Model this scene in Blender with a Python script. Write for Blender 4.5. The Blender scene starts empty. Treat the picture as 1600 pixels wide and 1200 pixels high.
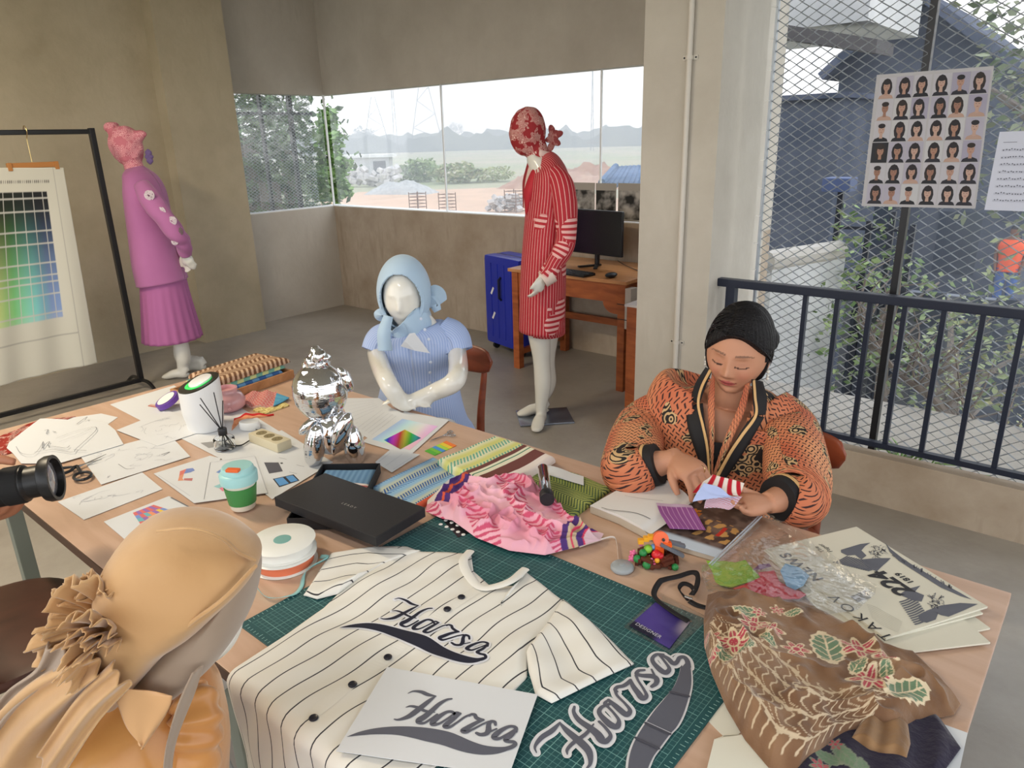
import bpy, bmesh, math, random
import numpy as np
from mathutils import Vector, Matrix, noise as mnoise
random.seed(7); RNG = np.random.default_rng(7)
SC = bpy.context.scene; COL = SC.collection
# ------------------------------------------------------------------ camera
FPX = 1138.41
YAW, PITCH, ROLL = math.radians(40.594), math.radians(18.636), math.radians(-1.613)
CAM = np.array([0.0, 0.0, 1.65])
def _rot():
    sy, cy, sp, cp = math.sin(YAW), math.cos(YAW), math.sin(PITCH), math.cos(PITCH)
    f = np.array([-sy*cp, cy*cp, -sp]); r = np.array([cy, sy, 0.0]); u = np.cross(r, f)
    cr, sr = math.cos(ROLL), math.sin(ROLL)
    return np.array([cr*r+sr*u, -sr*r+cr*u, -f])
RW = _rot()
cam_d = bpy.data.cameras.new('camera'); cam_d.sensor_width = 36.0; cam_d.lens = 36.0*FPX/1600.0
cam_d.clip_start = 0.02; cam_d.clip_end = 3000
cam = bpy.data.objects.new('camera', cam_d); COL.objects.link(cam)
M = Matrix([list(RW[0])+[0], list(RW[1])+[0], list(RW[2])+[0], [0, 0, 0, 1]]).transposed()
M.translation = Vector(CAM); cam.matrix_world = M
SC.camera = cam
# ------------------------------------------------------------------ light and exposure
SC.view_settings.view_transform = 'Standard'; SC.view_settings.look = 'None'
SC.view_settings.exposure = 0.38; SC.view_settings.gamma = 1.0; SC.view_settings.use_curve_mapping = False
SC.cycles.use_denoising = True
SC.cycles.max_bounces = 8; SC.cycles.diffuse_bounces = 4; SC.cycles.transparent_max_bounces = 24
SC.cycles.volume_bounces = 0; SC.cycles.volume_step_rate = 8; SC.cycles.caustics_reflective = False; SC.cycles.caustics_refractive = False
SC.cycles.sample_clamp_indirect = 6.0
W = bpy.data.worlds.new('overcast_sky'); SC.world = W; W.use_nodes = True
wn = W.node_tree.nodes; wl = W.node_tree.links; wn.clear()
wo = wn.new('ShaderNodeOutputWorld'); wb = wn.new('ShaderNodeBackground')
tc = wn.new('ShaderNodeTexCoord'); sp = wn.new('ShaderNodeSeparateXYZ'); cr = wn.new('ShaderNodeValToRGB')
wl.new(tc.outputs['Generated'], sp.inputs[0]); wl.new(sp.outputs['Z'], cr.inputs[0])
cr.color_ramp.elements[0].position = 0.0; cr.color_ramp.elements[0].color = (1.0, 1.0, 1.0, 1)
cr.color_ramp.elements[1].position = 0.6; cr.color_ramp.elements[1].color = (0.60, 0.67, 0.76, 1)
wl.new(cr.outputs[0], wb.inputs['Color']); wb.inputs['Strength'].default_value = 2.2
wl.new(wb.outputs[0], wo.inputs['Surface'])
def area_light(name, loc, size, power, color, rot=(0, 0, 0)):
    d = bpy.data.lights.new(name, 'AREA'); d.shape = 'RECTANGLE'; d.size, d.size_y = size; d.energy = power; d.color = color
    o = bpy.data.objects.new(name, d); COL.objects.link(o); o.location = loc; o.rotation_euler = rot
    return o
# unseen area lights added under the ceiling to brighten the room, warmer at left
area_light('ceiling_fill_light', (-0.4, -0.9, 3.10), (1.2, 0.16), 26, (1.0, 0.95, 0.90))
area_light('ceiling_fill_light', (-3.6, 0.2, 3.10), (1.2, 0.16), 60, (1.0, 0.84, 0.60))
sun = bpy.data.lights.new('hazy_sun', 'SUN'); sun.energy = 0.7; sun.angle = 0.5; sun.color = (1, 0.96, 0.9)
so = bpy.data.objects.new('hazy_sun', sun); COL.objects.link(so); so.rotation_euler = (math.radians(38), 0, math.radians(150))
# ------------------------------------------------------------------ helpers
def ray(px, py):
    return RW.T @ np.array([(px-800)/FPX, -(py-600)/FPX, -1.0])
def az(px, py, z):      # world point where the line of sight meets the horizontal plane z
    d = ray(px, py); t = (z-CAM[2])/d[2]; return CAM+t*d
def ax(px, py, x):
    d = ray(px, py); return CAM+(x-CAM[0])/d[0]*d
def ay(px, py, y):
    d = ray(px, py); return CAM+(y-CAM[1])/d[1]*d
def ad(px, py, dist):
    d = ray(px, py); return CAM+d/np.linalg.norm(d)*dist
TZ = 0.75
def tp(px, py, z=0.751):
    return az(px, py, z)[:2]
def sm(a, b, x):
    t = np.clip((x-a)/(b-a), 0, 1); return t*t*(3-2*t)
def srgb(r, g=None, b=None):
    if g is None: r, g, b = r
    return tuple((c/255/12.92 if c/255 <= 0.04045 else ((c/255+0.055)/1.055)**2.4) for c in (r, g, b))
MATS = {}
def mat(name, col=(0.8, 0.8, 0.8), rough=0.6, metal=0.0, attr=False, noise=None, bump=None, trans=0.0, alpha=1.0, spec=0.5,
        emit=None, coat=0.0, sheen=0.0, sss=0.0, ior=1.45):
    """noise=(scale, colour2, contrast lo, hi); bump=(scale, strength)"""
    if name in MATS: return MATS[name]
    m = bpy.data.materials.new(name); m.use_nodes = True; nt = m.node_tree; b = nt.nodes['Principled BSDF']
    b.inputs['Roughness'].default_value = rough; b.inputs['Metallic'].default_value = metal
    b.inputs['Base Color'].default_value = (*col, 1); b.inputs['IOR'].default_value = ior
    b.inputs['Transmission Weight'].default_value = trans; b.inputs['Alpha'].default_value = alpha
    b.inputs['Specular IOR Level'].default_value = spec
    b.inputs['Coat Weight'].default_value = coat; b.inputs['Sheen Weight'].default_value = sheen
    if sss: b.inputs['Subsurface Weight'].default_value = sss; b.inputs['Subsurface Radius'].default_value = (0.01, 0.004, 0.002)
    src = None
    if attr:
        a = nt.nodes.new('ShaderNodeAttribute'); a.attribute_name = 'col'; src = a.outputs['Color']
    t = nt.nodes.new('ShaderNodeTexCoord')
    if noise:
        n = nt.nodes.new('ShaderNodeTexNoise'); n.inputs['Scale'].default_value = noise[0]; n.inputs['Detail'].default_value = 6
        nt.links.new(t.outputs['Object'], n.inputs['Vector'])
        r = nt.nodes.new('ShaderNodeMapRange'); r.inputs[1].default_value = noise[2]; r.inputs[2].default_value = noise[3]
        nt.links.new(n.outputs[0], r.inputs[0])
        mx = nt.nodes.new('ShaderNodeMix'); mx.data_type = 'RGBA'; nt.links.new(r.outputs[0], mx.inputs['Factor'])
        mx.inputs['A'].default_value = (*col, 1); mx.inputs['B'].default_value = (*noise[1], 1)
        if src: nt.links.new(src, mx.inputs['A'])
        src = mx.outputs['Result']
    if src: nt.links.new(src, b.inputs['Base Color'])
    if bump:
        n2 = nt.nodes.new('ShaderNodeTexNoise'); n2.inputs['Scale'].default_value = bump[0]; n2.inputs['Detail'].default_value = 4
        nt.links.new(t.outputs['Object'], n2.inputs['Vector'])
        bp = nt.nodes.new('ShaderNodeBump'); bp.inputs['Strength'].default_value = bump[1]; bp.inputs['Distance'].default_value = 0.01
        nt.links.new(n2.outputs[0], bp.inputs['Height']); nt.links.new(bp.outputs[0], b.inputs['Normal'])
    if emit: b.inputs['Emission Color'].default_value = (*emit[:3], 1); b.inputs['Emission Strength'].default_value = emit[3]
    MATS[name] = m; return m
def tag(o, label=None, cat=None, group=None, kind=None):
    if label: o['label'] = label
    if cat: o['category'] = cat
    if group: o['group'] = group
    if kind: o['kind'] = kind
    return o
def thing(name, loc, label, cat, group=None):
    o = bpy.data.objects.new(name, None); COL.objects.link(o); o.location = loc; o.empty_display_size = 0.05
    return tag(o, label, cat, group)
def _wl(o):
    v = Vector((0, 0, 0)); p = o
    while p is not None:
        v += Vector(p.location); p = p.parent
    return v
def mk(name, V, Fc, m, parent=None, smooth=False, cols=None, autoang=None, uvs=None):
    """one mesh object; V in world coordinates, kept there when it gets a parent"""
    V = np.asarray(V, float).reshape(-1, 3); me = bpy.data.meshes.new(name)
    org = np.array(_wl(parent)) if parent is not None else np.array([V[:, 0].mean(), V[:, 1].mean(), V[:, 2].min()])
    me.from_pydata((V-org).tolist(), [], [tuple(int(i) for i in f) for f in Fc]); me.update()
    if cols is not None:
        a = me.color_attributes.new('col', 'FLOAT_COLOR', 'POINT')
        c = np.ones((len(V), 4)); c[:, :3] = np.asarray(cols)[:, :3]; a.data.foreach_set('color', c.ravel())
    if uvs is not None:
        uvs = np.asarray(uvs, float); ul = me.uv_layers.new(name='UVMap')
        li = np.zeros(len(me.loops), dtype=np.int32); me.loops.foreach_get('vertex_index', li)
        ul.data.foreach_set('uv', uvs[li].ravel())
    o = bpy.data.objects.new(name, me); COL.objects.link(o)
    if parent is not None: o.parent = parent
    else: o.location = org
    mats = m if isinstance(m, (list, tuple)) else [m]
    for mm in mats: me.materials.append(mm)
    if smooth:
        if autoang:
            bm = bmesh.new(); bm.from_mesh(me); bmesh.ops.recalc_face_normals(bm, faces=bm.faces)
            for f in bm.faces: f.smooth = True
            ca = math.radians(autoang)
            for e in bm.edges:
                if len(e.link_faces) == 2 and e.calc_face_angle(0) > ca: e.smooth = False
            bm.to_mesh(me); bm.free()
        else: me.polygons.foreach_set('use_smooth', [True]*len(me.polygons))
    return o
class MB:
    """collects shapes of ONE part"""
    def __init__(s): s.V = []; s.F = []; s.C = []; s.n = 0
    def add(s, V, F, col=None):
        V = np.asarray(V, float).reshape(-1, 3); s.F += [[i+s.n for i in f] for f in F]; s.V.append(V); s.n += len(V)
        s.C.append(np.tile(col if col is not None else (0.8, 0.8, 0.8), (len(V), 1)) if np.ndim(col) < 2 else np.asarray(col)); return s
    def box(s, x0, x1, y0, y1, z0, z1, col=None, bev=0.0):
        if bev > 0:
            bm = bmesh.new(); bmesh.ops.create_cube(bm, size=1)
            for v in bm.verts: v.co = Vector((x0+(v.co.x+.5)*(x1-x0), y0+(v.co.y+.5)*(y1-y0), z0+(v.co.z+.5)*(z1-z0)))
            bmesh.ops.bevel(bm, geom=bm.edges, offset=bev, segments=2, affect='EDGES', profile=0.7)
            bm.verts.ensure_lookup_table(); V = [v.co[:] for v in bm.verts]; F = [[v.index for v in f.verts] for f in bm.faces]; bm.free()
            return s.add(V, F, col)
        V = [(x, y, z) for x in (x0, x1) for y in (y0, y1) for z in (z0, z1)]
        return s.add(V, [(0, 1, 3, 2), (4, 6, 7, 5), (0, 4, 5, 1), (2, 3, 7, 6), (0, 2, 6, 4), (1, 5, 7, 3)], col)
    def obox(s, c, a, b, h, ra, rb, rh, col=None, bev=0.0):
        """box at centre c with half sizes ra, rb, rh along axes a, b, h"""
        c, a, b, h = [np.asarray(q, float) for q in (c, a, b, h)]; k = MB(); k.box(-ra, ra, -rb, rb, -rh, rh, None, bev)
        V = np.concatenate(k.V); V = c+V[:, :1]*a+V[:, 1:2]*b+V[:, 2:]*h
        return s.add(V, k.F, col)
    def tube(s, pts, r, n=8, col=None, cap=True, ref=None, ecc=1.0):
        V, F = tubegeo(pts, r, n, cap, ref, ecc); return s.add(V, F, col)
    def lathe(s, c, prof, n=32, ax=(0, 0, 1), col=None):
        V, F = lathegeo(c, prof, n, ax); return s.add(V, F, col)
    def ball(s, c, r, n=12, col=None, sc=(1, 1, 1)):
        prof = [(r*math.sin(t), -r*math.cos(t)) for t in np.linspace(0.0001, math.pi-0.0001, n)]
        V, F = lathegeo((0, 0, 0), prof, n*2); V = V*np.array(sc)+np.asarray(c); return s.add(V, F, col)
    def prism(s, pts, z0, z1, col=None):
        n = len(pts); V = [(p[0], p[1], z0) for p in pts]+[(p[0], p[1], z1) for p in pts]
        F = [list(range(n))[::-1], list(range(n, 2*n))]+[[i, (i+1) % n, n+(i+1) % n, n+i] for i in range(n)]
        return s.add(V, F, col)
    def build(s, name, m, parent=None, smooth=False, ang=None, cols=False):
        return mk(name, np.concatenate(s.V), s.F, m, parent, smooth or bool(ang), np.concatenate(s.C) if cols else None, ang)
def unit(v): v = np.asarray(v, float); return v/max(np.linalg.norm(v), 1e-12)
def catmull(P, k):
    P = np.asarray(P, float); n = len(P)
    if n < 3: return np.array([P[0]+(P[-1]-P[0])*t for t in np.linspace(0, 1, k)])
    Q = np.vstack([2*P[0]-P[1], P, 2*P[-1]-P[-2]]); out = []
    for t in np.linspace(0, n-1, k):
        i = min(int(t), n-2); f = t-i; a, b, c, d = Q[i:i+4]
        out.append(0.5*((2*b)+(-a+c)*f+(2*a-5*b+4*c-d)*f*f+(-a+3*b-3*c+d)*f**3))
    return np.array(out)
def tubegeo(pts, r, n=8, cap=True, ref=None, ecc=1.0):
    P = np.asarray(pts, float); k = len(P); r = np.broadcast_to(np.asarray(r, float), (k,)); ecc = np.broadcast_to(np.asarray(ecc, float), (k,))
    T = np.gradient(P, axis=0); T = np.array([unit(t) for t in T])
    up = np.array(ref if ref is not None else ((0, 0, 1) if abs(T[0][2]) < 0.9 else (1, 0, 0)), float)
    V = []; a = None
    for i in range(k):
        if a is None or ref is not None: a = unit(up-T[i]*(up@T[i]))
        else: a = unit(a-T[i]*(a@T[i]))
        b = np.cross(T[i], a)
        for j in range(n):
            th = 2*math.pi*j/n; V.append(P[i]+r[i]*(math.cos(th)*a+math.sin(th)*ecc[i]*b))
    F = [[i*n+j, i*n+(j+1) % n, (i+1)*n+(j+1) % n, (i+1)*n+j] for i in range(k-1) for j in range(n)]
    if cap: F += [list(range(n))[::-1], [(k-1)*n+j for j in range(n)]]
    return np.array(V), F
def lathegeo(c, prof, n=32, ax=(0, 0, 1)):
    ax = unit(ax); a = unit(np.cross(ax, (0, 1, 0)) if abs(ax[1]) < 0.9 else np.cross(ax, (1, 0, 0))); b = np.cross(ax, a)
    V = [np.asarray(c, float)+r*(math.cos(2*math.pi*j/n)*a+math.sin(2*math.pi*j/n)*b)+h*ax for r, h in prof for j in range(n)]
    k = len(prof); F = [[i*n+j, i*n+(j+1) % n, (i+1)*n+(j+1) % n, (i+1)*n+j] for i in range(k-1) for j in range(n)]
    F += [list(range(n))[::-1], [(k-1)*n+j for j in range(n)]]
    return np.array(V), F
def resample(P, k):
    P = np.asarray(P, float); d = np.r_[0, np.cumsum(np.linalg.norm(np.diff(P, axis=0), axis=1))]
    t = np.linspace(0, d[-1], k); return np.stack([np.interp(t, d, P[:, i]) for i in range(P.shape[1])], 1)
def coons(bot, right, top, left, N, Mv, smooth=False):
    """bot/top run u=0..1, left/right run v=0..1"""
    S = []
    for s_, k in ((bot, N), (right, Mv), (top, N), (left, Mv)):
        s_ = np.asarray(s_, float)
        if smooth and len(s_) > 2: s_ = catmull(s_, 12*len(s_))
        S.append(resample(s_, k))
    b, r, t, l = S; u = np.linspace(0, 1, N)[:, None, None]; v = np.linspace(0, 1, Mv)[None, :, None]
    P = (1-v)*b[:, None]+v*t[:, None]+(1-u)*l[None]+u*r[None]-((1-u)*(1-v)*b[0]+u*(1-v)*b[-1]+(1-u)*v*t[0]+u*v*t[-1])
    return P, u[..., 0]+0*v[..., 0], v[..., 0]+0*u[..., 0]
def fbm(x, y, s, seed=0.0, oct=3):
    out = np.zeros(np.shape(x)); fl = out.ravel(); X = np.ravel(x); Y = np.ravel(y)
    for i in range(len(fl)): fl[i] = mnoise.fractal(Vector((X[i]*s, Y[i]*s, seed)), 0.7, 2.0, oct)
    return fl.reshape(np.shape(x))
def gridfaces(N, Mv, off=0):
    return [[off+i*Mv+j, off+(i+1)*Mv+j, off+(i+1)*Mv+j+1, off+i*Mv+j+1] for i in range(N-1) for j in range(Mv-1)]
def patch(name, sides, m, parent=None, z0=TZ+0.0005, thick=0.002, h=None, col=None, N=60, Mv=60, smooth=True, csmooth=False, rnd=0.0, pix=True):
    """cloth or paper lying on a plane: outline sides (pixels of the photo mapped on the plane, or world xy), height and colour functions"""
    if pix: sides = [[tp(p[0], p[1], z0+thick) for p in s_] for s_ in sides]
    P, U, Vv = coons(*sides, N, Mv, csmooth); X, Y = P[..., 0], P[..., 1]
    H = np.zeros_like(X) if h is None else h(U, Vv, X, Y)
    e = np.minimum(np.minimum(U, 1-U), np.minimum(Vv, 1-Vv))
    if rnd > 0: H = H*sm(0, rnd, e)+thick*np.sqrt(np.clip(1-(1-np.clip(e/rnd, 0, 1))**2, 0, 1))*0.8-thick*0.8*(1)
    Z = z0+thick+H; Z = np.maximum(Z, z0+0.0004)
    top = np.stack([X, Y, Z], -1).reshape(-1, 3)
    loop = [i*Mv for i in range(N)]+[(N-1)*Mv+j for j in range(1, Mv)]+[i*Mv+Mv-1 for i in range(N-2, -1, -1)]+[j for j in range(Mv-2, 0, -1)]
    low = top[loop].copy(); low[:, 2] = z0; n0 = len(top); L = len(loop)
    F = gridfaces(N, Mv)
    F += [[loop[k], n0+k, n0+(k+1) % L, loop[(k+1) % L]] for k in range(L)]+[[n0+k for k in range(L)][::-1]]
    V = np.vstack([top, low]); cols = None
    if col is not None:
        c = np.asarray(col(U, Vv, X, Y)).reshape(-1, 3); cols = np.vstack([c, c[loop]])
    o = mk(name, V, F, m, parent, False, cols)
    me = o.data; bm = bmesh.new(); bm.from_mesh(me); bmesh.ops.recalc_face_normals(bm, faces=bm.faces)
    for f in bm.faces: f.smooth = smooth
    for ed in bm.edges:
        if len(ed.link_faces) == 2 and ed.calc_face_angle(0) > 1.0: ed.smooth = False
    bm.to_mesh(me); bm.free(); return o
def remeshed(name, parts, m, parent=None, vox=0.006, it=3, colf=None, cut=None, smooth=True):
    """joins closed shapes into one continuous surface; parts are (V, F) pairs"""
    V = []; F = []; n = 0
    for v, f in parts:
        v = np.asarray(v); V.append(v); F += [[i+n for i in g] for g in f]; n += len(v)
    me = bpy.data.meshes.new('tmp'); me.from_pydata(np.concatenate(V).tolist(), [], F)
    bm = bmesh.new(); bm.from_mesh(me); bmesh.ops.recalc_face_normals(bm, faces=bm.faces); bm.to_mesh(me); bm.free()
    o = bpy.data.objects.new('tmp', me); COL.objects.link(o)
    md = o.modifiers.new('r', 'REMESH'); md.mode = 'VOXEL'; md.voxel_size = vox
    dg = bpy.context.evaluated_depsgraph_get(); ev = o.evaluated_get(dg); m2 = ev.to_mesh()
    nv = len(m2.vertices); X = np.zeros(nv*3); m2.vertices.foreach_get('co', X); X = X.reshape(-1, 3)
    ne = len(m2.edges); E = np.zeros(ne*2, dtype=np.int64); m2.edges.foreach_get('vertices', E); E = E.reshape(-1, 2)
    Fc = [list(p.vertices) for p in m2.polygons]
    ev.to_mesh_clear(); bpy.data.objects.remove(o); bpy.data.meshes.remove(me)
    deg = np.bincount(E.ravel(), minlength=nv)[:, None]
    for k in range(it):
        S = np.zeros_like(X)
        for a, b in ((0, 1), (1, 0)):
            for d in range(3): S[:, d] += np.bincount(E[:, a], weights=X[E[:, b], d], minlength=nv)
        X = X+0.6*(S/np.maximum(deg, 1)-X)
    if cut is not None:
        cen = np.array([X[f].mean(0) for f in Fc]); keep = ~cut(cen); Fc = [f for f, kk in zip(Fc, keep) if kk]
        used = np.unique(np.concatenate([np.array(f) for f in Fc])); mp = -np.ones(nv, dtype=int); mp[used] = np.arange(len(used))
        X = X[used]; Fc = [[mp[i] for i in f] for f in Fc]
    return mk(name, X, Fc, m, parent, smooth, colf(X) if colf else None)
def limb(pts, rad, k=None, n=20, ref=None, ecc=1.0):
    P = np.asarray(pts, float); R = np.asarray(rad, float); k = k or 8*len(P)
    e = np.broadcast_to(np.asarray(ecc, float), (len(P),))
    Q = catmull(np.column_stack([P, R, e]), k); return tubegeo(Q[:, :3], np.maximum(Q[:, 3], 0.0015), n, True, ref, Q[:, 4])
def ell(c, r, n=20, axes=None):
    """ellipsoid: centre, three radii, optional axes rows"""
    prof = [(math.sin(t), -math.cos(t)) for t in np.linspace(0.001, math.pi-0.001, n)]
    V, F = lathegeo((0, 0, 0), prof, n*2); V = V*np.array(r)
    if axes is not None: V = V@np.asarray(axes, float)
    return V+np.asarray(c, float), F
def add_uv_text(s, size, mtx, m, parent, name='lettering', ext=0.0, font_shear=0.0, spacing=1.0, align='CENTER', bold=0.0):
    cu = bpy.data.curves.new('t', 'FONT'); cu.body = s; cu.size = size; cu.extrude = ext; cu.shear = font_shear; cu.space_character = spacing
    cu.offset = bold; cu.align_x = align; cu.align_y = 'CENTER'; cu.resolution_u = 3
    o = bpy.data.objects.new('t', cu); COL.objects.link(o); dg = bpy.context.evaluated_depsgraph_get()
    me = o.evaluated_get(dg).to_mesh(); V = np.array([v.co[:] for v in me.vertices]); F = [list(p.vertices) for p in me.polygons]
    o.evaluated_get(dg).to_mesh_clear(); bpy.data.objects.remove(o); bpy.data.curves.remove(cu)
    if len(V) == 0: return None
    mtx = np.asarray(mtx, float)   # rows: origin, x axis, y axis, z axis
    return mk(name, mtx[0]+V[:, :1]*mtx[1]+V[:, 1:2]*mtx[2]+V[:, 2:]*mtx[3], F, m, parent)
# ------------------------------------------------------------------ materials of the room
def concrete(name, base, dark, scale=2.0, stain=0.5):
    m = bpy.data.materials.new(name); m.use_nodes = True; nt = m.node_tree; b = nt.nodes['Principled BSDF']; L = nt.links
    t = nt.nodes.new('ShaderNodeTexCoord')
    n1 = nt.nodes.new('ShaderNodeTexNoise'); n1.inputs['Scale'].default_value = scale; n1.inputs['Detail'].default_value = 9; n1.inputs['Roughness'].default_value = 0.62
    mp = nt.nodes.new('ShaderNodeMapping'); mp.inputs['Scale'].default_value = (6, 6, 1.2); L.new(t.outputs['Object'], mp.inputs[0])
    n2 = nt.nodes.new('ShaderNodeTexNoise'); n2.inputs['Scale'].default_value = scale*1.7; n2.inputs['Detail'].default_value = 8
    L.new(t.outputs['Object'], n1.inputs[0]); L.new(mp.outputs[0], n2.inputs[0])
    r1 = nt.nodes.new('ShaderNodeMapRange'); r1.inputs[1].default_value = 0.32; r1.inputs[2].default_value = 0.7; L.new(n1.outputs[0], r1.inputs[0])
    r2 = nt.nodes.new('ShaderNodeMapRange'); r2.inputs[1].default_value = 0.35; r2.inputs[2].default_value = 0.72; r2.inputs[4].default_value = stain; L.new(n2.outputs[0], r2.inputs[0])
    ad_ = nt.nodes.new('ShaderNodeMath'); ad_.operation = 'MAXIMUM'; L.new(r1.outputs[0], ad_.inputs[0]); L.new(r2.outputs[0], ad_.inputs[1])
    mx = nt.nodes.new('ShaderNodeMix'); mx.data_type = 'RGBA'; mx.inputs['A'].default_value = (*base, 1); mx.inputs['B'].default_value = (*dark, 1)
    L.new(ad_.outputs[0], mx.inputs['Factor']); L.new(mx.outputs['Result'], b.inputs['Base Color']); b.inputs['Roughness'].default_value = 0.75
    n3 = nt.nodes.new('ShaderNodeTexNoise'); n3.inputs['Scale'].default_value = 30; n3.inputs['Detail'].default_value = 5; L.new(t.outputs['Object'], n3.inputs[0])
    bp = nt.nodes.new('ShaderNodeBump'); bp.inputs['Strength'].default_value = 0.15; bp.inputs['Distance'].default_value = 0.01
    L.new(n3.outputs[0], bp.inputs['Height']); L.new(bp.outputs[0], b.inputs['Normal']); MATS[name] = m; return m
m_wall = concrete('bare_plaster', (0.53, 0.46, 0.33), (0.40, 0.34, 0.23))
m_wall2 = concrete('grey_plaster', (0.57, 0.53, 0.465), (0.46, 0.42, 0.36))
m_par = concrete('parapet_plaster', (0.52, 0.44, 0.35), (0.33, 0.25, 0.175), 2.0, 0.7)
m_floor = concrete('screed_floor', (0.42, 0.39, 0.345), (0.26, 0.23, 0.195), 1.3, 0.4)
MATS['screed_floor'].node_tree.nodes['Principled BSDF'].inputs['Roughness'].default_value = 0.42
m_ceil = mat('ceiling_paint', (0.6, 0.58, 0.54), 0.8, noise=(3, (0.5, 0.48, 0.44), 0.3, 0.7))
m_white = mat('white_plastic', (0.82, 0.82, 0.8), 0.35)
m_black = mat('black_metal', (0.012, 0.012, 0.015), 0.38)
m_navy = mat('dark_blue_paint', (0.012, 0.017, 0.035), 0.4)
m_trim = mat('white_trim_paint', (0.85, 0.86, 0.86), 0.4)
S = dict(kind='structure')
def sbox(name, *a, m=None): o = MB().box(*a).build(name, m); tag(o, kind='structure'); return o
# ------------------------------------------------------------------ room shell
XL, YB, YK, CH = -6.38, 4.707, 3.36, 3.2
sbox('floor', -6.6, 3.0, -3.2, YB+0.12, -0.15, 0.0, m=m_floor)
sbox('ceiling', -6.6, 3.0, -3.2, YB+0.12, CH, CH+0.15, m=m_ceil)
sbox('wall_left', -6.55, -6.28, -3.2, 3.0, 0.0, CH, m=m_wall)
sbox('trim_1', -6.55, -6.13, 3.0, 3.6, 0.0, CH, m=m_wall)         # the pier between wall and window
sbox('wall_left_parapet', -6.53, XL, 3.6, YB+0.12, 0.0, 1.035, m=m_wall2)
sbox('wall_left_lintel', -6.53, XL, 3.6, YB+0.12, 2.10, CH, m=m_wall2)
sbox('wall_back_parapet', XL, -1.85, YB, YB+0.12, 0.0, 1.035, m=m_par)
sbox('wall_back_lintel', XL, -1.85, YB, YB+0.12, 2.10, CH, m=m_wall2)
sbox('wall_back_return', -1.945, -1.85, 3.8, YB+.12, 0.0, CH, m=m_wall2)
pl = sbox('wall_right_pillar', -1.945, -1.547, 3.3, 3.8, 0.0, CH, m=m_wall2)
sbox('wall_right_kerb', -1.547, 3.0, YK, YK+0.075, 0.0, 0.235, m=m_par)
sbox('wall_right_slab_edge', -1.547, 3.0, YK+0.075, YK+0.30, -0.15, -0.02, m=m_par)
sbox('wall_near', 2.98, 3.1, -3.2, YK, 0.0, 0.5, m=m_wall)
sbox('wall_near_parapet', -6.5, 3.1, -3.3, -3.2, 0.0, 0.5, m=m_wall)
sbox('wall_near_lintel', -6.5, 3.1, -3.3, -3.2, 3.0, CH, m=m_wall)
# white sill edges and joints of the frameless windows
m_glass = mat('window_glass', (1, 1, 1), 0.02, trans=1.0, ior=1.02, spec=0.1)
def pane(name, V):
    o = mk(name, V, [(0, 1, 2, 3)], m_glass); tag(o, kind='structure'); return o
g = bpy.data.materials.new('clear_window'); g.use_nodes = True; nt = g.node_tree; nt.nodes.clear()
out = nt.nodes.new('ShaderNodeOutputMaterial'); tr = nt.nodes.new('ShaderNodeBsdfTransparent'); gl = nt.nodes.new('ShaderNodeBsdfGlossy'); gl.inputs['Roughness'].default_value = 0.03
df = nt.nodes.new('ShaderNodeBsdfTranslucent'); df.inputs[0].default_value = (0.9, 0.95, 1, 1)
mx = nt.nodes.new('ShaderNodeMixShader'); mx.inputs[0].default_value = 0.04; m3 = nt.nodes.new('ShaderNodeMixShader'); m3.inputs[0].default_value = 0.06
nt.links.new(tr.outputs[0], m3.inputs[1]); nt.links.new(df.outputs[0], m3.inputs[2])
nt.links.new(m3.outputs[0], mx.inputs[1]); nt.links.new(gl.outputs[0], mx.inputs[2]); nt.links.new(mx.outputs[0], out.inputs[0])
m_glass = g
W1 = bpy.data.objects.new('window_1', None); COL.objects.link(W1); W1.location = (-4, YB+0.05, 1.035); tag(W1, kind='structure')
xs = [XL+0.004, ay(688, 250, YB)[0], ay(933, 200, YB)[0], -1.95]
for i in range(3): MB().box(xs[i]+0.002, xs[i+1]-0.002, YB+0.05, YB+0.056, 1.04, 2.10).build('pane', m_glass, W1)
for i in (1, 2): MB().box(xs[i]-0.005, xs[i]+0.005, YB+0.045, YB+0.062, 1.04, 2.10).build('glass_joint', m_trim, W1)
MB().box(XL, -1.95, YB+0.0, YB+0.12, 1.035, 1.043).build('sill_cap', m_trim, W1)
W2 = bpy.data.objects.new('window_2', None); COL.objects.link(W2); W2.location = (XL-0.05, 4.1, 1.035); tag(W2, kind='structure')
MB().box(XL-0.056, XL-0.05, 3.6, YB, 1.04, 2.10).build('pane', m_glass, W2)
MB().box(XL-0.12, XL, 3.6, YB+0.12, 1.035, 1.043).build('sill_cap', m_trim, W2)
MB().box(XL-0.012, XL+0.004, YB-0.004, YB+0.012, 1.04, 2.10).build('corner_post', m_trim, W2)
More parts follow.
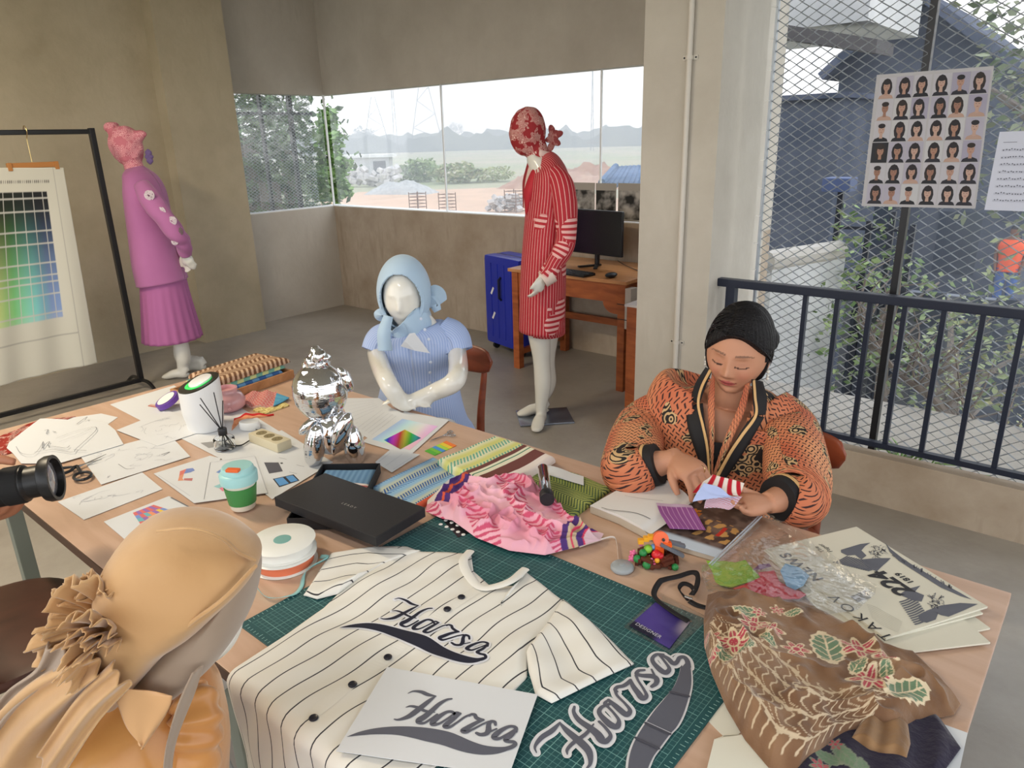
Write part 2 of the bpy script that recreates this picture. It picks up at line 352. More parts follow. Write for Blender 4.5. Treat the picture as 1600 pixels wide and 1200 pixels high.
# ------------------------------------------------------------------ expanded metal mesh
m_mesh = mat('galvanised_mesh', (0.40, 0.43, 0.47), 0.45, 0.5)
m_mesh2 = mat('dark_mesh', (0.10, 0.12, 0.14), 0.5, 0.4)
def exp_mesh(name, o, u, wv, nrm, L, H, dw, dh, wd, tk, m, parent, bulge=0.0):
    """diamond mesh: strands zigzag along u, stacked along wv"""
    o, u, wv, nrm = [np.asarray(q, float) for q in (o, u, wv, nrm)]; nx = int(L/dw*2)+1; ny = int(H/dh)+1; V = []; Fc = []
    for r in range(ny+1):
        for sgn in (1, -1):
            base = len(V)
            for i in range(nx+1):
                y = r*dh+(dh/2*sgn if i % 2 else 0); x = i*dw/2
                if y < -0.001 or y > H: y = min(max(y, 0), H)
                bz = bulge*(math.sin(x*2.3+y*1.1)+0.6*math.sin(y*2.9-x))
                c = o+u*x+wv*y+nrm*bz
                V += [c-wv*wd-nrm*tk*sgn, c+wv*wd+nrm*tk*sgn]
            for i in range(nx):
                a = base+2*i; Fc.append((a, a+2, a+3, a+1))
    ob = mk(name, V, Fc, m, parent); sd = ob.modifiers.new('s', 'SOLIDIFY'); sd.thickness = 0.0012; return ob
scr = thing('mesh_screen', (-0.4, 3.52, 0.1), 'tall grey expanded metal diamond screen beyond the black balcony railing', 'screen')
exp_mesh('mesh_sheet', (-1.40, 3.53, 0.10), (1, 0, 0), (0, 0, 1), (0, 1, 0), 0.62, 3.0, 0.066, 0.042, 0.0021, 0.0024, m_mesh, scr, 0.012)
exp_mesh('mesh_sheet', (-0.755, 3.55, 0.06), (1, 0, 0), (0, 0, 1), (0, 1, 0), 1.3, 3.0, 0.068, 0.044, 0.0021, 0.0024, m_mesh, scr, 0.014)
MB().box(-0.79, -0.762, 3.52, 3.56, -0.019, CH).build('screen_post', m_black, scr)
MB().box(-1.41, -1.40, 3.52, 3.54, 0.10, CH).build('edge_flange', m_mesh, scr)
MB().box(0.53, 0.56, 3.52, 3.56, -0.019, CH).build('screen_post', m_black, scr)
for k in range(14): MB().box(-1.425, -1.405, 3.512, 3.52, 1.0+k*0.13, 1.003+k*0.13).build('cable_tie', m_white, scr)
scl = thing('mesh_screen', (XL-0.22, 4.1, 0.9), 'dark expanded metal screen outside the left end window', 'screen')
exp_mesh('mesh_sheet', (XL-0.2, 3.55, 0.95), (0, 1, 0), (0, 0, 1), (1, 0, 0), 1.12, 1.4, 0.046, 0.030, 0.0026, 0.002, m_mesh, scl, 0.008)
for yy, w_ in ((3.80, 0.012), (4.14, 0.012), (4.47, 0.02)): MB().box(XL-0.26, XL-0.22, yy-w_, yy+w_, 0.8, 2.4).build('upright', m_black, scl)
MB().box(XL-0.26, XL-0.22, 3.5, 4.72, 1.925, 1.95).build('crossbar', m_black, scl)
# railing
rl = thing('balcony_railing', (-0.8, 3.42, 0.235), 'black steel bar railing standing along the concrete kerb', 'railing')
MB().box(-1.547, 2.9, 3.395, 3.44, 0.925, 0.965, bev=0.004).build('top_rail', m_navy, rl)
MB().box(-1.50, 2.9, 3.40, 3.43, 0.262, 0.287).build('bottom_rail', m_navy, rl)
MB().box(-1.50, -1.455, 3.395, 3.44, 0.235, 0.93).build('post', m_navy, rl)
bx = [ay(px, py, 3.42)[0] for px, py in ((1256, 500), (1306, 500), (1357, 500), (1412, 500), (1474, 500), (1536, 500), (1600, 500))]
while bx[-1] < 0.6: bx.append(bx[-1]+0.143)
for x in bx: MB().box(x-0.010, x+0.010, 3.405, 3.43, 0.285, 0.93).build('baluster', m_navy, rl)
# conduit on the pillar
cd = thing('conduit_pipe', (-1.70, 3.29, 0), 'white plastic conduit running up the concrete pillar behind the woman', 'pipe')
xp = ay(1072, 200, 3.285)[0]
MB().tube([(xp, 3.285, 0.001), (xp, 3.285, CH-0.001)], 0.0135, 14).build('pipe', mat('cream_plastic', (0.62, 0.58, 0.52), 0.4), cd, ang=40)
for zc in (ay(1076, 90, 3.285)[2], ay(1058, 535, 3.285)[2]):
    k = MB().box(xp-0.036, xp+0.036, 3.293, 3.2985, zc-0.010, zc+0.010).tube([(xp, 3.285, zc-0.009), (xp, 3.285, zc+0.009)], 0.017, 14)
    c = k.build('clamp', MATS['cream_plastic'], cd)
    for s_ in (-1, 1): MB().lathe((xp+s_*0.029, 3.2935, zc), [(0.0045, 0), (0.0045, 0.002), (0.002, 0.003)], 10, (0, -1, 0)).build('screw', m_black, c)
# ------------------------------------------------------------------ outside
GZ = -2.9
def gmat(name, c1, c2, sc, lo=0.35, hi=0.65): return mat(name, c1, 0.95, noise=(sc, c2, lo, hi), spec=0.1)
m_field = gmat('dry_grass_field', (0.42, 0.36, 0.27), (0.30, 0.33, 0.20), 0.05)
gr = mk('ground', [(-500, -60, GZ), (200, -60, GZ), (200, 600, GZ), (-500, 600, GZ)], [(0, 1, 2, 3)], m_field); tag(gr, kind='structure')
def ground_patch(name, pts, m, z, **k):
    o = mk(name, [(p[0], p[1], z) for p in pts], [list(range(len(pts)))], m); tag(o, kind='structure'); return o
m_road = gmat('red_sand', (0.62, 0.42, 0.30), (0.52, 0.36, 0.26), 0.3)
ground_patch('dirt_road', [az(*p, GZ+0.03) for p in ((515, 345), (1010, 352), (1010, 318), (860, 290), (700, 296), (560, 300), (500, 318))], m_road, GZ+0.03)
m_pave = gmat('pale_paving', (0.55, 0.55, 0.53), (0.42, 0.42, 0.41), 0.6)
ground_patch('yard_paving', [(-3.4, 3.7), (14, 3.7), (14, 26), (-3.4, 26)], m_pave, GZ+0.02)
def foliage(c, r, n, size, c1, c2, seed=0, up=0.3, shell=0.55):
    """returns V,F,C of a leaf cloud"""
    rg = np.random.default_rng(seed); d = rg.normal(size=(n, 3)); d /= np.linalg.norm(d, axis=1)[:, None]
    q = rg.uniform(shell, 1, n)**0.6
    q = q*(0.8+0.25*np.sin(d[:, 0]*5+seed)*np.cos(d[:, 2]*6+seed*1.7))
    p = np.asarray(c)+d*q[:, None]*np.asarray(r)
    t = rg.normal(size=(n, 3)); t[:, 2] *= 0.5; t /= np.linalg.norm(t, axis=1)[:, None]; b = np.cross(t, rg.normal(size=(n, 3))); b /= np.linalg.norm(b, axis=1)[:, None]
    s = size*rg.uniform(0.6, 1.3, n)[:, None]
    V = np.stack([p-t*s, p-b*s*0.5, p+t*s, p+b*s*0.5], 1).reshape(-1, 3)
    F = np.arange(n*4).reshape(-1, 4); w = rg.uniform(0, 1, n)[:, None]; C = np.repeat(np.asarray(c1)*(1-w)+np.asarray(c2)*w, 4, 0)
    return V, F.tolist(), C
m_leaf = mat('leaves', attr=True, rough=0.7, spec=0.2)
m_bark = mat('bark', (0.16, 0.13, 0.11), 0.9, noise=(8, (0.26, 0.22, 0.19), 0.4, 0.6))
def tree(base, h, cr, n, size, c1, c2, label, seed, group=None, name='tree', trunk=True, nb=5):
    base = np.asarray(base, float); t = thing(name, base, label, 'tree', group); rg = random.Random(seed)
    k = MB()
    if trunk:
        top = base+np.array([0, 0, h*0.7]); k.tube(catmull([base, base+np.array([0.03*h, 0, h*0.35]), top], 8), np.linspace(0.035*h, 0.012*h, 8), 7)
        for i in range(nb):
            a = rg.uniform(0, 6.28); s_ = base+np.array([0, 0, h*rg.uniform(0.3, 0.6)]); e = s_+np.array([math.cos(a)*cr*0.8, math.sin(a)*cr*0.8, h*0.25])
            k.tube(catmull([s_, (s_+e)/2+np.array([0, 0, 0.05*h]), e], 6), np.linspace(0.014*h, 0.004*h, 6), 5)
        k.build('trunk', m_bark, t)
    f = MB()
    for i in range(4):
        a = rg.uniform(0, 6.28); c = base+np.array([math.cos(a)*cr*0.4, math.sin(a)*cr*0.4, h*rg.uniform(0.62, 0.85)])
        f.add(*foliage(c, (cr*0.7, cr*0.7, h*0.24), n//4, size, c1, c2, seed*10+i))
    f.build('crown', m_leaf, t, cols=True); return t
far1, far2 = (0.10, 0.13, 0.12), (0.16, 0.19, 0.15)
# distant tree belt on the horizon: a dark line of woodland
V = []; Fq = []; nn = 220
for row, (dist, hh, sd) in enumerate(((420, 11, 3), (330, 8, 9))):
    b0 = len(V)
    for i in range(nn+1):
        a = math.radians(-2+i*92/nn); x, y = -math.sin(a)*dist, math.cos(a)*dist
        hgt = hh*(0.75+0.5*mnoise.fractal(Vector((i*0.13, sd, 0)), 0.8, 2, 4))+(0 if i % 7 else 1.5)
        V += [(x, y, GZ), (x, y, GZ+max(hgt, 2)), (x*1.04, y*1.04, GZ+max(hgt, 2)*0.8), (x*1.04, y*1.04, GZ)]
    Fq += [(b0+4*i+j, b0+4*i+4+j, b0+4*i+5+j, b0+4*i+1+j) for i in range(nn) for j in range(3)]
tag(mk('distant_woodland', V, Fq, mat('distant_green', (0.10, 0.13, 0.12), 1.0, noise=(0.08, (0.17, 0.2, 0.16), 0.4, 0.6))), 'hazy line of woodland on the horizon beyond the field', 'woodland', kind='stuff')
# a few countable trees in the field
for i, (px, py, hpx) in enumerate(((572, 236, 34), (712, 222, 26), (760, 214, 26), (905, 212, 22), (968, 208, 20), (622, 214, 18))):
    b = az(px, py, GZ); d = np.linalg.norm(b-CAM); h = hpx*d/FPX
    wh = ['left of the thin pylons', 'in the middle distance of the field', 'right of the middle glass joint', 'just right of the red mannequin head', 'beside the right glass joint', 'small, far off by the pylon wires'][i]
    tree(b, h, h*0.55, 260, h*0.06, far1, far2, 'flat-crowned hazy field tree '+wh, i+3, 'scattered trees in the field')
# bushes and vegetation bank
def bush(px, py, wpx, hpx, c1, c2, label, seed, n=900, depth=0.5, name='bush'):
    b = az(px, py, GZ); d = np.linalg.norm(b-CAM); w = wpx*d/FPX; h = hpx*d/FPX
    f = MB(); f.add(*foliage(b+np.array([0, 0, h*0.45]), (w*0.5, w*depth, h*0.55), n, h*0.11, c1, c2, seed))
    return tag(f.build(name, m_leaf, cols=True), label, 'bush', 'shrubs at the road edge')
gA, gB, gC = (0.16, 0.24, 0.09), (0.30, 0.38, 0.17), (0.42, 0.40, 0.22)
bush(655, 284, 80, 36, gA, gB, 'green shrub thicket right of the concrete hut', 1)
bush(715, 286, 90, 34, gA, gC, 'yellowish green shrub thicket left of the red mannequin', 2)
bush(770, 284, 80, 24, gB, gC, 'low dry grass clump beside the red earth bank', 3)
bush(612, 286, 40, 22, gB, gC, 'small shrub behind the gravel heap', 4)
# earth bank, gravel heap, rubble
m_earth = gmat('red_earth', (0.36, 0.20, 0.14), (0.48, 0.32, 0.24), 0.8)
def heap(name, px0, px1, py, hpx, m, label, cat, seed, dep=1.6, rough=0.3):
    a, b = az(px0, py, GZ), az(px1, py, GZ); c = (a+b)/2; d = np.linalg.norm(c-CAM); L = np.linalg.norm(b-a)/2; h = hpx*d/FPX
    u = unit(b-a); v = np.array([-u[1], u[0], 0]); N = 26; V = []
    for i in range(N):
        for j in range(N):
            s_, t_ = i/(N-1)*2-1, j/(N-1)*2-1; q = max(0, 1-s_*s_)*max(0, 1-t_*t_)
            z = h*q**0.7*(1+rough*mnoise.fractal(Vector((s_*4+seed, t_*4, 0)), 0.7, 2, 4)); V.append(c+u*s_*L+v*(t_+1)*dep+np.array([0, 0, max(z, 0)+0.01]))
    return tag(mk(name, V, gridfaces(N, N), m, smooth=True), label, cat)
heap('earth_bank', 770, 1010, 296, 26, m_earth, 'bank of red brown earth behind the dirt road', 'earth bank', 2, 3, 0.8)
heap('gravel_heap', 566, 665, 305, 17, gmat('grey_gravel', (0.36, 0.36, 0.36), (0.48, 0.48, 0.47), 3), 'grey gravel heap at the edge of the dirt road', 'heap', 5)
m_rub = gmat('rubble_stone', (0.42, 0.40, 0.40), (0.58, 0.55, 0.53), 2)
def rubble(name, px0, px1, py, hpx, n, label, seed):
    a, b = az(px0, py, GZ), az(px1, py, GZ); d = np.linalg.norm(a-CAM); h = hpx*d/FPX; k = MB(); rg = random.Random(seed)
    for i in range(n):
        t = rg.random(); c = a+(b-a)*t+np.array([rg.uniform(-.3, .3), rg.uniform(-.3, .6), rg.random()*h*0.8]); s_ = h*rg.uniform(0.10, 0.22)
        A = unit([rg.gauss(0, 1), rg.gauss(0, 1), rg.gauss(0, .4)]); B = unit(np.cross(A, (rg.random(), rg.random(), 1))); C = np.cross(A, B)
        k.obox(c+np.array([0, 0, s_]), A, B, C, s_, s_*0.8, s_*0.6, bev=s_*0.2)
    return tag(k.build(name, m_rub), label, 'rubble', kind='stuff')
rubble('rubble_pile', 545, 620, 292, 26, 90, 'grey rubble pile below the concrete hut', 1)
rubble('rubble_pile', 768, 812, 332, 24, 70, 'pale rubble pile beside the dirt road near the red mannequin', 2)
# hut
hb = az(560, 283, GZ); hd = np.linalg.norm(hb-CAM); s_ = hd/FPX
hut = thing('concrete_hut', hb, 'small grey concrete hut with a flat pale roof beyond the left window corner', 'hut')
u = np.array([math.cos(YAW), math.sin(YAW), 0]); v = np.array([-u[1], u[0], 0]); c = hb+u*20*s_
MB().obox(c+np.array([0, 0, 16*s_]), u, v, (0, 0, 1), 30*s_, 18*s_, 17*s_).build('wall', gmat('hut_wall', (0.42, 0.42, 0.44), (0.52, 0.52, 0.53), 1), hut)
MB().obox(c+np.array([0, 0, 35*s_]), u, v, (0, 0, 1), 36*s_, 22*s_, 2*s_).build('roof', gmat('hut_roof', (0.6, 0.6, 0.6), (0.7, 0.7, 0.7), 1), hut)
MB().obox(c+u*16*s_-v*18.2*s_+np.array([0, 0, 18*s_]), u, v, (0, 0, 1), 9*s_, 0.5*s_, 10*s_).build('doorway', mat('dark_gap', (0.05, 0.05, 0.06), 0.9), hut)
# rebar cages and starter bars
m_rebar = mat('rusty_rebar', (0.16, 0.09, 0.06), 0.8)
for i, (px, py, w_) in enumerate(((654, 330, 9), (700, 331, 9), (805, 326, 11))):
    b = az(px, py+6, GZ+0.0); d = np.linalg.norm(b-CAM); q = w_*d/FPX; h = 34*d/FPX; k = MB()
    for a_, b_ in ((-1, -1), (1, -1), (1, 1), (-1, 1)): k.tube([b+np.array([a_*q, b_*q, 0]), b+np.array([a_*q, b_*q, h])], 0.03, 5)
    for j in range(7):
        z = h*(j+0.5)/7; k.tube([b+np.array([a_*q, b_*q, z]) for a_, b_ in ((-1, -1), (1, -1), (1, 1), (-1, 1), (-1, -1))], 0.02, 4)
    tag(k.build('rebar_cage', m_rebar), ['rusty rebar cage in front of the gravel heap', 'rusty rebar cage beside the middle glass joint', 'rusty rebar cage just left of the red mannequin'][i], 'rebar cage', 'rebar cages by the road')
# pylons: thin lattice masts
m_pyl = mat('pylon_steel', (0.22, 0.24, 0.28), 0.6)
for i, (px, py, hp, w_) in enumerate(((620, 243, 130, 3), (590, 243, 80, 22), (668, 240, 110, 26), (925, 236, 120, 2))):
    b = az(px, py, GZ); d = np.linalg.norm(b-CAM); q = w_*d/FPX; h = hp*d/FPX; k = MB()
    for a_ in (-1, 1): k.tube([b+u*a_*q, b+u*a_*q*0.12+np.array([0, 0, h])], 0.0009*d/2, 4)
    for j in range(6):
        z0, z1 = h*j/6, h*(j+1)/6; f0, f1 = 1-0.88*j/6, 1-0.88*(j+1)/6; sg = 1 if j % 2 else -1
        k.tube([b+u*sg*q*f0+np.array([0, 0, z0]), b-u*sg*q*f1+np.array([0, 0, z1])], 0.0005*d/2, 4)
    tag(k.build('power_pylon', m_pyl), ['thin upright steel mast rising above the hut', 'small lattice pylon behind the concrete hut', 'wide lattice pylon left of the middle glass joint', 'slender mast to the right of the red mannequin'][i], 'pylon')
# small tiled roof outside right part of back window
rf = thing('tiled_roof', ay(975, 290, 9.0), 'blue grey corrugated tile roof seen above the standing photo prints', 'roof')
p0, p1, p2, p3 = ay(962, 266, 9), ay(1040, 262, 9.3), ay(1040, 300, 7.6), ay(940, 292, 7.6)
k = MB(); n_ = 64
for i in range(n_+1):
    t = i/n_; w_ = 0.03*abs(math.sin(t*math.pi*12)); k.V.append(np.array([p0+(p1-p0)*t+[0, 0, w_], p3+(p2-p3)*t+[0, 0, w_]])); k.C.append(np.zeros((2, 3)))
k.F = [(2*i, 2*i+2, 2*i+3, 2*i+1) for i in range(n_)]; o = k.build('roof_tiles', gmat('blue_tiles', (0.10, 0.15, 0.24), (0.16, 0.22, 0.33), 3), rf, smooth=True)
o.modifiers.new('s', 'SOLIDIFY').thickness = 0.03
MB().tube([p0+[0, 0, 0.05], p3+[0, 0, 0.05]], 0.045, 8).build('hip_ridge', MATS['blue_tiles'], rf)
MB().box(p3[0]+0.3, p2[0], 7.7, 9.0, GZ, p3[2]-0.05).build('wall', MATS['hut_wall'], rf)
# vine by the left window corner
k = MB()
for i, (px, py, r_) in enumerate(((515, 215, 0.22), (520, 260, 0.26), (528, 292, 0.20), (505, 300, 0.22), (512, 185, 0.15), (545, 255, 0.06), (545, 300, 0.07))):
    k.add(*foliage(ay(px, py, 5.6), (r_, r_, r_*1.1), 260 if r_ > .1 else 40, 0.045, (0.14, 0.28, 0.07), (0.34, 0.50, 0.20), i+20, shell=0.2))
tag(k.build('creeper', m_leaf, cols=True), 'bright green leafy creeper at the window corner beside the mesh', 'plant', kind='stuff')
for i, (px, py, dist) in enumerate(((385, 215, 9.5), (450, 235, 10.5), (420, 285, 9.0))):
    b = ad(px, py, dist); f = MB(); f.add(*foliage(b, (1.0, 1.0, 1.2), 900, 0.065, (0.04, 0.08, 0.04), (0.22, 0.30, 0.16), i+40, shell=0.3))
    t = thing('tree', (b[0], b[1], GZ), ['dark leafy tree seen through the left end screen near the pier', 'leafy tree behind the screen uprights next to the window corner', 'low bushy tree in the bottom of the left end screen'][i], 'tree', 'trees behind the left end screen')
    f.build('crown', m_leaf, t, cols=True); MB().tube([(b[0], b[1], GZ), b], 0.12, 8).build('trunk', m_bark, t)
# ------------------------------------------------------------------ yard beyond the right screen
m_slate = gmat('dark_thatch', (0.045, 0.055, 0.08), (0.10, 0.11, 0.15), 2.5)
m_clad = gmat('dark_cladding', (0.05, 0.06, 0.085), (0.09, 0.10, 0.13), 1.2)
YH = 17.0
hs = thing('gabled_house', ay(1460, 400, YH+2), 'dark gabled house with a steep roof beyond the mesh screen', 'house')
A = ay(1430, 12, YH); B = ay(1312, 118, YH); Cc = ay(1640, 150, YH); A2 = A+np.array([0.25, 0, 0])
k = MB(); pts = [B, A, A2, Cc, np.array([Cc[0], YH, GZ]), np.array([B[0], YH, GZ])]; n_ = len(pts)
V = [p for p in pts]+[p+np.array([0, 5, 0]) for p in pts]
k.add(V, [list(range(n_)), list(range(2*n_-1, n_-1, -1))]+[[i, i+n_, (i+1) % n_+n_, (i+1) % n_] for i in range(n_)]); k.build('wall', m_clad, hs)
for (q0, q1, nm) in ((B, A, 'roof_slope'), (A2, Cc, 'roof_slope')):
    dn = unit(q1-q0); nr = np.array([-dn[2], 0, dn[0]]); nr = nr if nr[2] > 0 else -nr
    c = (q0+q1)/2+np.array([0, 2.2, 0])+nr*0.08; MB().obox(c, dn, (0, 1, 0), nr, np.linalg.norm(q1-q0)/2+0.15, 2.9, 0.08).build(nm, m_slate, hs)
m_win = mat('house_window', (0.03, 0.04, 0.06), 0.1)
for px0, px1, py0, py1 in ((1345, 1385, 300, 385), (1470, 1520, 330, 430)):
    a, b = ay(px0, py0, YH), ay(px1, py1, YH); MB().box(a[0], b[0], YH-0.04, YH+0.02, b[2], a[2]).build('window_pane', m_win, hs)
# dark shed left and low white wall
wl2 = thing('garden_wall', ay(1250, 420, 8.0), 'low white masonry wall with rounded cap left behind the screen', 'wall')
a, b = ay(1195, 425, 8.0), ay(1312, 378, 9.2); k = MB()
u2 = unit([b[0]-a[0], b[1]-a[1], 0]); v2 = np.array([-u2[1], u2[0], 0]); c = (a+b)/2; ln = np.linalg.norm((b-a)[:2])/2
MB().obox((c[0], c[1], (GZ+c[2])/2), u2, v2, (0, 0, 1), ln, 0.1, (c[2]-GZ)/2).build('wall', gmat('white_render', (0.62, 0.62, 0.62), (0.5, 0.5, 0.5), 1), wl2)
MB().tube([(a[0], a[1], c[2]), (b[0], b[1], c[2])], 0.13, 10).build('cap', mat('cap_stone', (0.45, 0.42, 0.38), 0.8), wl2)
sh = thing('dark_shed', ay(1250, 330, 12.5), 'dark blue grey shed behind the left of the screen below the pale sky', 'shed')
a, b = ay(1185, 160, 12.5), ay(1318, 160, 12.5); MB().box(a[0]-1, b[0], 12.5, 15, GZ, a[2]).build('wall', m_clad, sh)
MB().box(a[0]-1.1, b[0]+0.1, 12.4, 15.1, a[2], a[2]+0.08).build('roof', m_slate, sh)
# white upper building with dark beam
wb2 = thing('white_building', ay(1290, 0, 6.6), 'white rendered upper storey jutting in at the top left behind the screen', 'building')
a, b = ay(1180, 52, 6.6), ay(1352, 66, 6.6); MB().box(a[0]-0.3, b[0], 6.6, 8.2, a[2], a[2]+2.6).build('wall', MATS['white_render'], wb2)
a2, b2 = ay(1180, 44, 6.0), ay(1322, 66, 6.6); MB().obox(((a2+b2)/2), unit(b2-a2), (0, 1, 0), (0, 0, 1), 0.75, 0.25, 0.05).build('eave_beam', mat('dark_timber', (0.08, 0.075, 0.08), 0.7), wb2)
# grey block wall with pilasters across the yard, railing fence
m_block = gmat('grey_block', (0.17, 0.18, 0.21), (0.24, 0.25, 0.28), 2)
fw = thing('block_wall', ay(1480, 520, 9.6), 'dark grey boundary wall with square pilasters across the yard', 'wall')
a, b = ay(1320, 470, 9.8), ay(1660, 500, 9.8); MB().box(a[0], b[0], 9.8, 9.95, GZ, ay(1480, 462, 9.8)[2]).build('wall_face', m_block, fw)
for px_ in (1345, 1395, 1455, 1515, 1570, 1625):
    x = ay(px_, 500, 9.75)[0]; MB().box(x-0.11, x+0.11, 9.68, 9.8, GZ, ay(1480, 456, 9.8)[2]).build('pilaster', m_clad, fw)
fn = thing('steel_fence', ay(1400, 420, 10.4), 'dark steel post fence with a blue box lamp in front of the gabled house', 'fence')
for px_, top in ((1303, 300), (1352, 345), (1387, 330), (1420, 350)):
    x = ay(px_, 400, 9.5); MB().box(x[0]-0.03, x[0]+0.03, 9.47, 9.53, GZ, ay(px_, top, 9.5)[2]).build('post', m_navy, fn)
x0, x1 = ay(1303, 400, 9.5), ay(1420, 400, 9.5)
MB().box(x0[0], x1[0], 9.48, 9.52, ay(1360, 360, 9.5)[2], ay(1360, 355, 9.5)[2]).build('crossbar', m_navy, fn)
q = ay(1312, 288, 9.4); MB().box(q[0]-0.16, q[0]+0.16, 9.25, 9.55, q[2]-0.08, q[2]+0.08, bev=0.02).build('lamp_box', mat('blue_box', (0.06, 0.09, 0.2), 0.5), fn)
# trees in the yard
tree(ay(1370, 560, 9.3)*[1, 1, 0]+[0, 0, GZ], 3.6, 0.9, 700, 0.06, (0.12, 0.20, 0.08), (0.34, 0.42, 0.2), 'small leafy tree behind the lower left of the photo sheet', 31, 'yard trees')
tree(ay(1490, 560, 8.6)*[1, 1, 0]+[0, 0, GZ], 3.3, 1.0, 450, 0.055, (0.16, 0.23, 0.10), (0.40, 0.45, 0.25), 'small leafy tree below the right side of the photo sheet', 32, 'yard trees')
tree(ay(1680, 560, 9.0)*[1, 1, 0]+[0, 0, GZ], 6.6, 1.5, 1500, 0.07, (0.10, 0.14, 0.07), (0.36, 0.38, 0.26), 'tall tree spreading over the top right behind the screen', 33, 'yard trees')
# bare branches close behind the screen
bb = thing('bare_tree', ay(1560, 760, 4.6), 'bare grey branch sweeping low just behind the screen and railing', 'tree')
k = MB(); pts = [ay(1590, 800, 4.7), ay(1545, 730, 4.8), ay(1490, 665, 4.9), ay(1455, 620, 5.0), ay(1400, 580, 5.1), ay(1340, 500, 5.2)]
k.tube(catmull(pts, 30), np.linspace(0.055, 0.010, 30), 8); rg = random.Random(5)
for i in range(34):
    t = rg.randint(3, 29); s0 = catmull(pts, 30)[t]; a = rg.uniform(0, 6.28); e = s0+np.array([math.cos(a)*0.35, rg.uniform(-.1, .3), rg.uniform(0.1, 0.6)])
    k.tube(catmull([s0, (s0+e)/2+np.array([rg.uniform(-.08, .08), 0, rg.uniform(-.05, .1)]), e], 8), np.linspace(0.010, 0.003, 8), 5)
k.build('branches', m_bark, bb)
k = MB(); 
for i in range(24):
    px_, py_ = rg.uniform(1420, 1600), rg.uniform(480, 700); k.add(*foliage(ay(px_, py_, 5.2), (0.12, 0.12, 0.12), 12, 0.025, (0.24, 0.30, 0.14), (0.5, 0.5, 0.3), i+80, shell=.1))
k.build('sparse_leaves', m_leaf, bb, cols=True)
sp_ = MB()
for px_, py_ in ((1405, 725), (1412, 735), (1500, 765), (1440, 745), (1590, 790)):
    b = ay(px_, py_, 3.75)
    for j in range(14):
        a = rg.uniform(0, 6.28); e = b+np.array([math.cos(a)*0.14, math.sin(a)*0.07, rg.uniform(0.02, 0.12)]); sp_.tube([b, (b+e)/2+np.array([0, 0, 0.04]), e], [0.006, 0.005, 0.001], 4)
tag(sp_.build('spiky_plants', mat('spiky_green', (0.25, 0.42, 0.14), 0.6)), 'spiky green plants growing just outside the kerb under the railing', 'plant', kind='stuff')

# haze in the air over the field; the yard box imitates lens glare
def haze(name, label, b, dens, colr):
    m = bpy.data.materials.new(name+'_air'); m.use_nodes = True; nt = m.node_tree; nt.nodes.clear(); o_ = nt.nodes.new('ShaderNodeOutputMaterial'); v_ = nt.nodes.new('ShaderNodeVolumeScatter')
    v_.inputs['Density'].default_value = dens; v_.inputs['Color'].default_value = (*colr, 1); nt.links.new(v_.outputs[0], o_.inputs['Volume'])
    o = MB().box(*b).build(name, m); tag(o, label, 'haze', kind='stuff'); return o
haze('field_haze', 'pale bluish haze hanging over the distant field and woodland', (-480, 60, 9, 480, GZ+.01, 45), .0034, (.92, .96, 1.0))
haze('yard_glare_veil', 'thin bluish volume standing in for lens glare over the yard beyond the screen', (-1.2, 6, 4.0, 8.9, GZ+.01, 6), .026, (.78, .87, 1.0))
# ------------------------------------------------------------------ work table
TX0, TX1, TY0, TY1 = -2.85, -0.057, 0.482, 1.603
def wood_mat(name, c1, c2, rough=0.45, sc=(1.2, 9, 9), axis=None):
    m = mat(name, c1, rough); nt = m.node_tree; b = nt.nodes['Principled BSDF']; t = nt.nodes.new('ShaderNodeTexCoord'); mp = nt.nodes.new('ShaderNodeMapping')
    mp.inputs['Scale'].default_value = sc; n = nt.nodes.new('ShaderNodeTexNoise'); n.inputs['Scale'].default_value = 3.0; n.inputs['Detail'].default_value = 8; n.inputs['Distortion'].default_value = 0.6
    nt.links.new(t.outputs['Object'], mp.inputs[0]); nt.links.new(mp.outputs[0], n.inputs[0])
    mx = nt.nodes.new('ShaderNodeMix'); mx.data_type = 'RGBA'; mx.inputs['A'].default_value = (*c1, 1); mx.inputs['B'].default_value = (*c2, 1)
    r = nt.nodes.new('ShaderNodeMapRange'); r.inputs[1].default_value = 0.35; r.inputs[2].default_value = 0.68; nt.links.new(n.outputs[0], r.inputs[0])
    nt.links.new(r.outputs[0], mx.inputs['Factor']); nt.links.new(mx.outputs['Result'], b.inputs['Base Color']); return m
m_top = wood_mat('table_laminate', srgb(204, 172, 150), srgb(190, 156, 132), 0.38)
m_edge = mat('dark_edge_band', srgb(84, 60, 46), 0.5)
m_leg = mat('grey_green_steel', srgb(128, 134, 122), 0.45)
tb = thing('work_table', ((TX0+TX1)/2, 1.04, 0), 'long pale wood laminate work table with a dark edge and grey steel legs', 'table')
MB().box(TX0, TX1, TY0, TY1, 0.724, 0.75, bev=0.0015).build('tabletop', m_top, tb)
MB().box(TX0, TX1, TY0-0.0025, TY0, 0.7245, 0.7495).build('edge_band', m_edge, tb)
for x in (-2.66, -1.26, -0.16):
    for y in (0.56, 1.52): MB().box(x-0.022, x+0.022, y-0.022, y+0.022, 0.0, 0.70, bev=0.003).build('leg', m_leg, tb)
MB().box(-2.7, -0.12, 0.55, 0.58, 0.695, 0.724).box(-2.7, -0.12, 1.5, 1.53, 0.695, 0.724).box(-2.68, -2.64, 0.56, 1.52, 0.694, 0.7238).box(-0.18, -0.14, 0.56, 1.52, 0.694, 0.7238).build('frame', m_leg, tb)
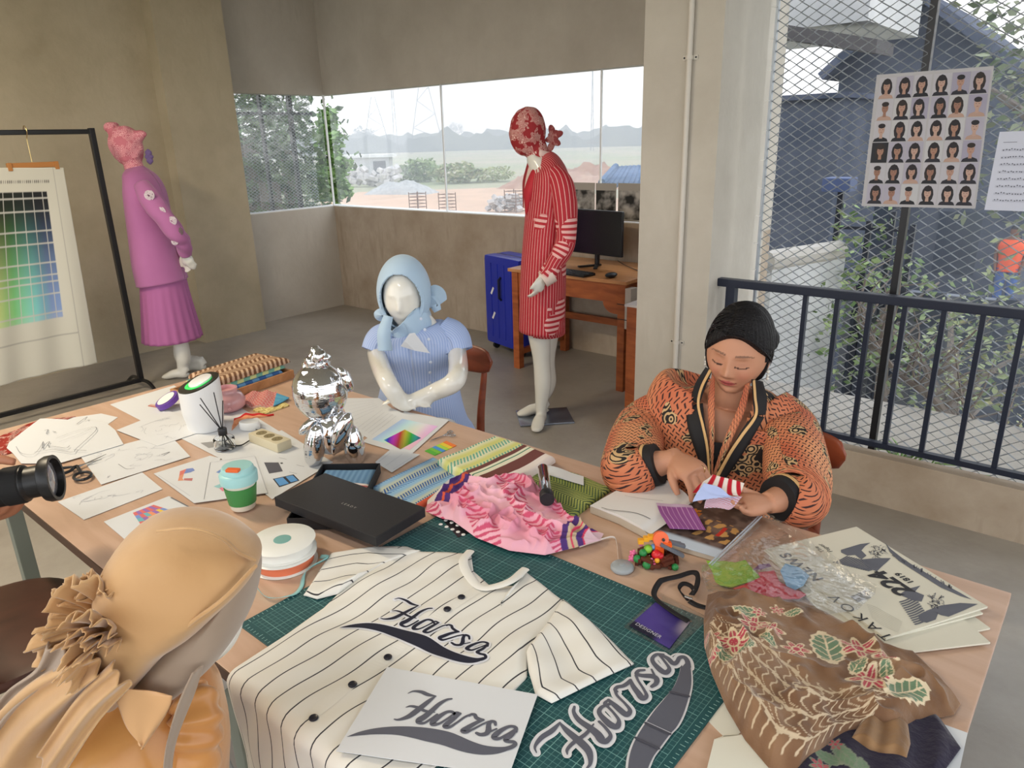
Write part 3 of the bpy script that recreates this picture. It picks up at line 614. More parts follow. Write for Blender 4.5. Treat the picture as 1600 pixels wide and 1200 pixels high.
# ------------------------------------------------------------------ drawing helpers on flat things
m_ink = mat('printed_ink', attr=True, rough=0.6)
m_paper = mat('white_paper', srgb(214, 217, 221), 0.75)
m_paper2 = mat('cream_paper', srgb(222, 220, 206), 0.8)
def ribbon2(P, Wd, z, k=None, zf=None, ends=True):
    P = np.asarray(P, float)[:, :2]; Wd = np.broadcast_to(np.asarray(Wd, float), (len(P),)); k = k or 7*len(P)
    Q = catmull(np.column_stack([P, Wd]), k) if len(P) > 2 else np.column_stack([resample(P, 6), np.full(6, Wd[0])])
    p, w = Q[:, :2], np.maximum(Q[:, 2], 1e-4)/2; T = np.gradient(p, axis=0); T /= np.maximum(np.linalg.norm(T, axis=1), 1e-9)[:, None]; Nn = np.stack([-T[:, 1], T[:, 0]], 1)
    L = p+Nn*w[:, None]; R = p-Nn*w[:, None]; n = len(p)
    V = np.vstack([L, R]); F = [[i, n+i, n+i+1, i+1] for i in range(n-1)]
    if ends:
        for e, s_ in ((0, -1), (n-1, 1)):
            b = len(V); arc = [p[e]+w[e]*(math.cos(a)*Nn[e]+s_*math.sin(a)*T[e]) for a in np.linspace(0, math.pi, 7)[1:-1]]
            V = np.vstack([V, arc]); F.append([e]+list(range(b, b+5))+[n+e])
    Z = np.full(len(V), z) if zf is None else zf(V[:, 0], V[:, 1])+z
    return np.column_stack([V, Z]), F
class INK:
    def __init__(s, z): s.m = MB(); s.z = z
    def poly(s, pts, col, px=True, dz=0.0):
        P = [tp(*p, z=s.z) if px else p for p in pts]; s.m.add([(p[0], p[1], s.z+dz) for p in P], [list(range(len(P)))], col); return s
    def line(s, pts, w, col, px=True, dz=0.0, k=None):
        P = [tp(*p, z=s.z) if px else p for p in pts]; V, F = ribbon2(P, w, s.z+dz, k); s.m.add(V, F, col); return s
    def build(s, name, parent): return s.m.build(name, m_ink, parent, cols=True)
def sheet(name, label, cat, corners, z, m=None, thick=0.0006, group=None, curl=None, N=8):
    """paper with four corners in photo pixels a,b,c,d going round"""
    a, b, c, d = corners; t = thing(name, (0, 0, 0), label, cat, group)
    cc = np.mean([tp(*q, z=z) for q in corners], axis=0); t.location = (cc[0], cc[1], z)
    o = patch('paper', ([a, b], [b, c], [d, c], [a, d]), m or m_paper, t, z0=z, thick=thick, N=N, Mv=N, h=curl); return t
rg = random.Random(11)
GREY = srgb(110, 112, 120); FAINT = srgb(176, 180, 190)
def mpx(pts, ox, oy, s): return [(ox+p[0]/s, oy+p[1]/s) for p in pts]
def uvpt(c, u, v):
    a, b, cc, d = [np.array(q, float) for q in c]; return tuple((1-u)*(1-v)*a+u*(1-v)*b+u*v*cc+(1-u)*v*d)
def textlines(ik, c, u0, u1, v0, v1, n, w, col, wob=0.0, frac=0.9):
    for i in range(n):
        v = v0+(v1-v0)*i/max(n-1, 1); e = u0+(u1-u0)*(frac+(1-frac)*rg.random()); u = u0
        while u < e:
            q = min(e, u+rg.uniform(0.03, 0.09)); ik.line([uvpt(c, u, v), uvpt(c, q, v)], w, col); u = q+0.012
def scribble(ik, c, n, w, col):
    for i in range(n):
        u, v = rg.uniform(.12, .8), rg.uniform(.15, .8); P = []
        for j in range(4): u += rg.uniform(-.06, .1); v += rg.uniform(-.08, .08); P.append(uvpt(c, min(max(u, .03), .97), min(max(v, .03), .97)))
        ik.line(P, w, col)
def paper(label, c, z, kind='scribble', m=None, n=10, **k):
    t = sheet('sketch_sheet' if kind == 'scribble' else 'paper_sheet', label, 'paper', c, z, m, **k); ik = INK(z+0.0010)
    if kind == 'scribble': scribble(ik, c, n, 0.0011, FAINT)
    if kind == 'text': textlines(ik, c, .12, .85, .12, .9, n, 0.0012, FAINT)
    return t, ik
Z0 = TZ+0.0004
# big white plotter sheets under the air purifier
t, ik = paper('large blank white sheet sticking out left of the air purifier', ((172, 632), (272, 602), (330, 640), (222, 658)), Z0, 'none')
t, ik = paper('large white sheet lying under the air purifier and reed diffuser', ((225, 655), (352, 622), (492, 708), (345, 717)), Z0+0.0011, 'none')
ik.poly(((313, 692), (331, 690), (346, 697), (326, 700)), srgb(150, 150, 150)); ik.build('printed_drawing', t)
c = ((345, 716), (440, 672), (520, 722), (425, 780)); t, ik = paper('white sheet printed with a grey card and two blue panels', c, Z0+0.0022, 'none')
ik.poly(mpx(((650, 690), (740, 690), (768, 745), (682, 760)), 250, 550, 4), srgb(88, 88, 98)); ik.poly(mpx(((705, 793), (835, 765), (872, 803), (745, 845)), 250, 550, 4), srgb(50, 52, 60))
ik.poly(mpx(((715, 795), (768, 784), (806, 822), (748, 838)), 250, 550, 4), srgb(96, 156, 214), dz=.0004); ik.poly(mpx(((785, 780), (830, 771), (862, 803), (818, 815)), 250, 550, 4), srgb(96, 156, 214), dz=.0004)
ik.poly(mpx(((750, 692), (765, 690), (770, 697), (757, 700)), 250, 550, 4), srgb(70, 70, 75))
for p in ((745, 660), (810, 750), (855, 706)): ik.line(mpx((p, (p[0]+45, p[1]+10)), 250, 550, 4), 0.0012, GREY)
ik.build('printed_drawing', t)
c = ((90, 784), (238, 742), (254, 764), (131, 812)); c = ((90, 784), (222, 738), (254, 764), (131, 812))
t, ik = paper('lowest sketch sheet at the left table edge, faint pencil lines', c, Z0+0.0011, n=12, group=None); ik.build('pencil_sketch', t)
c = ((140, 745), (246, 694), (297, 713), (155, 790)); c = ((125, 712), (262, 676), (297, 713), (158, 757))
t, ik = paper('sketch sheet with a dark pencil mark in the middle of the paper spread', c, Z0+0.0022, n=16)
ik.line(mpx(((740, 660), (790, 690), (840, 685)), 0, 560, 4), 0.0016, GREY); ik.line(mpx(((1010, 600), (1060, 585), (1025, 605)), 0, 560, 4), 0.003, GREY); ik.build('pencil_sketch', t)
c = ((182, 672), (262, 640), (322, 672), (246, 697))
t, ik = paper('sketch sheet between the purple tape roll and the big white sheet', c, Z0+0.0033, n=14); ik.line(mpx(((870, 430), (960, 395), (1060, 365)), 0, 560, 4), 0.0014, FAINT); ik.build('pencil_sketch', t)
c = ((240, 741), (327, 712), (330, 740), (300, 783)); t, ik = paper('printed sheet with a small pink and blue curved motif', ((240, 740), (328, 712), (345, 716), (303, 786)), Z0+0.0033, 'none')
for j, (cl, pts) in enumerate(((srgb(214, 120, 110), ((1125, 705), (1165, 690), (1150, 720), (1120, 735))), (srgb(120, 140, 200), ((1165, 690), (1205, 685), (1218, 700), (1190, 712), (1150, 720))), (srgb(220, 150, 120), ((1120, 735), (1150, 720), (1140, 750), (1150, 762), (1112, 765))), (srgb(190, 120, 120), ((1150, 750), (1205, 748), (1200, 765), (1150, 762))))):
    ik.poly(mpx(pts, 0, 560, 4), cl)
ik.line(mpx(((990, 730), (1190, 860)), 0, 560, 4), .001, FAINT); ik.build('printed_drawing', t)
c = ((318, 722), (398, 712), (418, 770), (303, 786)); t, ik = paper('printed pattern sheet partly under the green reusable cup', c, Z0+0.0045, 'none')
ik.line(mpx(((1315, 650), (1275, 880)), 0, 560, 4), .0013, GREY); ik.line(mpx(((1315, 650), (1590, 610)), 0, 560, 4), .0013, FAINT)
for cl, pts in ((srgb(120, 150, 205), ((1350, 712), (1400, 680), (1420, 700), (1385, 722))), (srgb(222, 150, 130), ((1400, 680), (1470, 655), (1490, 680), (1420, 700))), (srgb(150, 200, 205), ((1335, 800), (1385, 780), (1400, 800), (1370, 812))), (srgb(225, 130, 150), ((1370, 812), (1400, 800), (1420, 825), (1390, 830)))):
    ik.poly(mpx(pts, 0, 560, 4), cl)
ik.build('printed_drawing', t)
c = ((162, 815), (266, 775), (392, 840), (225, 858)); t, ik = paper('white printed sheet with a patchwork shape behind the gold scarf', ((162, 815), (264, 775), (396, 845), (230, 872)), Z0+0.0011, 'none')
pal = [srgb(*q) for q in ((216, 110, 110), (232, 196, 80), (120, 150, 215), (150, 110, 180), (110, 180, 190), (230, 150, 110))]
qd = mpx(((830, 965), (960, 915), (1200, 990), (880, 1040)), 0, 560, 4)
for i in range(7):
    for j in range(4):
        u0, u1, v0, v1 = i/7, (i+1)/7, j/4, (j+1)/4
        ik.poly([uvpt(qd, u0, v0), uvpt(qd, u1, v0), uvpt(qd, u1, v1), uvpt(qd, u0, v1)], pal[(i*3+j*2+(i*j) % 3) % 6])
ik.line(mpx(((1070, 870), (1185, 930)), 0, 560, 4), .004, GREY); ik.build('printed_drawing', t)
# pencil portrait pile at the far left
c = ((7, 697), (64, 656), (196, 688), (40, 722)); t, ik = paper('blank sheet under the pencil drawing at the far left', ((60, 660), (158, 646), (184, 652), (150, 676)), Z0+0.0004, 'none')
c = ((7, 697), (64, 656), (168, 660), (193, 693)); t = thing('sketch_sheet', (*tp(90, 690), Z0), 'large pencil line drawing on white paper at the left end of the table', 'paper')
patch('paper', ([(33, 724), (92, 724), (193, 694)], [(193, 694), (180, 672), (165, 660)], [(7, 697), (64, 656), (165, 660)], [(33, 724), (20, 708), (7, 697)]), m_paper, t, z0=Z0+0.0045, thick=0.0006, N=20, Mv=20, h=lambda U, V, X, Y: 0.006*np.sin(U*3.1)*V)
ik = INK(Z0+0.0130)
for pts, w in ((((100, 550), (130, 590), (200, 600), (240, 570), (270, 520)), .0012), (((270, 520), (265, 560), (290, 530), (310, 520), (300, 545), (340, 550), (410, 560), (435, 545)), .002), (((215, 585), (330, 570), (450, 585), (480, 560), (590, 460), (600, 430), (570, 430)), .0018), (((350, 500), (450, 460), (560, 430)), .001), (((370, 520), (480, 480), (570, 440)), .001), (((280, 450), (300, 445), (290, 470), (310, 465)), .002), (((480, 410), (520, 380), (545, 365), (530, 385)), .002), (((460, 570), (540, 575)), .0016), (((330, 455), (350, 460)), .002)):
    ik.line(mpx(pts, 0, 560, 4), w, srgb(96, 100, 112))
ik.build('pencil_sketch', t)
# papers by the blue mannequin
c = ((540, 622), (592, 624), (612, 650), (560, 668)); c = ((530, 622), (592, 622), (615, 640), (560, 690)); t, ik = paper('typed sheet lying behind the silver foil toy', c, Z0, 'text', n=10); ik.build('typed_lines', t)
c = ((560, 660), (612, 638), (640, 652), (588, 684)); t, ik = paper('typed sheet in front of the blue seated mannequin', ((548, 668), (598, 632), (655, 655), (600, 700)), Z0+0.0011, 'text', n=9); ik.build('typed_lines', t)
c = ((566, 690), (632, 643), (702, 656), (640, 712)); t, ik = paper('sheet printed with a rainbow colour chart in front of the blue mannequin', c, Z0+0.0022, 'none')
o = patch('colour_chart', ([uvpt(c, .12, .1), uvpt(c, .8, .14)], [uvpt(c, .8, .14), uvpt(c, .8, .92)], [uvpt(c, .12, .9), uvpt(c, .8, .92)], [uvpt(c, .12, .1), uvpt(c, .12, .9)]), m_ink, t, z0=Z0+0.003, thick=0.0002, N=40, Mv=40,
    col=lambda U, V, X, Y: np.stack([0.42+0.42*sm(0, .8, V)+0*U, 0.80-0.30*sm(.6, 1, V)-.22*(1-sm(0, .35, V)), 0.86-0.50*np.exp(-((V-.55)/.22)**2)*(1-U)-.25*sm(.7, 1, V)*(1-U)], -1))
def rb(U, V, X, Y):
    h_ = (U*0.55+V*0.55+.55) % 1; f = lambda q: np.clip(np.abs((h_*6+q) % 6-3)-1, 0, 1); s_ = 0.10+0.55*(1-V*0.6); return np.stack([f(0)*s_, f(4)*s_, f(2)*s_], -1)*0.8+0.02
patch('saturated_chart', ([uvpt(c, .18, .30), uvpt(c, .55, .42)], [uvpt(c, .55, .42), uvpt(c, .45, .86)], [uvpt(c, .08, .74), uvpt(c, .45, .86)], [uvpt(c, .18, .30), uvpt(c, .08, .74)]), m_ink, t, z0=Z0+0.0034, thick=0.0002, N=40, Mv=40, col=rb)
c = ((586, 722), (610, 702), (656, 710), (612, 738)); t, ik = paper('small white note card beside the black gift box', c, Z0+0.0033, 'text', n=3); ik.build('typed_lines', t)
# bright paper stack bottom centre right
for i in range(5):
    d_ = i*3; c = ((1128-d_, 1150+d_*.4), (1216-d_*.6, 1140-d_*.2+3), (1300-d_, 1235), (1090, 1260))
    sheet('paper_sheet', 'cream sheet in the loose pile right of the lettering cutout at the bottom edge', 'paper', c, Z0+i*0.0014, m_paper2, group='cream paper pile by the brown cloth')
sheet('paper_sheet', 'white sheet sticking out under the folded cloth at the right table edge', 'paper', ((1470, 1130), (1512, 1145), (1500, 1200), (1440, 1200)), Z0, m_paper)
sheet('paper_sheet', 'white sheet corner showing between the green mat and brown cloth', 'paper', ((1090, 1110), (1150, 1070), (1200, 1105), (1140, 1160)), Z0, m_paper2)
# ------------------------------------------------------------------ cutting mat
mm = bpy.data.materials.new('cutting_mat_green'); mm.use_nodes = True; nt = mm.node_tree; b = nt.nodes['Principled BSDF']; L = nt.links
t_ = nt.nodes.new('ShaderNodeTexCoord'); sx = nt.nodes.new('ShaderNodeSeparateXYZ'); L.new(t_.outputs['Object'], sx.inputs[0])
def mth(op, a, b_=None, nt=nt):
    n = nt.nodes.new('ShaderNodeMath'); n.operation = op
    for i, v in enumerate((a, b_)):
        if v is None: continue
        if isinstance(v, (int, float)): n.inputs[i].default_value = v
        else: nt.links.new(v, n.inputs[i])
    return n.outputs[0]
def gridl(c, per, w): return mth('LESS_THAN', mth('ABSOLUTE', mth('SUBTRACT', mth('FRACT', mth('ADD', mth('DIVIDE', c, per), 50.5)), 0.5)), w/per)
fine = mth('MAXIMUM', gridl(sx.outputs[0], 0.01, 0.0004), gridl(sx.outputs[1], 0.01, 0.0004))
bold = mth('MAXIMUM', gridl(sx.outputs[0], 0.05, 0.0006), gridl(sx.outputs[1], 0.05, 0.0006))
inside = mth('MULTIPLY', mth('LESS_THAN', mth('ABSOLUTE', sx.outputs[0]), 0.4), mth('LESS_THAN', mth('ABSOLUTE', sx.outputs[1]), 0.27))
fac = mth('MULTIPLY', mth('MAXIMUM', mth('MULTIPLY', fine, 0.45), mth('MULTIPLY', bold, 0.8)), inside)
mx = nt.nodes.new('ShaderNodeMix'); mx.data_type = 'RGBA'; mx.inputs['A'].default_value = (*srgb(30, 78, 82), 1); mx.inputs['B'].default_value = (*srgb(130, 178, 172), 1)
L.new(fac, mx.inputs['Factor']); L.new(mx.outputs['Result'], b.inputs['Base Color']); b.inputs['Roughness'].default_value = 0.5
MX0, MX1, MY0, MY1 = -1.215, -0.38, 0.565, 1.145
cm = thing('cutting_mat', ((MX0+MX1)/2, (MY0+MY1)/2, TZ), 'dark green gridded cutting mat under the striped shirt', 'cutting mat')
MB().box(MX0, MX1, MY0, MY1, TZ, TZ+0.003, bev=0.001).build('mat', mm, cm)
k = MB()
for i in range(81):
    x = MX0+0.017+i*0.01; l = 0.006 if i % 5 else 0.009
    for y0, s_ in ((MY0+0.004, 1), (MY1-0.004, -1)): k.box(x-0.0004, x+0.0004, min(y0, y0+s_*l), max(y0, y0+s_*l), TZ+0.0030, TZ+0.0033)
for i in range(55):
    y = MY0+0.02+i*0.01; l = 0.006 if i % 5 else 0.009
    for x0, s_ in ((MX0+0.004, 1), (MX1-0.004, -1)): k.box(min(x0, x0+s_*l), max(x0, x0+s_*l), y-0.0004, y+0.0004, TZ+0.0030, TZ+0.0033)
k.build('edge_ruler', mat('mat_marking', srgb(150, 190, 182), 0.6), cm)
# ------------------------------------------------------------------ striped shirt
ZS = TZ+0.0040
def shirt_h(x, y):
    return 0.0045+0.0022*np.sin(x*34+y*9)*np.sin(y*23+1.3)+0.0012*np.sin(x*70-y*40)+0.006*np.exp(-(((x+1.10)/0.05)**2+((y-0.82)/0.05)**2))+0.004*np.exp(-(((x+0.72)/0.03)**2+((y-0.84)/0.06)**2))
EDGE = TY0-0.008
def drape(X, Y, Z):
    """cloth hanging over the near table edge"""
    R = 0.02; over = np.maximum(EDGE+R-Y, 0); ang = np.clip(over/R, 0, math.pi/2); fall = np.maximum(over-R*math.pi/2, 0)
    Yn = np.where(over > 0, EDGE+R-(R+Z-ZS)*np.sin(ang)-0.012*np.sin(X*24)*np.minimum(fall*6, 1), Y)
    Zn = np.where(over > 0, ZS-R+(R+Z-ZS)*np.cos(ang)-fall, Z); return Yn, Zn
def stripe_mat(name, base, line, frac=0.06, rough=0.85, soft=0.02, wob=0.0):
    m = bpy.data.materials.new(name); m.use_nodes = True; nt = m.node_tree; b = nt.nodes['Principled BSDF']; b.inputs['Roughness'].default_value = rough
    uv = nt.nodes.new('ShaderNodeUVMap'); sx = nt.nodes.new('ShaderNodeSeparateXYZ'); nt.links.new(uv.outputs[0], sx.inputs[0])
    d = mth('ABSOLUTE', mth('SUBTRACT', mth('FRACT', sx.outputs[0], None, nt), 0.5, nt), None, nt)
    r = nt.nodes.new('ShaderNodeMapRange'); r.inputs[1].default_value = frac/2; r.inputs[2].default_value = frac/2+soft; r.inputs[3].default_value = 1; r.inputs[4].default_value = 0; nt.links.new(d, r.inputs[0])
    mx = nt.nodes.new('ShaderNodeMix'); mx.data_type = 'RGBA'; mx.inputs['A'].default_value = (*base, 1); mx.inputs['B'].default_value = (*line, 1)
    nt.links.new(r.outputs[0], mx.inputs['Factor']); nt.links.new(mx.outputs['Result'], b.inputs['Base Color']); MATS[name] = m; return m
m_pin = stripe_mat('pinstripe_cotton', srgb(226, 224, 217), srgb(40, 40, 48), 0.045, soft=0.02)
def shirt_part(name, sides, uvf, parent, dz=0.0, N=70, Mv=70, dr=True, thick=0.003, h=None, m=None):
    P, U, Vv = coons(*sides, N, Mv); X, Y = P[..., 0], P[..., 1]; H = shirt_h(X, Y)+dz
    if h is not None: H = H+h(U, Vv)
    Z = ZS+H; e = np.minimum(np.minimum(U, 1-U), np.minimum(Vv, 1-Vv)); Z = Z-(H-0.001)*(1-sm(0, 0.05, e))*0.7
    uv = uvf(U, Vv, X, Y); Yd, Zd = drape(X, Y, Z) if dr else (Y, Z)
    V = np.stack([X, Yd, Zd], -1).reshape(-1, 3); o = mk(name, V, gridfaces(N, Mv), m or m_pin, parent, True, uvs=np.stack([uv, Vv], -1).reshape(-1, 2))
    s_ = o.modifiers.new('s', 'SOLIDIFY'); s_.thickness = thick; s_.offset = -1; return o
w = lambda *q: tp(*q, z=ZS+0.005)
sh_ = thing('baseball_shirt', (-0.91, 0.78, ZS), 'white pinstriped baseball shirt with dark buttons spread over the green mat', 'shirt')
SPC = 0.041; wav = lambda X, Y: 0.10*np.sin(Y*17+X*8)+0.06*np.sin(Y*41-X*12)
top = [(-1.215, 0.925), (-1.165, 0.965), w(657, 860), w(700, 861), w(736, 864), (-0.97, 0.985), (-0.90, 0.965), (-0.86, 1.0), w(821, 891), w(880, 937)]
bot_l = [(-1.215, 0.925), (-1.185, 0.85), (-1.145, 0.77), (-1.12, 0.70), (-1.108, 0.60), (-1.10, 0.49), (-1.10, 0.16)]
bot_r = [w(880, 937), w(850, 985), w(824, 1022), (-0.67, 0.80), (-0.665, 0.7), (-0.655, 0.5), (-0.65, 0.16)]
shirt_part('body', (bot_l, [bot_l[-1], (-0.88, 0.14), bot_r[-1]], bot_r, top), lambda U, V, X, Y: (X+0.905)/SPC+0.0+wav(X, Y), sh_, N=110, Mv=110)
shirt_part('sleeve', ([w(474, 929), w(495, 935), w(528, 927), w(548, 913)], [w(548, 913), w(600, 880), (-1.125, 0.972)], [w(516, 864), w(560, 856), w(589, 853), w(657, 860)], [w(474, 929), w(495, 897), w(516, 864)]), lambda U, V, X, Y: V*4.0+0.25+0.12*np.sin(U*7+V*3), sh_, 0.003, 50, 40, h=lambda U, V: 0.008*np.exp(-((V-.15)/.12)**2)*sm(.2, .6, U))
shirt_part('sleeve', ([w(880, 937), w(900, 953), w(945, 992), w(990, 1037)], [w(990, 1037), w(940, 1060), w(895, 1082), w(862, 1098)], [w(824, 1018), w(828, 1050), w(838, 1085), w(862, 1098)], [w(880, 937), w(855, 975), w(824, 1018)]), lambda U, V, X, Y: V*4.6+0.35+0.12*np.sin(U*6), sh_, 0.003, 50, 40, h=lambda U, V: 0.006*np.sin(V*9)*np.sin(U*3))
k = MB(); zc = lambda p, d: (p[0], p[1], ZS+float(shirt_h(p[0], p[1]))+d)
P_ = catmull([zc(w(735, 863), 0.004), zc((-1.0, 0.985), 0.012), zc((-0.955, 0.955), 0.008), zc((-0.905, 0.945), 0.005), zc((-0.868, 0.985), 0.010), zc(w(821, 891), 0.005)], 40)
MB().tube(P_, 0.0032, 8, ref=(0, 0, 1), ecc=3.2).build('collar', mat('shirt_cotton', srgb(226, 224, 217), 0.85), sh_, ang=60)
P_ = [zc((x, y), 0.0006) for x, y in ((-0.915, 0.945), (-0.914, 0.8), (-0.903, 0.68), (-0.893, 0.52))]
V_, F_ = ribbon2([p[:2] for p in P_], 0.026, ZS+0.0004, 60, zf=lambda x, y: shirt_h(x, y)); mk('placket', V_, F_, MATS['shirt_cotton'], sh_)
m_btn = mat('dark_button', srgb(34, 34, 44), 0.35)
for q in ((721, 934), (699, 954), (606, 1026), (551, 1071), (490, 1122)):
    p = w(*q); z = ZS+float(shirt_h(*p))+0.0006; kb = MB().lathe((p[0], p[1], z), [(0.0075, 0), (0.0078, 0.002), (0.0068, 0.003), (0.005, 0.0022)], 20)
    kb.build('button', m_btn, sh_, ang=50)
# ------------------------------------------------------------------ the script lettering, drawn once in the plane of the printed paper
ST = [([(570, 208), (610, 192), (670, 197), (720, 218), (780, 230)], [5, 14, 26, 28, 10]),
 ([(775, 232), (730, 265), (680, 305), (630, 345), (580, 380), (530, 400), (490, 408), (466, 404)], [12, 30, 38, 42, 38, 26, 16, 10]),
 ([(555, 314), (590, 305), (640, 315), (700, 342), (772, 352)], [6, 16, 22, 22, 8]),
 ([(900, 250), (860, 258), (805, 290), (750, 340), (695, 385), (655, 410), (650, 428), (690, 434), (740, 405), (790, 368)], [14, 20, 30, 36, 44, 44, 30, 20, 18, 16]),
 ([(930, 374), (905, 350), (865, 350), (815, 378), (765, 418), (758, 442), (800, 440), (850, 412), (900, 378), (935, 355), (968, 362)], [18, 22, 24, 32, 40, 34, 20, 16, 16, 20, 12]),
 ([(965, 362), (915, 400), (865, 440), (850, 460), (885, 464), (940, 430), (1000, 388), (1048, 368)], [18, 32, 36, 32, 22, 16, 16, 16]),
 ([(1035, 380), (1050, 368), (1075, 372), (1085, 392), (1110, 405), (1140, 410)], [14, 20, 24, 26, 26, 18]),
 ([(1138, 410), (1080, 435), (1020, 470), (985, 492), (1010, 504), (1060, 482), (1130, 445), (1180, 424)], [18, 28, 36, 34, 22, 16, 14, 16]),
 ([(1232, 448), (1225, 426), (1195, 424), (1180, 450), (1178, 490), (1160, 515), (1120, 522), (1088, 510)], [18, 22, 24, 30, 36, 32, 26, 20]),
 ([(1140, 524), (1190, 500), (1240, 478)], [16, 14, 12]),
 ([(1388, 500), (1385, 470), (1345, 460), (1295, 478), (1235, 520), (1222, 545), (1260, 552), (1320, 520), (1388, 480)], [18, 24, 22, 28, 38, 34, 22, 16, 16]),
 ([(1390, 480), (1355, 525), (1310, 560), (1330, 574), (1370, 578), (1380, 598), (1350, 618), (1300, 632)], [18, 28, 32, 24, 24, 28, 30, 30])]
SWT = [(105, 537), (200, 500), (320, 473), (450, 460), (600, 460), (750, 474), (880, 500), (960, 530), (1050, 570), (1140, 600), (1230, 613), (1310, 612), (1362, 596)]
SWB = [(105, 537), (220, 525), (330, 518), (480, 522), (600, 545), (700, 570), (820, 597), (940, 637), (1040, 662), (1140, 673), (1240, 666), (1320, 642), (1376, 606)]
ZPAP = ZS+0.0135
def logo_w(p): return tp(520+p[0]/4.848, 1040+p[1]/4.848, z=ZPAP)
LGS = [(np.array([logo_w(p) for p in P]), np.array(wd)*0.00026) for P, wd in ST]
LGT = np.array([logo_w(p) for p in SWT]); LGB = np.array([logo_w(p) for p in SWB])
def logo(parent, name, aff, z, m, wf=1.0, extra=0.0, zf=None, swoosh=True, letters=True, cut=1.0):
    k = MB()
    A = (lambda P: P) if aff is None else (lambda P: np.column_stack([P, np.ones(len(P))])@aff)
    if letters:
        for i, (P, wd) in enumerate(LGS):
            V, F = ribbon2(A(P), wd*wf+extra, z+i*0.00005, 8*len(P), zf); k.add(V, F)
    if swoosh:
        a, b = catmull(A(LGT), 70), catmull(A(LGB), 70); nk = int(70*cut)
        a, b = a[::-1][:nk], b[::-1][:nk]
        d = a-b; L = np.linalg.norm(d, axis=1)[:, None]; dn = d/np.maximum(L, 1e-6); a = a+dn*extra/2; b = b-dn*extra/2
        n_ = len(a); XY = np.vstack([a*(1-t)+b*t for t in (0, .33, .67, 1)]); Z = np.full(len(XY), z) if zf is None else z+zf(XY[:, 0], XY[:, 1])
        k.add(np.column_stack([XY, Z]), [[r*n_+i, (r+1)*n_+i, (r+1)*n_+i+1, r*n_+i+1] for r in range(3) for i in range(n_-1)])
    return k.build(name, m, parent)
def affine(src, dst, so, ss, do, ds, zd):
    A = np.array([[*logo_w(p), 1] for p in src]); B = np.array([tp(do[0]+p[0]/ds, do[1]+p[1]/ds, z=zd) for p in dst]); return np.linalg.lstsq(A, B, rcond=None)[0]
m_lead = mat('slate_ink', srgb(92, 94, 106), 0.5); m_nav = mat('navy_felt', srgb(28, 30, 48), 0.8)
pp = thing('logo_print', (*tp(680, 1120, z=ZPAP), ZPAP), 'white sheet printed with grey Harsa script lettering, lying on the shirt', 'paper')
patch('paper', ([(605, 1042), (840, 1085)], [(840, 1085), (795, 1212)], [(525, 1173), (795, 1250)], [(605, 1042), (525, 1173)]), m_paper, pp, z0=ZPAP-0.002, thick=0.001, N=6, Mv=6)
logo(pp, 'printed_lettering', None, ZPAP-0.0004, m_lead)
af = affine([(105, 537), (570, 208), (466, 404), (1380, 590), (902, 250), (1090, 655), (1222, 545), (985, 492)], [(35, 362), (545, 105), (340, 295), (1415, 650), (915, 195), (1080, 690), (1225, 575), (950, 465)], 0, 0, (530, 920), 6.154, ZS+0.006)
patch_l = mk('lettering_backing', *(lambda k: (np.concatenate(k.V), k.F))(MB().add([(0, 0, -5)]*3, [(0, 1, 2)])), m_paper, sh_) if False else None
logo(sh_, 'lettering_border', af, ZS+0.0010, mat('white_felt', srgb(225, 226, 232), 0.85), 0.75, 0.0080, zf=shirt_h)
logo(sh_, 'sewn_lettering', af, ZS+0.0018, m_nav, 0.85, 0.0, zf=shirt_h)
ac = affine([(570, 208), (902, 250), (1350, 462), (1380, 590), (985, 492), (466, 404), (1215, 425), (1088, 510), (1222, 545)], [(120, 1030), (355, 660), (1120, 100), (1460, 170), (1060, 600), (480, 1130), (960, 280), (1110, 470), (1210, 320)], 0, 0, (830, 1000), 5.926, TZ+0.006)
cz = lambda x, y: 0.022*sm(-0.60, -0.72, x)*sm(0.72, 0.62, y)*0+0.0015*np.sin(x*60)
ct = thing('lettering_cutout', (*tp(980, 1110), TZ+0.003), 'cut out grey Harsa script lettering with a white border lying on the green mat', 'lettering')
logo(ct, 'paper_border', ac, TZ+0.0052, mat('cutout_white', srgb(215, 216, 220), 0.7), 1.2, 0.012, zf=cz, swoosh=False)
logo(ct, 'grey_face', ac, TZ+0.0062, m_lead, 1.22, 0.0, zf=cz, swoosh=False)
so_ = catmull([tp(830+a/5.926, 1000+b/5.926, z=TZ+.005) for a, b in ((1296, 240), (1290, 200), (1305, 160), (1345, 137), (1400, 142), (1450, 180), (1475, 260), (1482, 400), (1460, 520), (1410, 680), (1350, 800), (1280, 880), (1190, 1000), (1120, 1100), (1060, 1240), (980, 1400))], 60)
si_ = catmull([tp(830+a/5.926, 1000+b/5.926, z=TZ+.005) for a, b in ((1300, 244), (1322, 215), (1345, 187), (1368, 195), (1382, 240), (1366, 330), (1318, 440), (1235, 545), (1150, 645), (1060, 770), (990, 880), (940, 980), (910, 1080), (895, 1200), (890, 1300), (900, 1420))], 60)
for nm_, ex_, z_, mt_ in (('paper_border', .0045, TZ+.0050, MATS['cutout_white']), ('grey_face', 0, TZ+.0058, m_lead)):
    d_ = so_-si_; d_ = d_/np.linalg.norm(d_, axis=1)[:, None]; a_, b_ = so_+d_*ex_, si_-d_*ex_; mk(nm_, [(*p, z_) for p in a_]+[(*p, z_) for p in b_], [(i, i+1, 61+i, 60+i) for i in range(59)], mt_, ct)
for a, b in (((1060, 768), (1285, 868)), ((968, 905), (1180, 1003)), ((1290, 480), (1458, 520))):
    ik = INK(TZ+0.0072); ik.line(mpx((a, b), 830, 1000, 5.926), 0.005, srgb(74, 75, 86)); ik.build('tape_seam', ct)
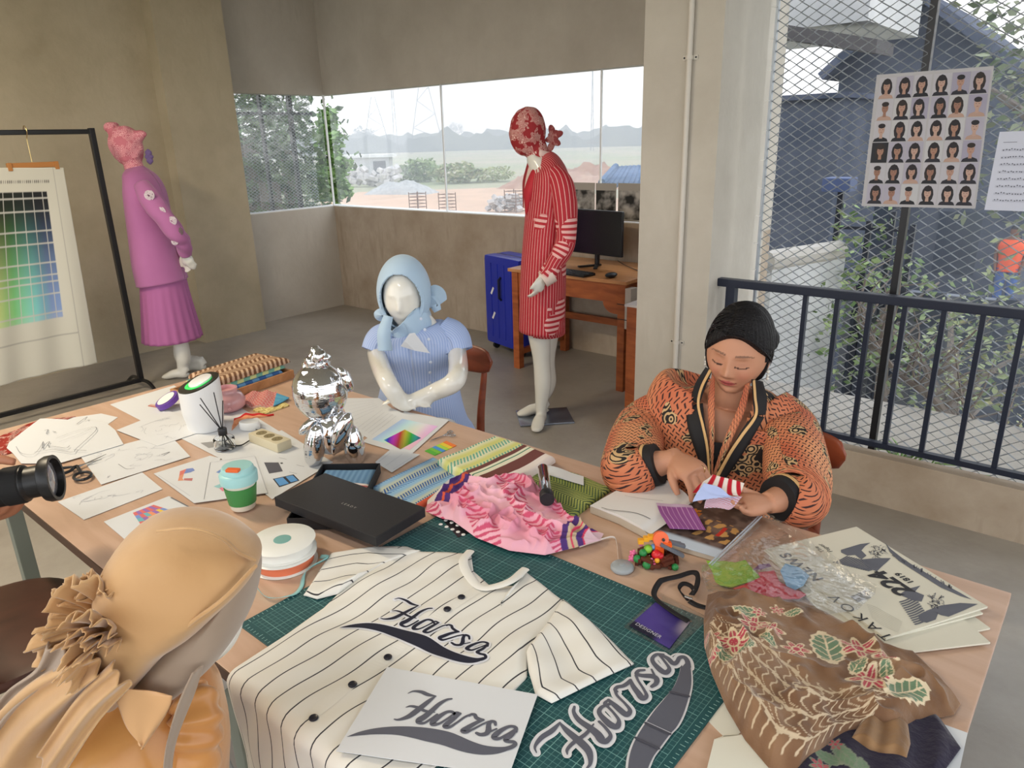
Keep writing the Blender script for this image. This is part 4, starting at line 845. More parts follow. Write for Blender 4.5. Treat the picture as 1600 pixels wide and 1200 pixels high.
ik = INK(TZ+0.0072); ik.line(mpx(((1062, 755), (1290, 860)), 830, 1000, 5.926), 0.0012, srgb(190, 192, 200), dz=0.0004); ik.build('paper_fold', ct)
# ------------------------------------------------------------------ things on the table
def zat(b, py):
    lo, hi = -1.0, 4.0
    for _ in range(40):
        m_ = (lo+hi)/2; q = RW@(np.array([b[0], b[1], m_])-CAM)
        if 600-FPX*q[1]/-q[2] > py: lo = m_
        else: hi = m_
    return lo
def pt3(px, py, z): return np.array(az(px, py, z))
m_cloth = mat('printed_cloth', attr=True, rough=0.9, bump=(900, 0.25), spec=0.15)
m_velv = mat('printed_velvet', attr=True, rough=0.85, bump=(60, 0.35), sheen=0.25, spec=0.1)
m_chrome = mat('chrome_foil', (0.74, 0.75, 0.77), 0.06, 1.0)
mix = lambda a, b, t: np.asarray(a)*(1-np.asarray(t)[..., None])+np.asarray(b)*np.asarray(t)[..., None]
def sel(cond, a, b): return np.where(np.asarray(cond)[..., None], np.asarray(a, float)+0*np.asarray(b), b)
# ---- gift box
m_box = mat('black_card', srgb(38, 37, 39), 0.55, bump=(300, 0.05)); m_box2 = mat('black_card_side', srgb(26, 26, 29), 0.6)
zb = TZ+0.0045
A, B = tp(504, 726, z=0.782), tp(594, 725, z=0.782); uu = unit(B-A); D0 = tp(433, 812, z=0.782); vv = np.array([uu[1], -uu[0]]); ln = abs((D0-A)@vv)
bx_ = thing('gift_box', (*(A+uu*0.09+vv*ln/2), zb), 'open black gift box tray holding a folded blue scarf, under the black lid', 'box')
W_ = np.linalg.norm(B-A); c = A+uu*W_/2+vv*ln/2; u3, v3 = np.array([*uu, 0]), np.array([*vv, 0]); cz3 = np.array([c[0], c[1], 0])
MB().obox(cz3+[0, 0, zb+0.0015], u3, v3, (0, 0, 1), W_/2, ln/2, 0.0015).build('tray_floor', m_box2, bx_)
for s_ in (-1, 1):
    MB().obox(cz3+u3*s_*(W_/2-0.0015)+[0, 0, zb+0.016], u3, v3, (0, 0, 1), 0.0015, ln/2, 0.014).build('tray_side', m_box2, bx_)
    MB().obox(cz3+v3*s_*(ln/2-0.0015)+[0, 0, zb+0.016], u3, v3, (0, 0, 1), W_/2-0.003, 0.0015, 0.014).build('tray_side', m_box2, bx_)
def scarfcol(U, V, X, Y):
    c = mix(srgb(120, 158, 192), srgb(96, 132, 170), 0.5+0.5*np.sin(U*60)); c = mix(c, srgb(205, 160, 90), sm(.62, .66, V)); c = mix(c, srgb(235, 225, 222), sm(.44, .45, V)*(1-sm(.55, .56, V))); return mix(c, srgb(196, 84, 84), sm(.48, .485, V)*(1-sm(.51, .515, V)))
in_ = 0.006; q0 = A+uu*in_+vv*in_; q1 = A+uu*(W_-in_)+vv*in_; q2 = q1+vv*(ln*0.72); q3 = q0+vv*(ln*0.72)
o = patch('scarf', ([q0, q1], [q1, q2], [q3, q2], [q0, q3]), m_cloth, None, z0=zb+0.0035, thick=0.016, col=scarfcol, N=50, Mv=70, rnd=0.10, pix=False, h=lambda U, V, X, Y: 0.002*np.sin(U*9+V*4)); tag(o, 'folded blue and ochre scarf inside the open black gift box', 'scarf')
lid = [tp(427, 778, z=0.806), tp(508, 741, z=0.806), tp(664, 795, z=0.806)]; c4 = lid[0]+lid[2]-lid[1]
ux = unit(lid[2]-lid[1]); vx = np.array([ux[1], -ux[0]]); lw = np.linalg.norm(lid[2]-lid[1]); lh = abs((lid[0]-lid[1])@vx)
c = lid[1]+ux*lw/2+vx*lh/2; u3, v3 = np.array([*ux, 0]), np.array([*vx, 0]); cz3 = np.array([c[0], c[1], 0]); zl = zb+0.0305
ld = thing('gift_box_lid', (c[0], c[1], zl), 'large flat black lid with small silver letters resting over the open tray', 'lid')  # lid of the gift box, lying across its open tray
MB().obox(cz3+[0, 0, zl+0.0235], u3, v3, (0, 0, 1), lw/2, lh/2, 0.0015, bev=0.001).build('lid_top', m_box, ld)
for s_ in (-1, 1):
    MB().obox(cz3+u3*s_*(lw/2-0.001)+[0, 0, zl+0.011], u3, v3, (0, 0, 1), 0.001, lh/2, 0.011).build('lid_side', m_box2, ld)
    MB().obox(cz3+v3*s_*(lh/2-0.001)+[0, 0, zl+0.011], u3, v3, (0, 0, 1), lw/2-0.002, 0.001, 0.011).build('lid_side', m_box2, ld)
tx = tp(545, 790, z=zl+0.025); add_uv_text('LEADY', 0.011, [(tx[0], tx[1], zl+0.0254), u3, -v3, (0, 0, 1)], mat('silver_foil_print', srgb(190, 186, 178), 0.4), ld, spacing=1.7)
# ---- spools of ribbon
sc_ = az(441, 842, 0.806)
for i, (rc, lab, zz) in enumerate(((srgb(222, 120, 84), 'lower ribbon spool with an orange band, under the white teal-centred spool', TZ+0.0005), (srgb(226, 226, 220), 'white ribbon spool with a teal hub, topmost beside the gold scarf', TZ+0.0285))):
    x, y = sc_[0]+(0.006 if i == 0 else 0), sc_[1]-(0.004 if i == 0 else 0)
    t = thing('ribbon_spool', (x, y, zz), lab, 'ribbon spool', None)
    for z_ in (0, 0.0245): MB().lathe((x, y, zz+z_), [(0.022, 0), (0.072, 0), (0.073, 0.001), (0.072, 0.002), (0.022, 0.002)], 56).build('flange', mat('spool_white', srgb(228, 228, 222), 0.4), t, ang=50)
    MB().lathe((x, y, zz+0.0022), [(0.02, 0), (0.064, 0), (0.0645, 0.011), (0.064, 0.022), (0.02, 0.022)], 48).build('ribbon', mat('ribbon_%d' % i, rc, 0.5), t, ang=50)
    MB().lathe((x, y, zz+0.002), [(0.0005, 0), (0.0195, 0), (0.0195, 0.0250), (0.015, 0.0256), (0.0005, 0.0256)], 30).build('hub', mat('teal_plastic', srgb(120, 168, 162), 0.5), t, ang=50)
rib = [(500, 868), (512, 874), (478, 893), (470, 915), (455, 930), (420, 934), (400, 915), (394, 896), (402, 884)]
V = []; Fq = []; P_ = catmull([tp(*q, z=TZ+0.006) for q in rib], 70)
for i, p in enumerate(P_):
    t = i/69; z = TZ+0.0012+0.004*math.sin(t*9)**2; T_ = unit(P_[min(i+1, 69)]-P_[max(i-1, 0)]); nv = np.array([-T_[1], T_[0]]); up = 0.55+0.4*math.sin(t*11)
    V += [(*(p-nv*0.006*(1-up*0.6)), z), (*(p+nv*0.006*(1-up*0.6)), z+0.010*up)]
o = mk('loose_ribbon', V, [(2*i, 2*i+2, 2*i+3, 2*i+1) for i in range(69)], mat('aqua_satin', srgb(140, 200, 200), 0.4, sheen=0.3), smooth=True); tag(o, 'loose aqua satin ribbon curling on the table beside the spools', 'ribbon'); o.modifiers.new('s', 'SOLIDIFY').thickness = 0.0006
# ---- reusable cup
cp = tp(381, 795, z=TZ+.0008); t = thing('reusable_cup', (*cp, TZ+0.006), 'green and aqua reusable coffee cup with an orange stopper', 'cup'); cb = (cp[0], cp[1], TZ+0.0065)
MB().lathe(cb, [(0.001, 0), (0.029, 0), (0.031, 0.003), (0.0345, 0.03), (0.040, 0.082), (0.001, 0.082)], 48).build('cup_body', mat('cup_cream', srgb(222, 218, 204), 0.4), t, ang=50)
MB().lathe(cb, [(0.0325, 0.017), (0.0345, 0.016), (0.041, 0.064), (0.0385, 0.065)], 48).build('silicone_sleeve', mat('cup_green', srgb(62, 132, 70), 0.5), t, ang=50)
MB().lathe(cb, [(0.041, 0.074), (0.0465, 0.075), (0.0475, 0.098), (0.046, 0.101), (0.0405, 0.103), (0.040, 0.113), (0.037, 0.118), (0.030, 0.119), (0.001, 0.119)], 48).build('lid', mat('cup_aqua', srgb(158, 206, 206), 0.4), t, ang=45)
q = az(364, 735, TZ+0.127); u3 = np.array([math.cos(.55), math.sin(.55), 0]); MB().obox((q[0], q[1], TZ+0.1275), u3, np.cross((0, 0, 1), u3), (0, 0, 1), 0.017, 0.008, 0.004, bev=0.003).build('stopper', mat('cup_orange', srgb(226, 104, 48), 0.45), t, ang=50)
# ---- air purifier
ap = tp(322, 668, z=TZ+.001); t = thing('air_purifier', (*ap, TZ+0.003), 'white oval air purifier with a sloping black top and green light', 'air purifier')
dv = unit([-0.35, -0.9, 0])  # slope faces the near left
N_ = 56; V = []; rings = 14
for r in range(rings):
    f = r/(rings-1)
    for j in range(N_):
        a = 2*math.pi*j/N_; ca, sa = math.cos(a), math.sin(a); ex = abs(ca)**0.85*np.sign(ca), abs(sa)**0.85*np.sign(sa)
        rr = 0.066+0.010*sm(0, .5, f); x, y = ex[0]*rr*1.0, ex[1]*rr*0.80; ht = 0.155-(x*dv[0]+y*dv[1])*0.38
        V.append((ap[0]+x, ap[1]+y, TZ+0.004+ht*f))
tp_ = np.array(V[-N_:]); cc = tp_.mean(0)
MBb = MB(); MBb.add(V, [[i*N_+j, i*N_+(j+1) % N_, (i+1)*N_+(j+1) % N_, (i+1)*N_+j] for i in range(rings-1) for j in range(N_)]+[list(range(N_))[::-1], [(rings-1)*N_+j for j in range(N_)]]); MBb.build('housing', mat('purifier_white', srgb(226, 227, 228), 0.35), t, ang=50)
def ringslab(k, s0, s1, h0, h1): 
    Va = [cc+(p-cc)*s_+[0, 0, h] for s_, h in ((s0, h0), (s0, h1), (s1, h1), (s1, h0)) for p in tp_]; k.add(Va, [[i*N_+j, i*N_+(j+1) % N_, ((i+1) % 4)*N_+(j+1) % N_, ((i+1) % 4)*N_+j] for i in range(4) for j in range(N_)]); return k
ringslab(MB(), 0.60, 0.985, 0.0, 0.003).build('control_ring', mat('gloss_black', srgb(22, 24, 24), 0.15), t, ang=40)
ringslab(MB(), 0.50, 0.66, 0.003, 0.0045).build('light_ring', mat('green_light', (0.02, 0.4, 0.08), 0.4, emit=(0.05, 0.75, 0.12, 0.5)), t)
k = MB(); off = -dv*0.006; Va = [cc+off+(p-cc)*s_+[0, 0, h] for s_, h in ((0.56, 0.003), (0.56, 0.011), (0.50, 0.014)) for p in tp_]; k.add(Va, [[i*N_+j, i*N_+(j+1) % N_, (i+1)*N_+(j+1) % N_, (i+1)*N_+j] for i in range(2) for j in range(N_)]+[[2*N_+j for j in range(N_)]]); k.build('top_cap', MATS['purifier_white'], t, ang=50)
lp = tp_[np.argmin([(p-cc)@np.array([0.2, 1, 0]) for p in tp_])]
lb = az(283, 612, TZ+0.13); k = MB().obox((ap[0]-0.045, ap[1]-0.0505, TZ+0.135), unit((0.75, -0.35, 0)), (0, 0, 1), unit((0.35, 0.75, 0)), 0.008, 0.0012, 0.001).build('maker_mark', mat('grey_print', srgb(150, 152, 154), .5), t)
cbp = [tp(*q, z=TZ+.006) for q in ((335, 690), (372, 697), (392, 688), (420, 676), (400, 672))]
tag(MB().tube([(p[0], p[1], TZ+0.0075) for p in catmull(cbp, 30)], 0.0022, 6).build('black_cable', m_black), 'thin black cable between the reed diffuser and the beige socket block', 'cable')
# ---- reed diffuser
rp = tp(352, 700, z=TZ+.004); t = thing('reed_diffuser', (*rp, TZ+0.004), 'glass reed diffuser with a black neck and four black sticks', 'reed diffuser'); rb_ = (rp[0], rp[1], TZ+0.0045)
MB().lathe(rb_, [(0.0005, 0), (0.030, 0), (0.032, 0.003), (0.032, 0.032), (0.028, 0.037), (0.012, 0.041), (0.011, 0.05), (0.009, 0.05), (0.009, 0.040), (0.026, 0.034), (0.0285, 0.006), (0.0005, 0.005)], 40).build('glass_bottle', mat('clear_glass', (0.97, 0.99, 1.0), 0.02, trans=1.0, ior=1.3), t, ang=40)
MB().lathe(rb_, [(0.0125, 0.045), (0.0135, 0.047), (0.0135, 0.065), (0.012, 0.067), (0.001, 0.067)], 28).build('neck', mat('matte_black', srgb(28, 28, 32), 0.4), t, ang=50)
for (px, py) in ((313, 622), (312, 632), (334, 613), (348, 626)):
    d_ = np.linalg.norm([rp[0], rp[1], -.8]); e = ad(px, py, np.linalg.norm(np.array([rp[0], rp[1], TZ+0.1])-CAM)-0.01); s0 = np.array([rp[0], rp[1], TZ+0.06]); b0 = s0-unit(e-s0)*0.052
    MB().tube([s0, e], 0.0016, 6).build('reed', MATS['matte_black'], t)
    b0[2] = max(b0[2], TZ+.012); MB().tube([s0, b0], 0.0016, 6).build('reed_tip', MATS['matte_black'], t)
# ---- pink pot
q = tp(357, 640); t = thing('pink_pot', (*q, TZ+0.002), 'glossy pink ceramic pot with a small knob beside the air purifier', 'pot'); 
MB().lathe((q[0], q[1], TZ+0.002), [(0.001, 0), (0.045, 0), (0.062, 0.015), (0.064, 0.038), (0.052, 0.058), (0.040, 0.066), (0.041, 0.082), (0.036, 0.083), (0.034, 0.068), (0.001, 0.060)], 48).build('pot_body', mat('pink_glaze', srgb(208, 158, 162), 0.2, coat=0.4), t, ang=60)
kn = az(371, 632, TZ+0.03); kk = unit(np.array([CAM[0]-q[0]+0.3, CAM[1]-q[1]+.9, 0])); 
for (du, dz_) in ((0.35, 0.022), (-0.1, 0.052)):
    dd = unit(np.array([math.cos(-0.75+du), math.sin(-0.75+du), 0])); MB().ball((q[0]+dd[0]*0.062, q[1]+dd[1]*0.062, TZ+dz_), 0.008, 8).build('knob', MATS['pink_glaze'], t, ang=60)
# ---- wooden tray with folded batiks
m_tray = wood_mat('tray_wood', srgb(190, 140, 96), srgb(160, 112, 72), 0.5)
ta, tb_, tcn = tp(378, 618), tp(462, 586), tp(330, 575); ta, tb_, tcn = tp(380, 619), tp(466, 588), tp(395, 568)
u2_ = unit(tb_-ta); v2_ = np.array([-u2_[1], u2_[0]]); Lt = np.linalg.norm(tb_-ta)+0.12; a0 = ta-u2_*0.16; Wt = 0.24; u3, v3 = np.array([*u2_, 0]), np.array([*v2_, 0]); c3 = np.array([*(a0+u2_*(Lt/2+.02)+v2_*Wt/2), 0])
t = thing('wooden_tray', (c3[0], c3[1], TZ), 'shallow wooden tray holding folded batik cloths at the far table corner', 'tray')
MB().obox(c3+[0, 0, TZ+0.004], u3, v3, (0, 0, 1), Lt/2, Wt/2, 0.003).build('tray_floor', m_tray, t)
for s_ in (-1, 1):
    MB().obox(c3+v3*s_*(Wt/2-0.004)+[0, 0, TZ+0.0205], u3, v3, (0, 0, 1), Lt/2, 0.004, 0.0135).build('tray_side', m_tray, t)
    MB().obox(c3+u3*s_*(Lt/2-0.004)+[0, 0, TZ+0.0205], u3, v3, (0, 0, 1), 0.004, Wt/2-0.008, 0.0135).build('tray_side', m_tray, t)
def hatch(c1, c2, f=60, a=1.0, band=6, duty=.5):
    def g(U, V, X, Y):
        b = np.floor(V*band) % 2; s_ = np.sin((U+np.where(b > 0, 1, -1)*V*a)*f) > (1-2*duty); return sel(s_, c2, np.zeros(U.shape+(3,))+np.asarray(c1))
    return g
stk = [('dark blue folded batik, lowest in the wooden tray', hatch(srgb(70, 96, 150), srgb(40, 52, 100), 50), 0.85, 0.0075, .016), ('sky blue striped folded batik in the wooden tray', hatch(srgb(110, 160, 205), srgb(70, 110, 170), 30, 0), 0.92, 0.0245, .016), ('yellow green folded batik with a brown band in the wooden tray', hatch(srgb(206, 212, 150), srgb(120, 176, 160), 34, 0.4, 3), 0.95, 0.0415, .014), ('brown herringbone folded batik, topmost in the wooden tray', hatch(srgb(206, 176, 148), srgb(118, 84, 62), 95, .35, 5, .55), 1.0, 0.0565, .022)]
for i, (lb_, cf, s_, zz, th) in enumerate(stk):
    o_ = (1-s_)*0.1; cx = c3[:2]+u2_*(0.0+0.012*i)+v2_*0.01; hl, hw = Lt/2*0.86*s_, (Wt/2-.012)*(.94-.02*i)
    if i == 3: cx = cx+u2_*0.01
    ps = [cx-u2_*hl-v2_*hw, cx+u2_*hl-v2_*hw, cx+u2_*(hl*.96)+v2_*hw, cx-u2_*hl+v2_*hw]
    o = patch('folded_batik', ([ps[0], ps[1]], [ps[1], ps[2]], [ps[3], ps[2]], [ps[0], ps[3]]), m_cloth, None, z0=TZ+zz, thick=th, col=cf, N=120, Mv=70, rnd=0.08, pix=False, h=lambda U, V, X, Y, i=i: 0.0004*np.sin(U*20+i)); tag(o, lb_, 'folded cloth', 'batik stack in the tray')
o = patch('cloth_scrap', ([(375, 630), (395, 637), (427, 636)], [(427, 636), (436, 622), (432, 613)], [(385, 615), (410, 612), (432, 613)], [(375, 630), (378, 622), (385, 615)]), m_cloth, z0=TZ+.001, thick=.005, h=lambda U, V, X, Y: 0.008*np.sin(U*7)**2, col=lambda U, V, X, Y: sel(np.sin(U*70)*np.sin(V*50) > 0, srgb(205, 96, 100), np.zeros(U.shape+(3,))+np.array(srgb(206, 170, 160))), N=60, Mv=40); tag(o, 'pink and brown patterned cloth scrap between pot and foil toy', 'fabric scrap')
o = patch('cloth_scrap', ([(427, 634), (440, 628)], [(440, 628), (452, 621)], [(432, 614), (452, 621)], [(427, 634), (432, 614)]), m_cloth, z0=TZ+.0085, thick=.003, col=hatch(srgb(110, 180, 205), srgb(70, 140, 190), 40), N=20, Mv=20); tag(o, 'light blue cloth scrap corner beside the silver foil toy', 'fabric scrap')
o = patch('cloth_scrap', ([(395, 641), (415, 646), (452, 633)], [(452, 633), (446, 629)], [(400, 634), (425, 637), (446, 629)], [(395, 641), (400, 634)]), m_cloth, z0=TZ+.001, thick=.003, h=lambda U, V, X, Y: 0.003*np.sin(U*9)**2, col=hatch(srgb(228, 214, 150), srgb(180, 150, 80), 40, .4, 3, .2), N=40, Mv=20); tag(o, 'pale yellow cloth scrap in front of the patterned scrap', 'fabric scrap')
o = patch('cloth_scrap', ([(362, 672), (372, 662), (378, 655)], [(378, 655), (428, 648)], [(366, 655), (385, 646), (428, 648)], [(362, 672), (366, 655)]), m_cloth, z0=TZ+.001, thick=.003, h=lambda U, V, X, Y: 0.004*np.sin(U*9+V*5)**2, col=lambda U, V, X, Y: mix(srgb(232, 160, 120), srgb(196, 50, 50), sm(.75, .8, V)), N=40, Mv=30); tag(o, 'peach and red cloth scrap behind the white oval case', 'fabric scrap')
# ---- white oval case, beige block, purple tape
q = tp(391, 671); t = thing('oval_case', (*q, TZ+0.0032), 'small white oval case standing behind the beige block', 'case'); u3 = unit((0.85, 0.5, 0)); V_, F_ = lathegeo((0, 0, 0), [(0.001, 0), (0.026, 0), (0.028, 0.002), (0.028, 0.024), (0.026, 0.027), (0.001, 0.028)], 40)
V_ = np.array([q[0], q[1], TZ+0.004])+V_[:, :1]*u3*1.25+V_[:, 1:2]*np.cross((0, 0, 1), u3)*0.85+V_[:, 2:]*np.array([0, 0, 1]); mk('case_body', V_, F_, m_white, t, True, autoang=50)
qa, qb = tp(400, 690, z=TZ+.03), tp(446, 708, z=TZ+.03); ua = unit(qb-qa); a3 = np.array([*ua, 0]); b3 = np.array([-ua[1], ua[0], 0]); c = np.array([*tp(421, 683, z=TZ+.03), TZ+0.019])
t = thing('socket_block', (c[0], c[1], TZ+0.0035), 'beige wooden block with three round holes beside the foil toy', 'block')
bmk = bmesh.new(); 
cb_ = MB().obox(c, a3, b3, (0, 0, 1), 0.078, 0.026, 0.0155, bev=0.006).build('block_body', mat('beige_block', srgb(206, 196, 168), 0.5), t, ang=40)
for i in (-1, 0, 1):
    kq = c+a3*i*0.042+np.array([0, 0, 0.0150]); MB().lathe(kq, [(0.001, 0.0010), (0.0145, 0.0010), (0.0165, 0.0012), (0.0170, 0.0006), (0.0170, -0.002), (0.001, -0.002)], 30).build('socket_recess', mat('block_recess', srgb(132, 120, 88), 0.8), t, ang=50)
    for j in (-1, 1): MB().lathe(kq+b3*j*0.006+[0, 0, .0011], [(0.0018, 0), (0.0018, 0.0004), (.0002, .0005)], 8).build('pin_hole', m_black, t)
q = az(262, 626, TZ+0.03); t = thing('tape_roll', (q[0], q[1], TZ+0.0015), 'purple tape roll with a white core left of the air purifier', 'tape roll'); axd = unit((-0.1, -0.45, 0.9)); c = np.array([q[0], q[1], TZ+0.030])
MB().lathe(c-axd*0.009, [(0.030, 0), (0.044, 0), (0.044, 0.018), (0.030, 0.018), (0.030, 0)], 44, axd).build('tape', mat('purple_tape', srgb(104, 66, 160), 0.3), t, ang=50)
MB().lathe(c-axd*0.010, [(0.027, 0), (0.0302, 0), (0.0302, 0.020), (0.027, 0.020), (0.027, 0)], 44, axd).build('core', m_white, t, ang=50)
MB().lathe(c+axd*0.0105, [(0.001, 0), (0.034, 0), (0.034, 0.001), (0.001, 0.0012)], 40, axd).build('side_disc', m_white, t, ang=50)
o = patch('cloth_scrap', ([(231, 634), (254, 638)], [(254, 638), (256, 634)], [(236, 631), (256, 634)], [(231, 634), (236, 631)]), m_cloth, z0=TZ+.0012, thick=.002, col=lambda U, V, X, Y: mix(srgb(190, 120, 110), srgb(220, 200, 190), V), N=10, Mv=10); tag(o, 'small reddish scrap under the purple tape roll', 'fabric scrap')
# ---- scissors
def scissors(name, label, piv, tip, hnd, s, dark, z):
    t = thing('scissors', (piv[0], piv[1], z), label, 'scissors'); m_b = mat('steel_blade', srgb(170, 172, 176), 0.25, 0.9); mh = mat('black_handle', srgb(30, 32, 38), 0.35) if dark else m_b
    for i, (tp_2, hd) in enumerate(zip(tip, hnd)):
        d = unit(np.array(tp_2)-piv); n = np.array([-d[1], d[0]])*(1 if i else -1); L_ = np.linalg.norm(np.array(tp_2)-piv)
        P = [piv-d*0.02*s, piv-d*0.02*s+n*0.006*s, piv+n*0.007*s, piv+d*L_*0.7+n*0.004*s, piv+d*L_, piv+d*L_*0.5]
        b = MB().prism(P, z+0.002+i*0.0015, z+0.0035+i*0.0015).build('blade', m_b, t)
        hd = np.array(hd); hdv = unit(hd-piv); r_ = 0.022*s; ring = [(*(hd+hdv*math.cos(a)*r_*1.35+np.array([-hdv[1], hdv[0]])*math.sin(a)*r_), z+0.004+i*.001) for a in np.linspace(0, 2*math.pi, 28)]
        k = MB().tube(ring, 0.0045*s if dark else 0.0018, 8, cap=False).tube([(*piv, z+0.004+i*.001), (*(hd-hdv*r_*1.3), z+0.004+i*.001)], 0.005*s if dark else 0.0018, 8); k.build('handle', mh, t, ang=50)
    MB().lathe((piv[0], piv[1], z+0.003), [(0.0045*s, 0), (0.0045*s, 0.003), (0.001, 0.004)], 14).build('pivot_screw', m_b, t)
scissors('s', 'black handled tailor scissors open on the papers at the left', tp(122, 733), [tp(167, 713), tp(160, 722)], [tp(130, 748), tp(98, 741)], 1.0, True, TZ+0.006)
scissors('s', 'tiny bare metal scissors lying on the wood behind the yellow batik', tp(693, 682), [tp(671, 691), tp(673, 689)], [tp(703, 676), tp(707, 682)], 0.32, False, TZ+0.0)
# ---- sticky flags
c = ((665, 705), (698, 688), (713, 694), (674, 713)); c = mpx(((395, 245), (525, 185), (585, 213), (455, 272)), 560, 640, 3.81)
t = thing('sticky_flags', (*tp(690, 700), TZ), 'multicoloured strip of sticky flags behind the yellow batik', 'sticky notes')
for i, cl in enumerate((srgb(90, 176, 60), srgb(120, 190, 60), srgb(80, 150, 220), srgb(176, 214, 70), srgb(236, 206, 60), srgb(240, 130, 60))):
    u0, u1 = i/6, (i+1)/6-.01; ps = [uvpt(c, u0, 0), uvpt(c, u1, 0), uvpt(c, u1, 1), uvpt(c, u0, 1)]; ps = [tp(*p, z=TZ+.002) for p in ps]
    MB().prism(ps, TZ+0.0003, TZ+0.0022).build('flag_pad', mat('flag_%d' % i, cl, 0.5), t)
# ---- button card on the mat
t = thing('button_card', (*tp(707, 824), TZ+.003), 'black card of white round snaps partly under the pink cloth', 'card'); cc_ = [tp(*q, z=TZ+.004) for q in ((686, 806), (702, 800), (734, 832), (716, 840))]
MB().prism(cc_, TZ+0.0032, TZ+0.0042).build('card', m_black, t)
cpx = mpx(((490, 682), (525, 697), (560, 712), (593, 727), (625, 743), (520, 658), (555, 672), (590, 688)), 560, 640, 3.81)
for q in cpx: p = tp(*q, z=TZ+.005); MB().lathe((p[0], p[1], TZ+0.0042), [(0.005, 0), (0.005, 0.001), (0.003, 0.002), (.0005, .002)], 16).build('snap', m_white, t, ang=40)
# ---- folded and crumpled batiks in the middle
def bluecol(U, V, X, Y):
    t = (U*7.2) % 2.4; base = mix(srgb(150, 190, 220), srgb(196, 204, 190), sm(0.8, 1.4, t)); hz_ = (np.sin((V*26+U*10)*6) > -0.1)&(t > 1.6); h2 = (np.sin((V*26-U*10)*6) > 0.3)&(t < .5); c = sel(hz_, srgb(60, 96, 160), base); c = sel(h2, srgb(84, 120, 180), c)
    return c*np.where(U > .93, 0.0, 1.0)[..., None]+np.array(srgb(214, 96, 70))*np.where(U > .93, 1.0, 0.0)[..., None]
o = patch('blue_batik', ([(581, 759), (615, 776), (652, 792)], [(652, 792), (690, 770), (735, 748)], [(677, 712), (707, 726), (735, 748)], [(581, 759), (622, 738), (677, 712)]), m_cloth, z0=TZ+.001, thick=.012, col=bluecol, N=220, Mv=150, rnd=.06, h=lambda U, V, X, Y: .001*np.sin(U*20+V*6)); tag(o, 'blue hatched folded batik between the black lid and yellow batik', 'folded cloth')
def yelcol(U, V, X, Y):
    t = U*10; base = mix(srgb(212, 212, 130), srgb(226, 226, 196), 0.5+0.5*np.sin(U*26)); hz_ = (np.sin((V*22+U*14)*6) > 0)&(np.sin(U*26+.8) > .1); c = sel(hz_, srgb(110, 172, 150), base)
    for a, b, cl in ((.50, .57, (118, 74, 70)), (.57, .61, (232, 228, 205)), (.61, .63, (60, 130, 100)), (.63, .69, (232, 228, 205)), (.69, .87, (118, 74, 70)), (.87, 1.1, (236, 226, 220))): c = sel((U > a)&(U <= b), srgb(cl), c)
    return c
o = patch('yellow_batik', ([(683, 715), (705, 730), (728, 741), (783, 755)], [(783, 755), (826, 738), (868, 712)], [(773, 678), (820, 692), (868, 712)], [(683, 715), (728, 697), (773, 678)]), m_cloth, z0=TZ+.0140, thick=.022, col=yelcol, N=220, Mv=160, rnd=.06, h=lambda U, V, X, Y: .001*np.sin(V*12+U*4)); tag(o, 'yellow folded batik with brown and white striped border', 'folded cloth')
def grncol(U, V, X, Y):
    base = mix(srgb(176, 184, 104), srgb(150, 160, 84), .5+.5*np.sin(V*12)); hz_ = np.sin((U*30+np.where((V*5) % 2 > 1, 1, -1)*V*16)*5) > .2; return sel(hz_, srgb(70, 92, 70), base)
o = patch('green_batik', ([(810, 765), (850, 790), (893, 806)], [(893, 806), (925, 782), (955, 760)], [(845, 722), (905, 738), (955, 760)], [(810, 765), (826, 742), (845, 722)]), m_cloth, z0=TZ+.001, thick=.014, col=grncol, N=160, Mv=140, rnd=.08, h=lambda U, V, X, Y: .0015*np.sin(U*8)); tag(o, 'olive green folded batik under the glossy black tube', 'folded cloth')
o = patch('paper_tag', ([(858, 742), (912, 758)], [(912, 758), (912, 744)], [(852, 726), (912, 744)], [(858, 742), (852, 726)]), m_paper, z0=TZ+.0185, thick=.001, N=10, Mv=10, h=lambda U, V, X, Y: .003*np.sin(U*5)); tag(o, 'white paper tag lying on the green batik behind the black tube', 'paper')
def pinkh(U, V, X, Y):
    n = fbm(X, Y, 9.0, 3.3, 3); r1 = np.abs(np.sin(U*7+V*5+n*3)); r2 = np.abs(np.sin(U*11-V*9+n*4)); return 0.012+0.016*(1-r1)**1.8+0.008*(1-r2)**2+0.012*np.exp(-(((U-.35)/.25)**2+((V-.6)/.3)**2))
def pinkcol(U, V, X, Y):
    n = fbm(X, Y, 3.0, 1.3, 2); base = mix(srgb(226, 150, 172), srgb(238, 186, 200), 0.5+0.5*np.sin(V*9+U*5+n*3)); b2 = (np.sin(U*17+V*9+n*2.5) > .15); hz_ = (np.sin((V*30-U*26+n*2)*4.2) > .1)&b2; c = sel(hz_, srgb(206, 88, 118), base)
    s_ = U+0.05*np.sin(V*5)
    for a, b, cl in ((.85, .885, (84, 58, 120)), (.885, .905, (200, 180, 150)), (.905, .915, (214, 70, 100)), (.915, .935, (200, 180, 150)), (.935, .965, (84, 58, 120)), (.965, .975, (214, 70, 100)), (.975, 1.2, (222, 190, 200))): c = sel((s_ > a)&(s_ <= b), srgb(cl), c)
    s2 = U-0.08*V
    for a, b, cl in ((-1, .03, (224, 214, 208)), (.03, .075, (84, 58, 120)), (.075, .09, (214, 96, 70)), (.09, .12, (84, 58, 120))): c = sel((s2 > a)&(s2 <= b)&(V > .25), srgb(cl), c)
    return c
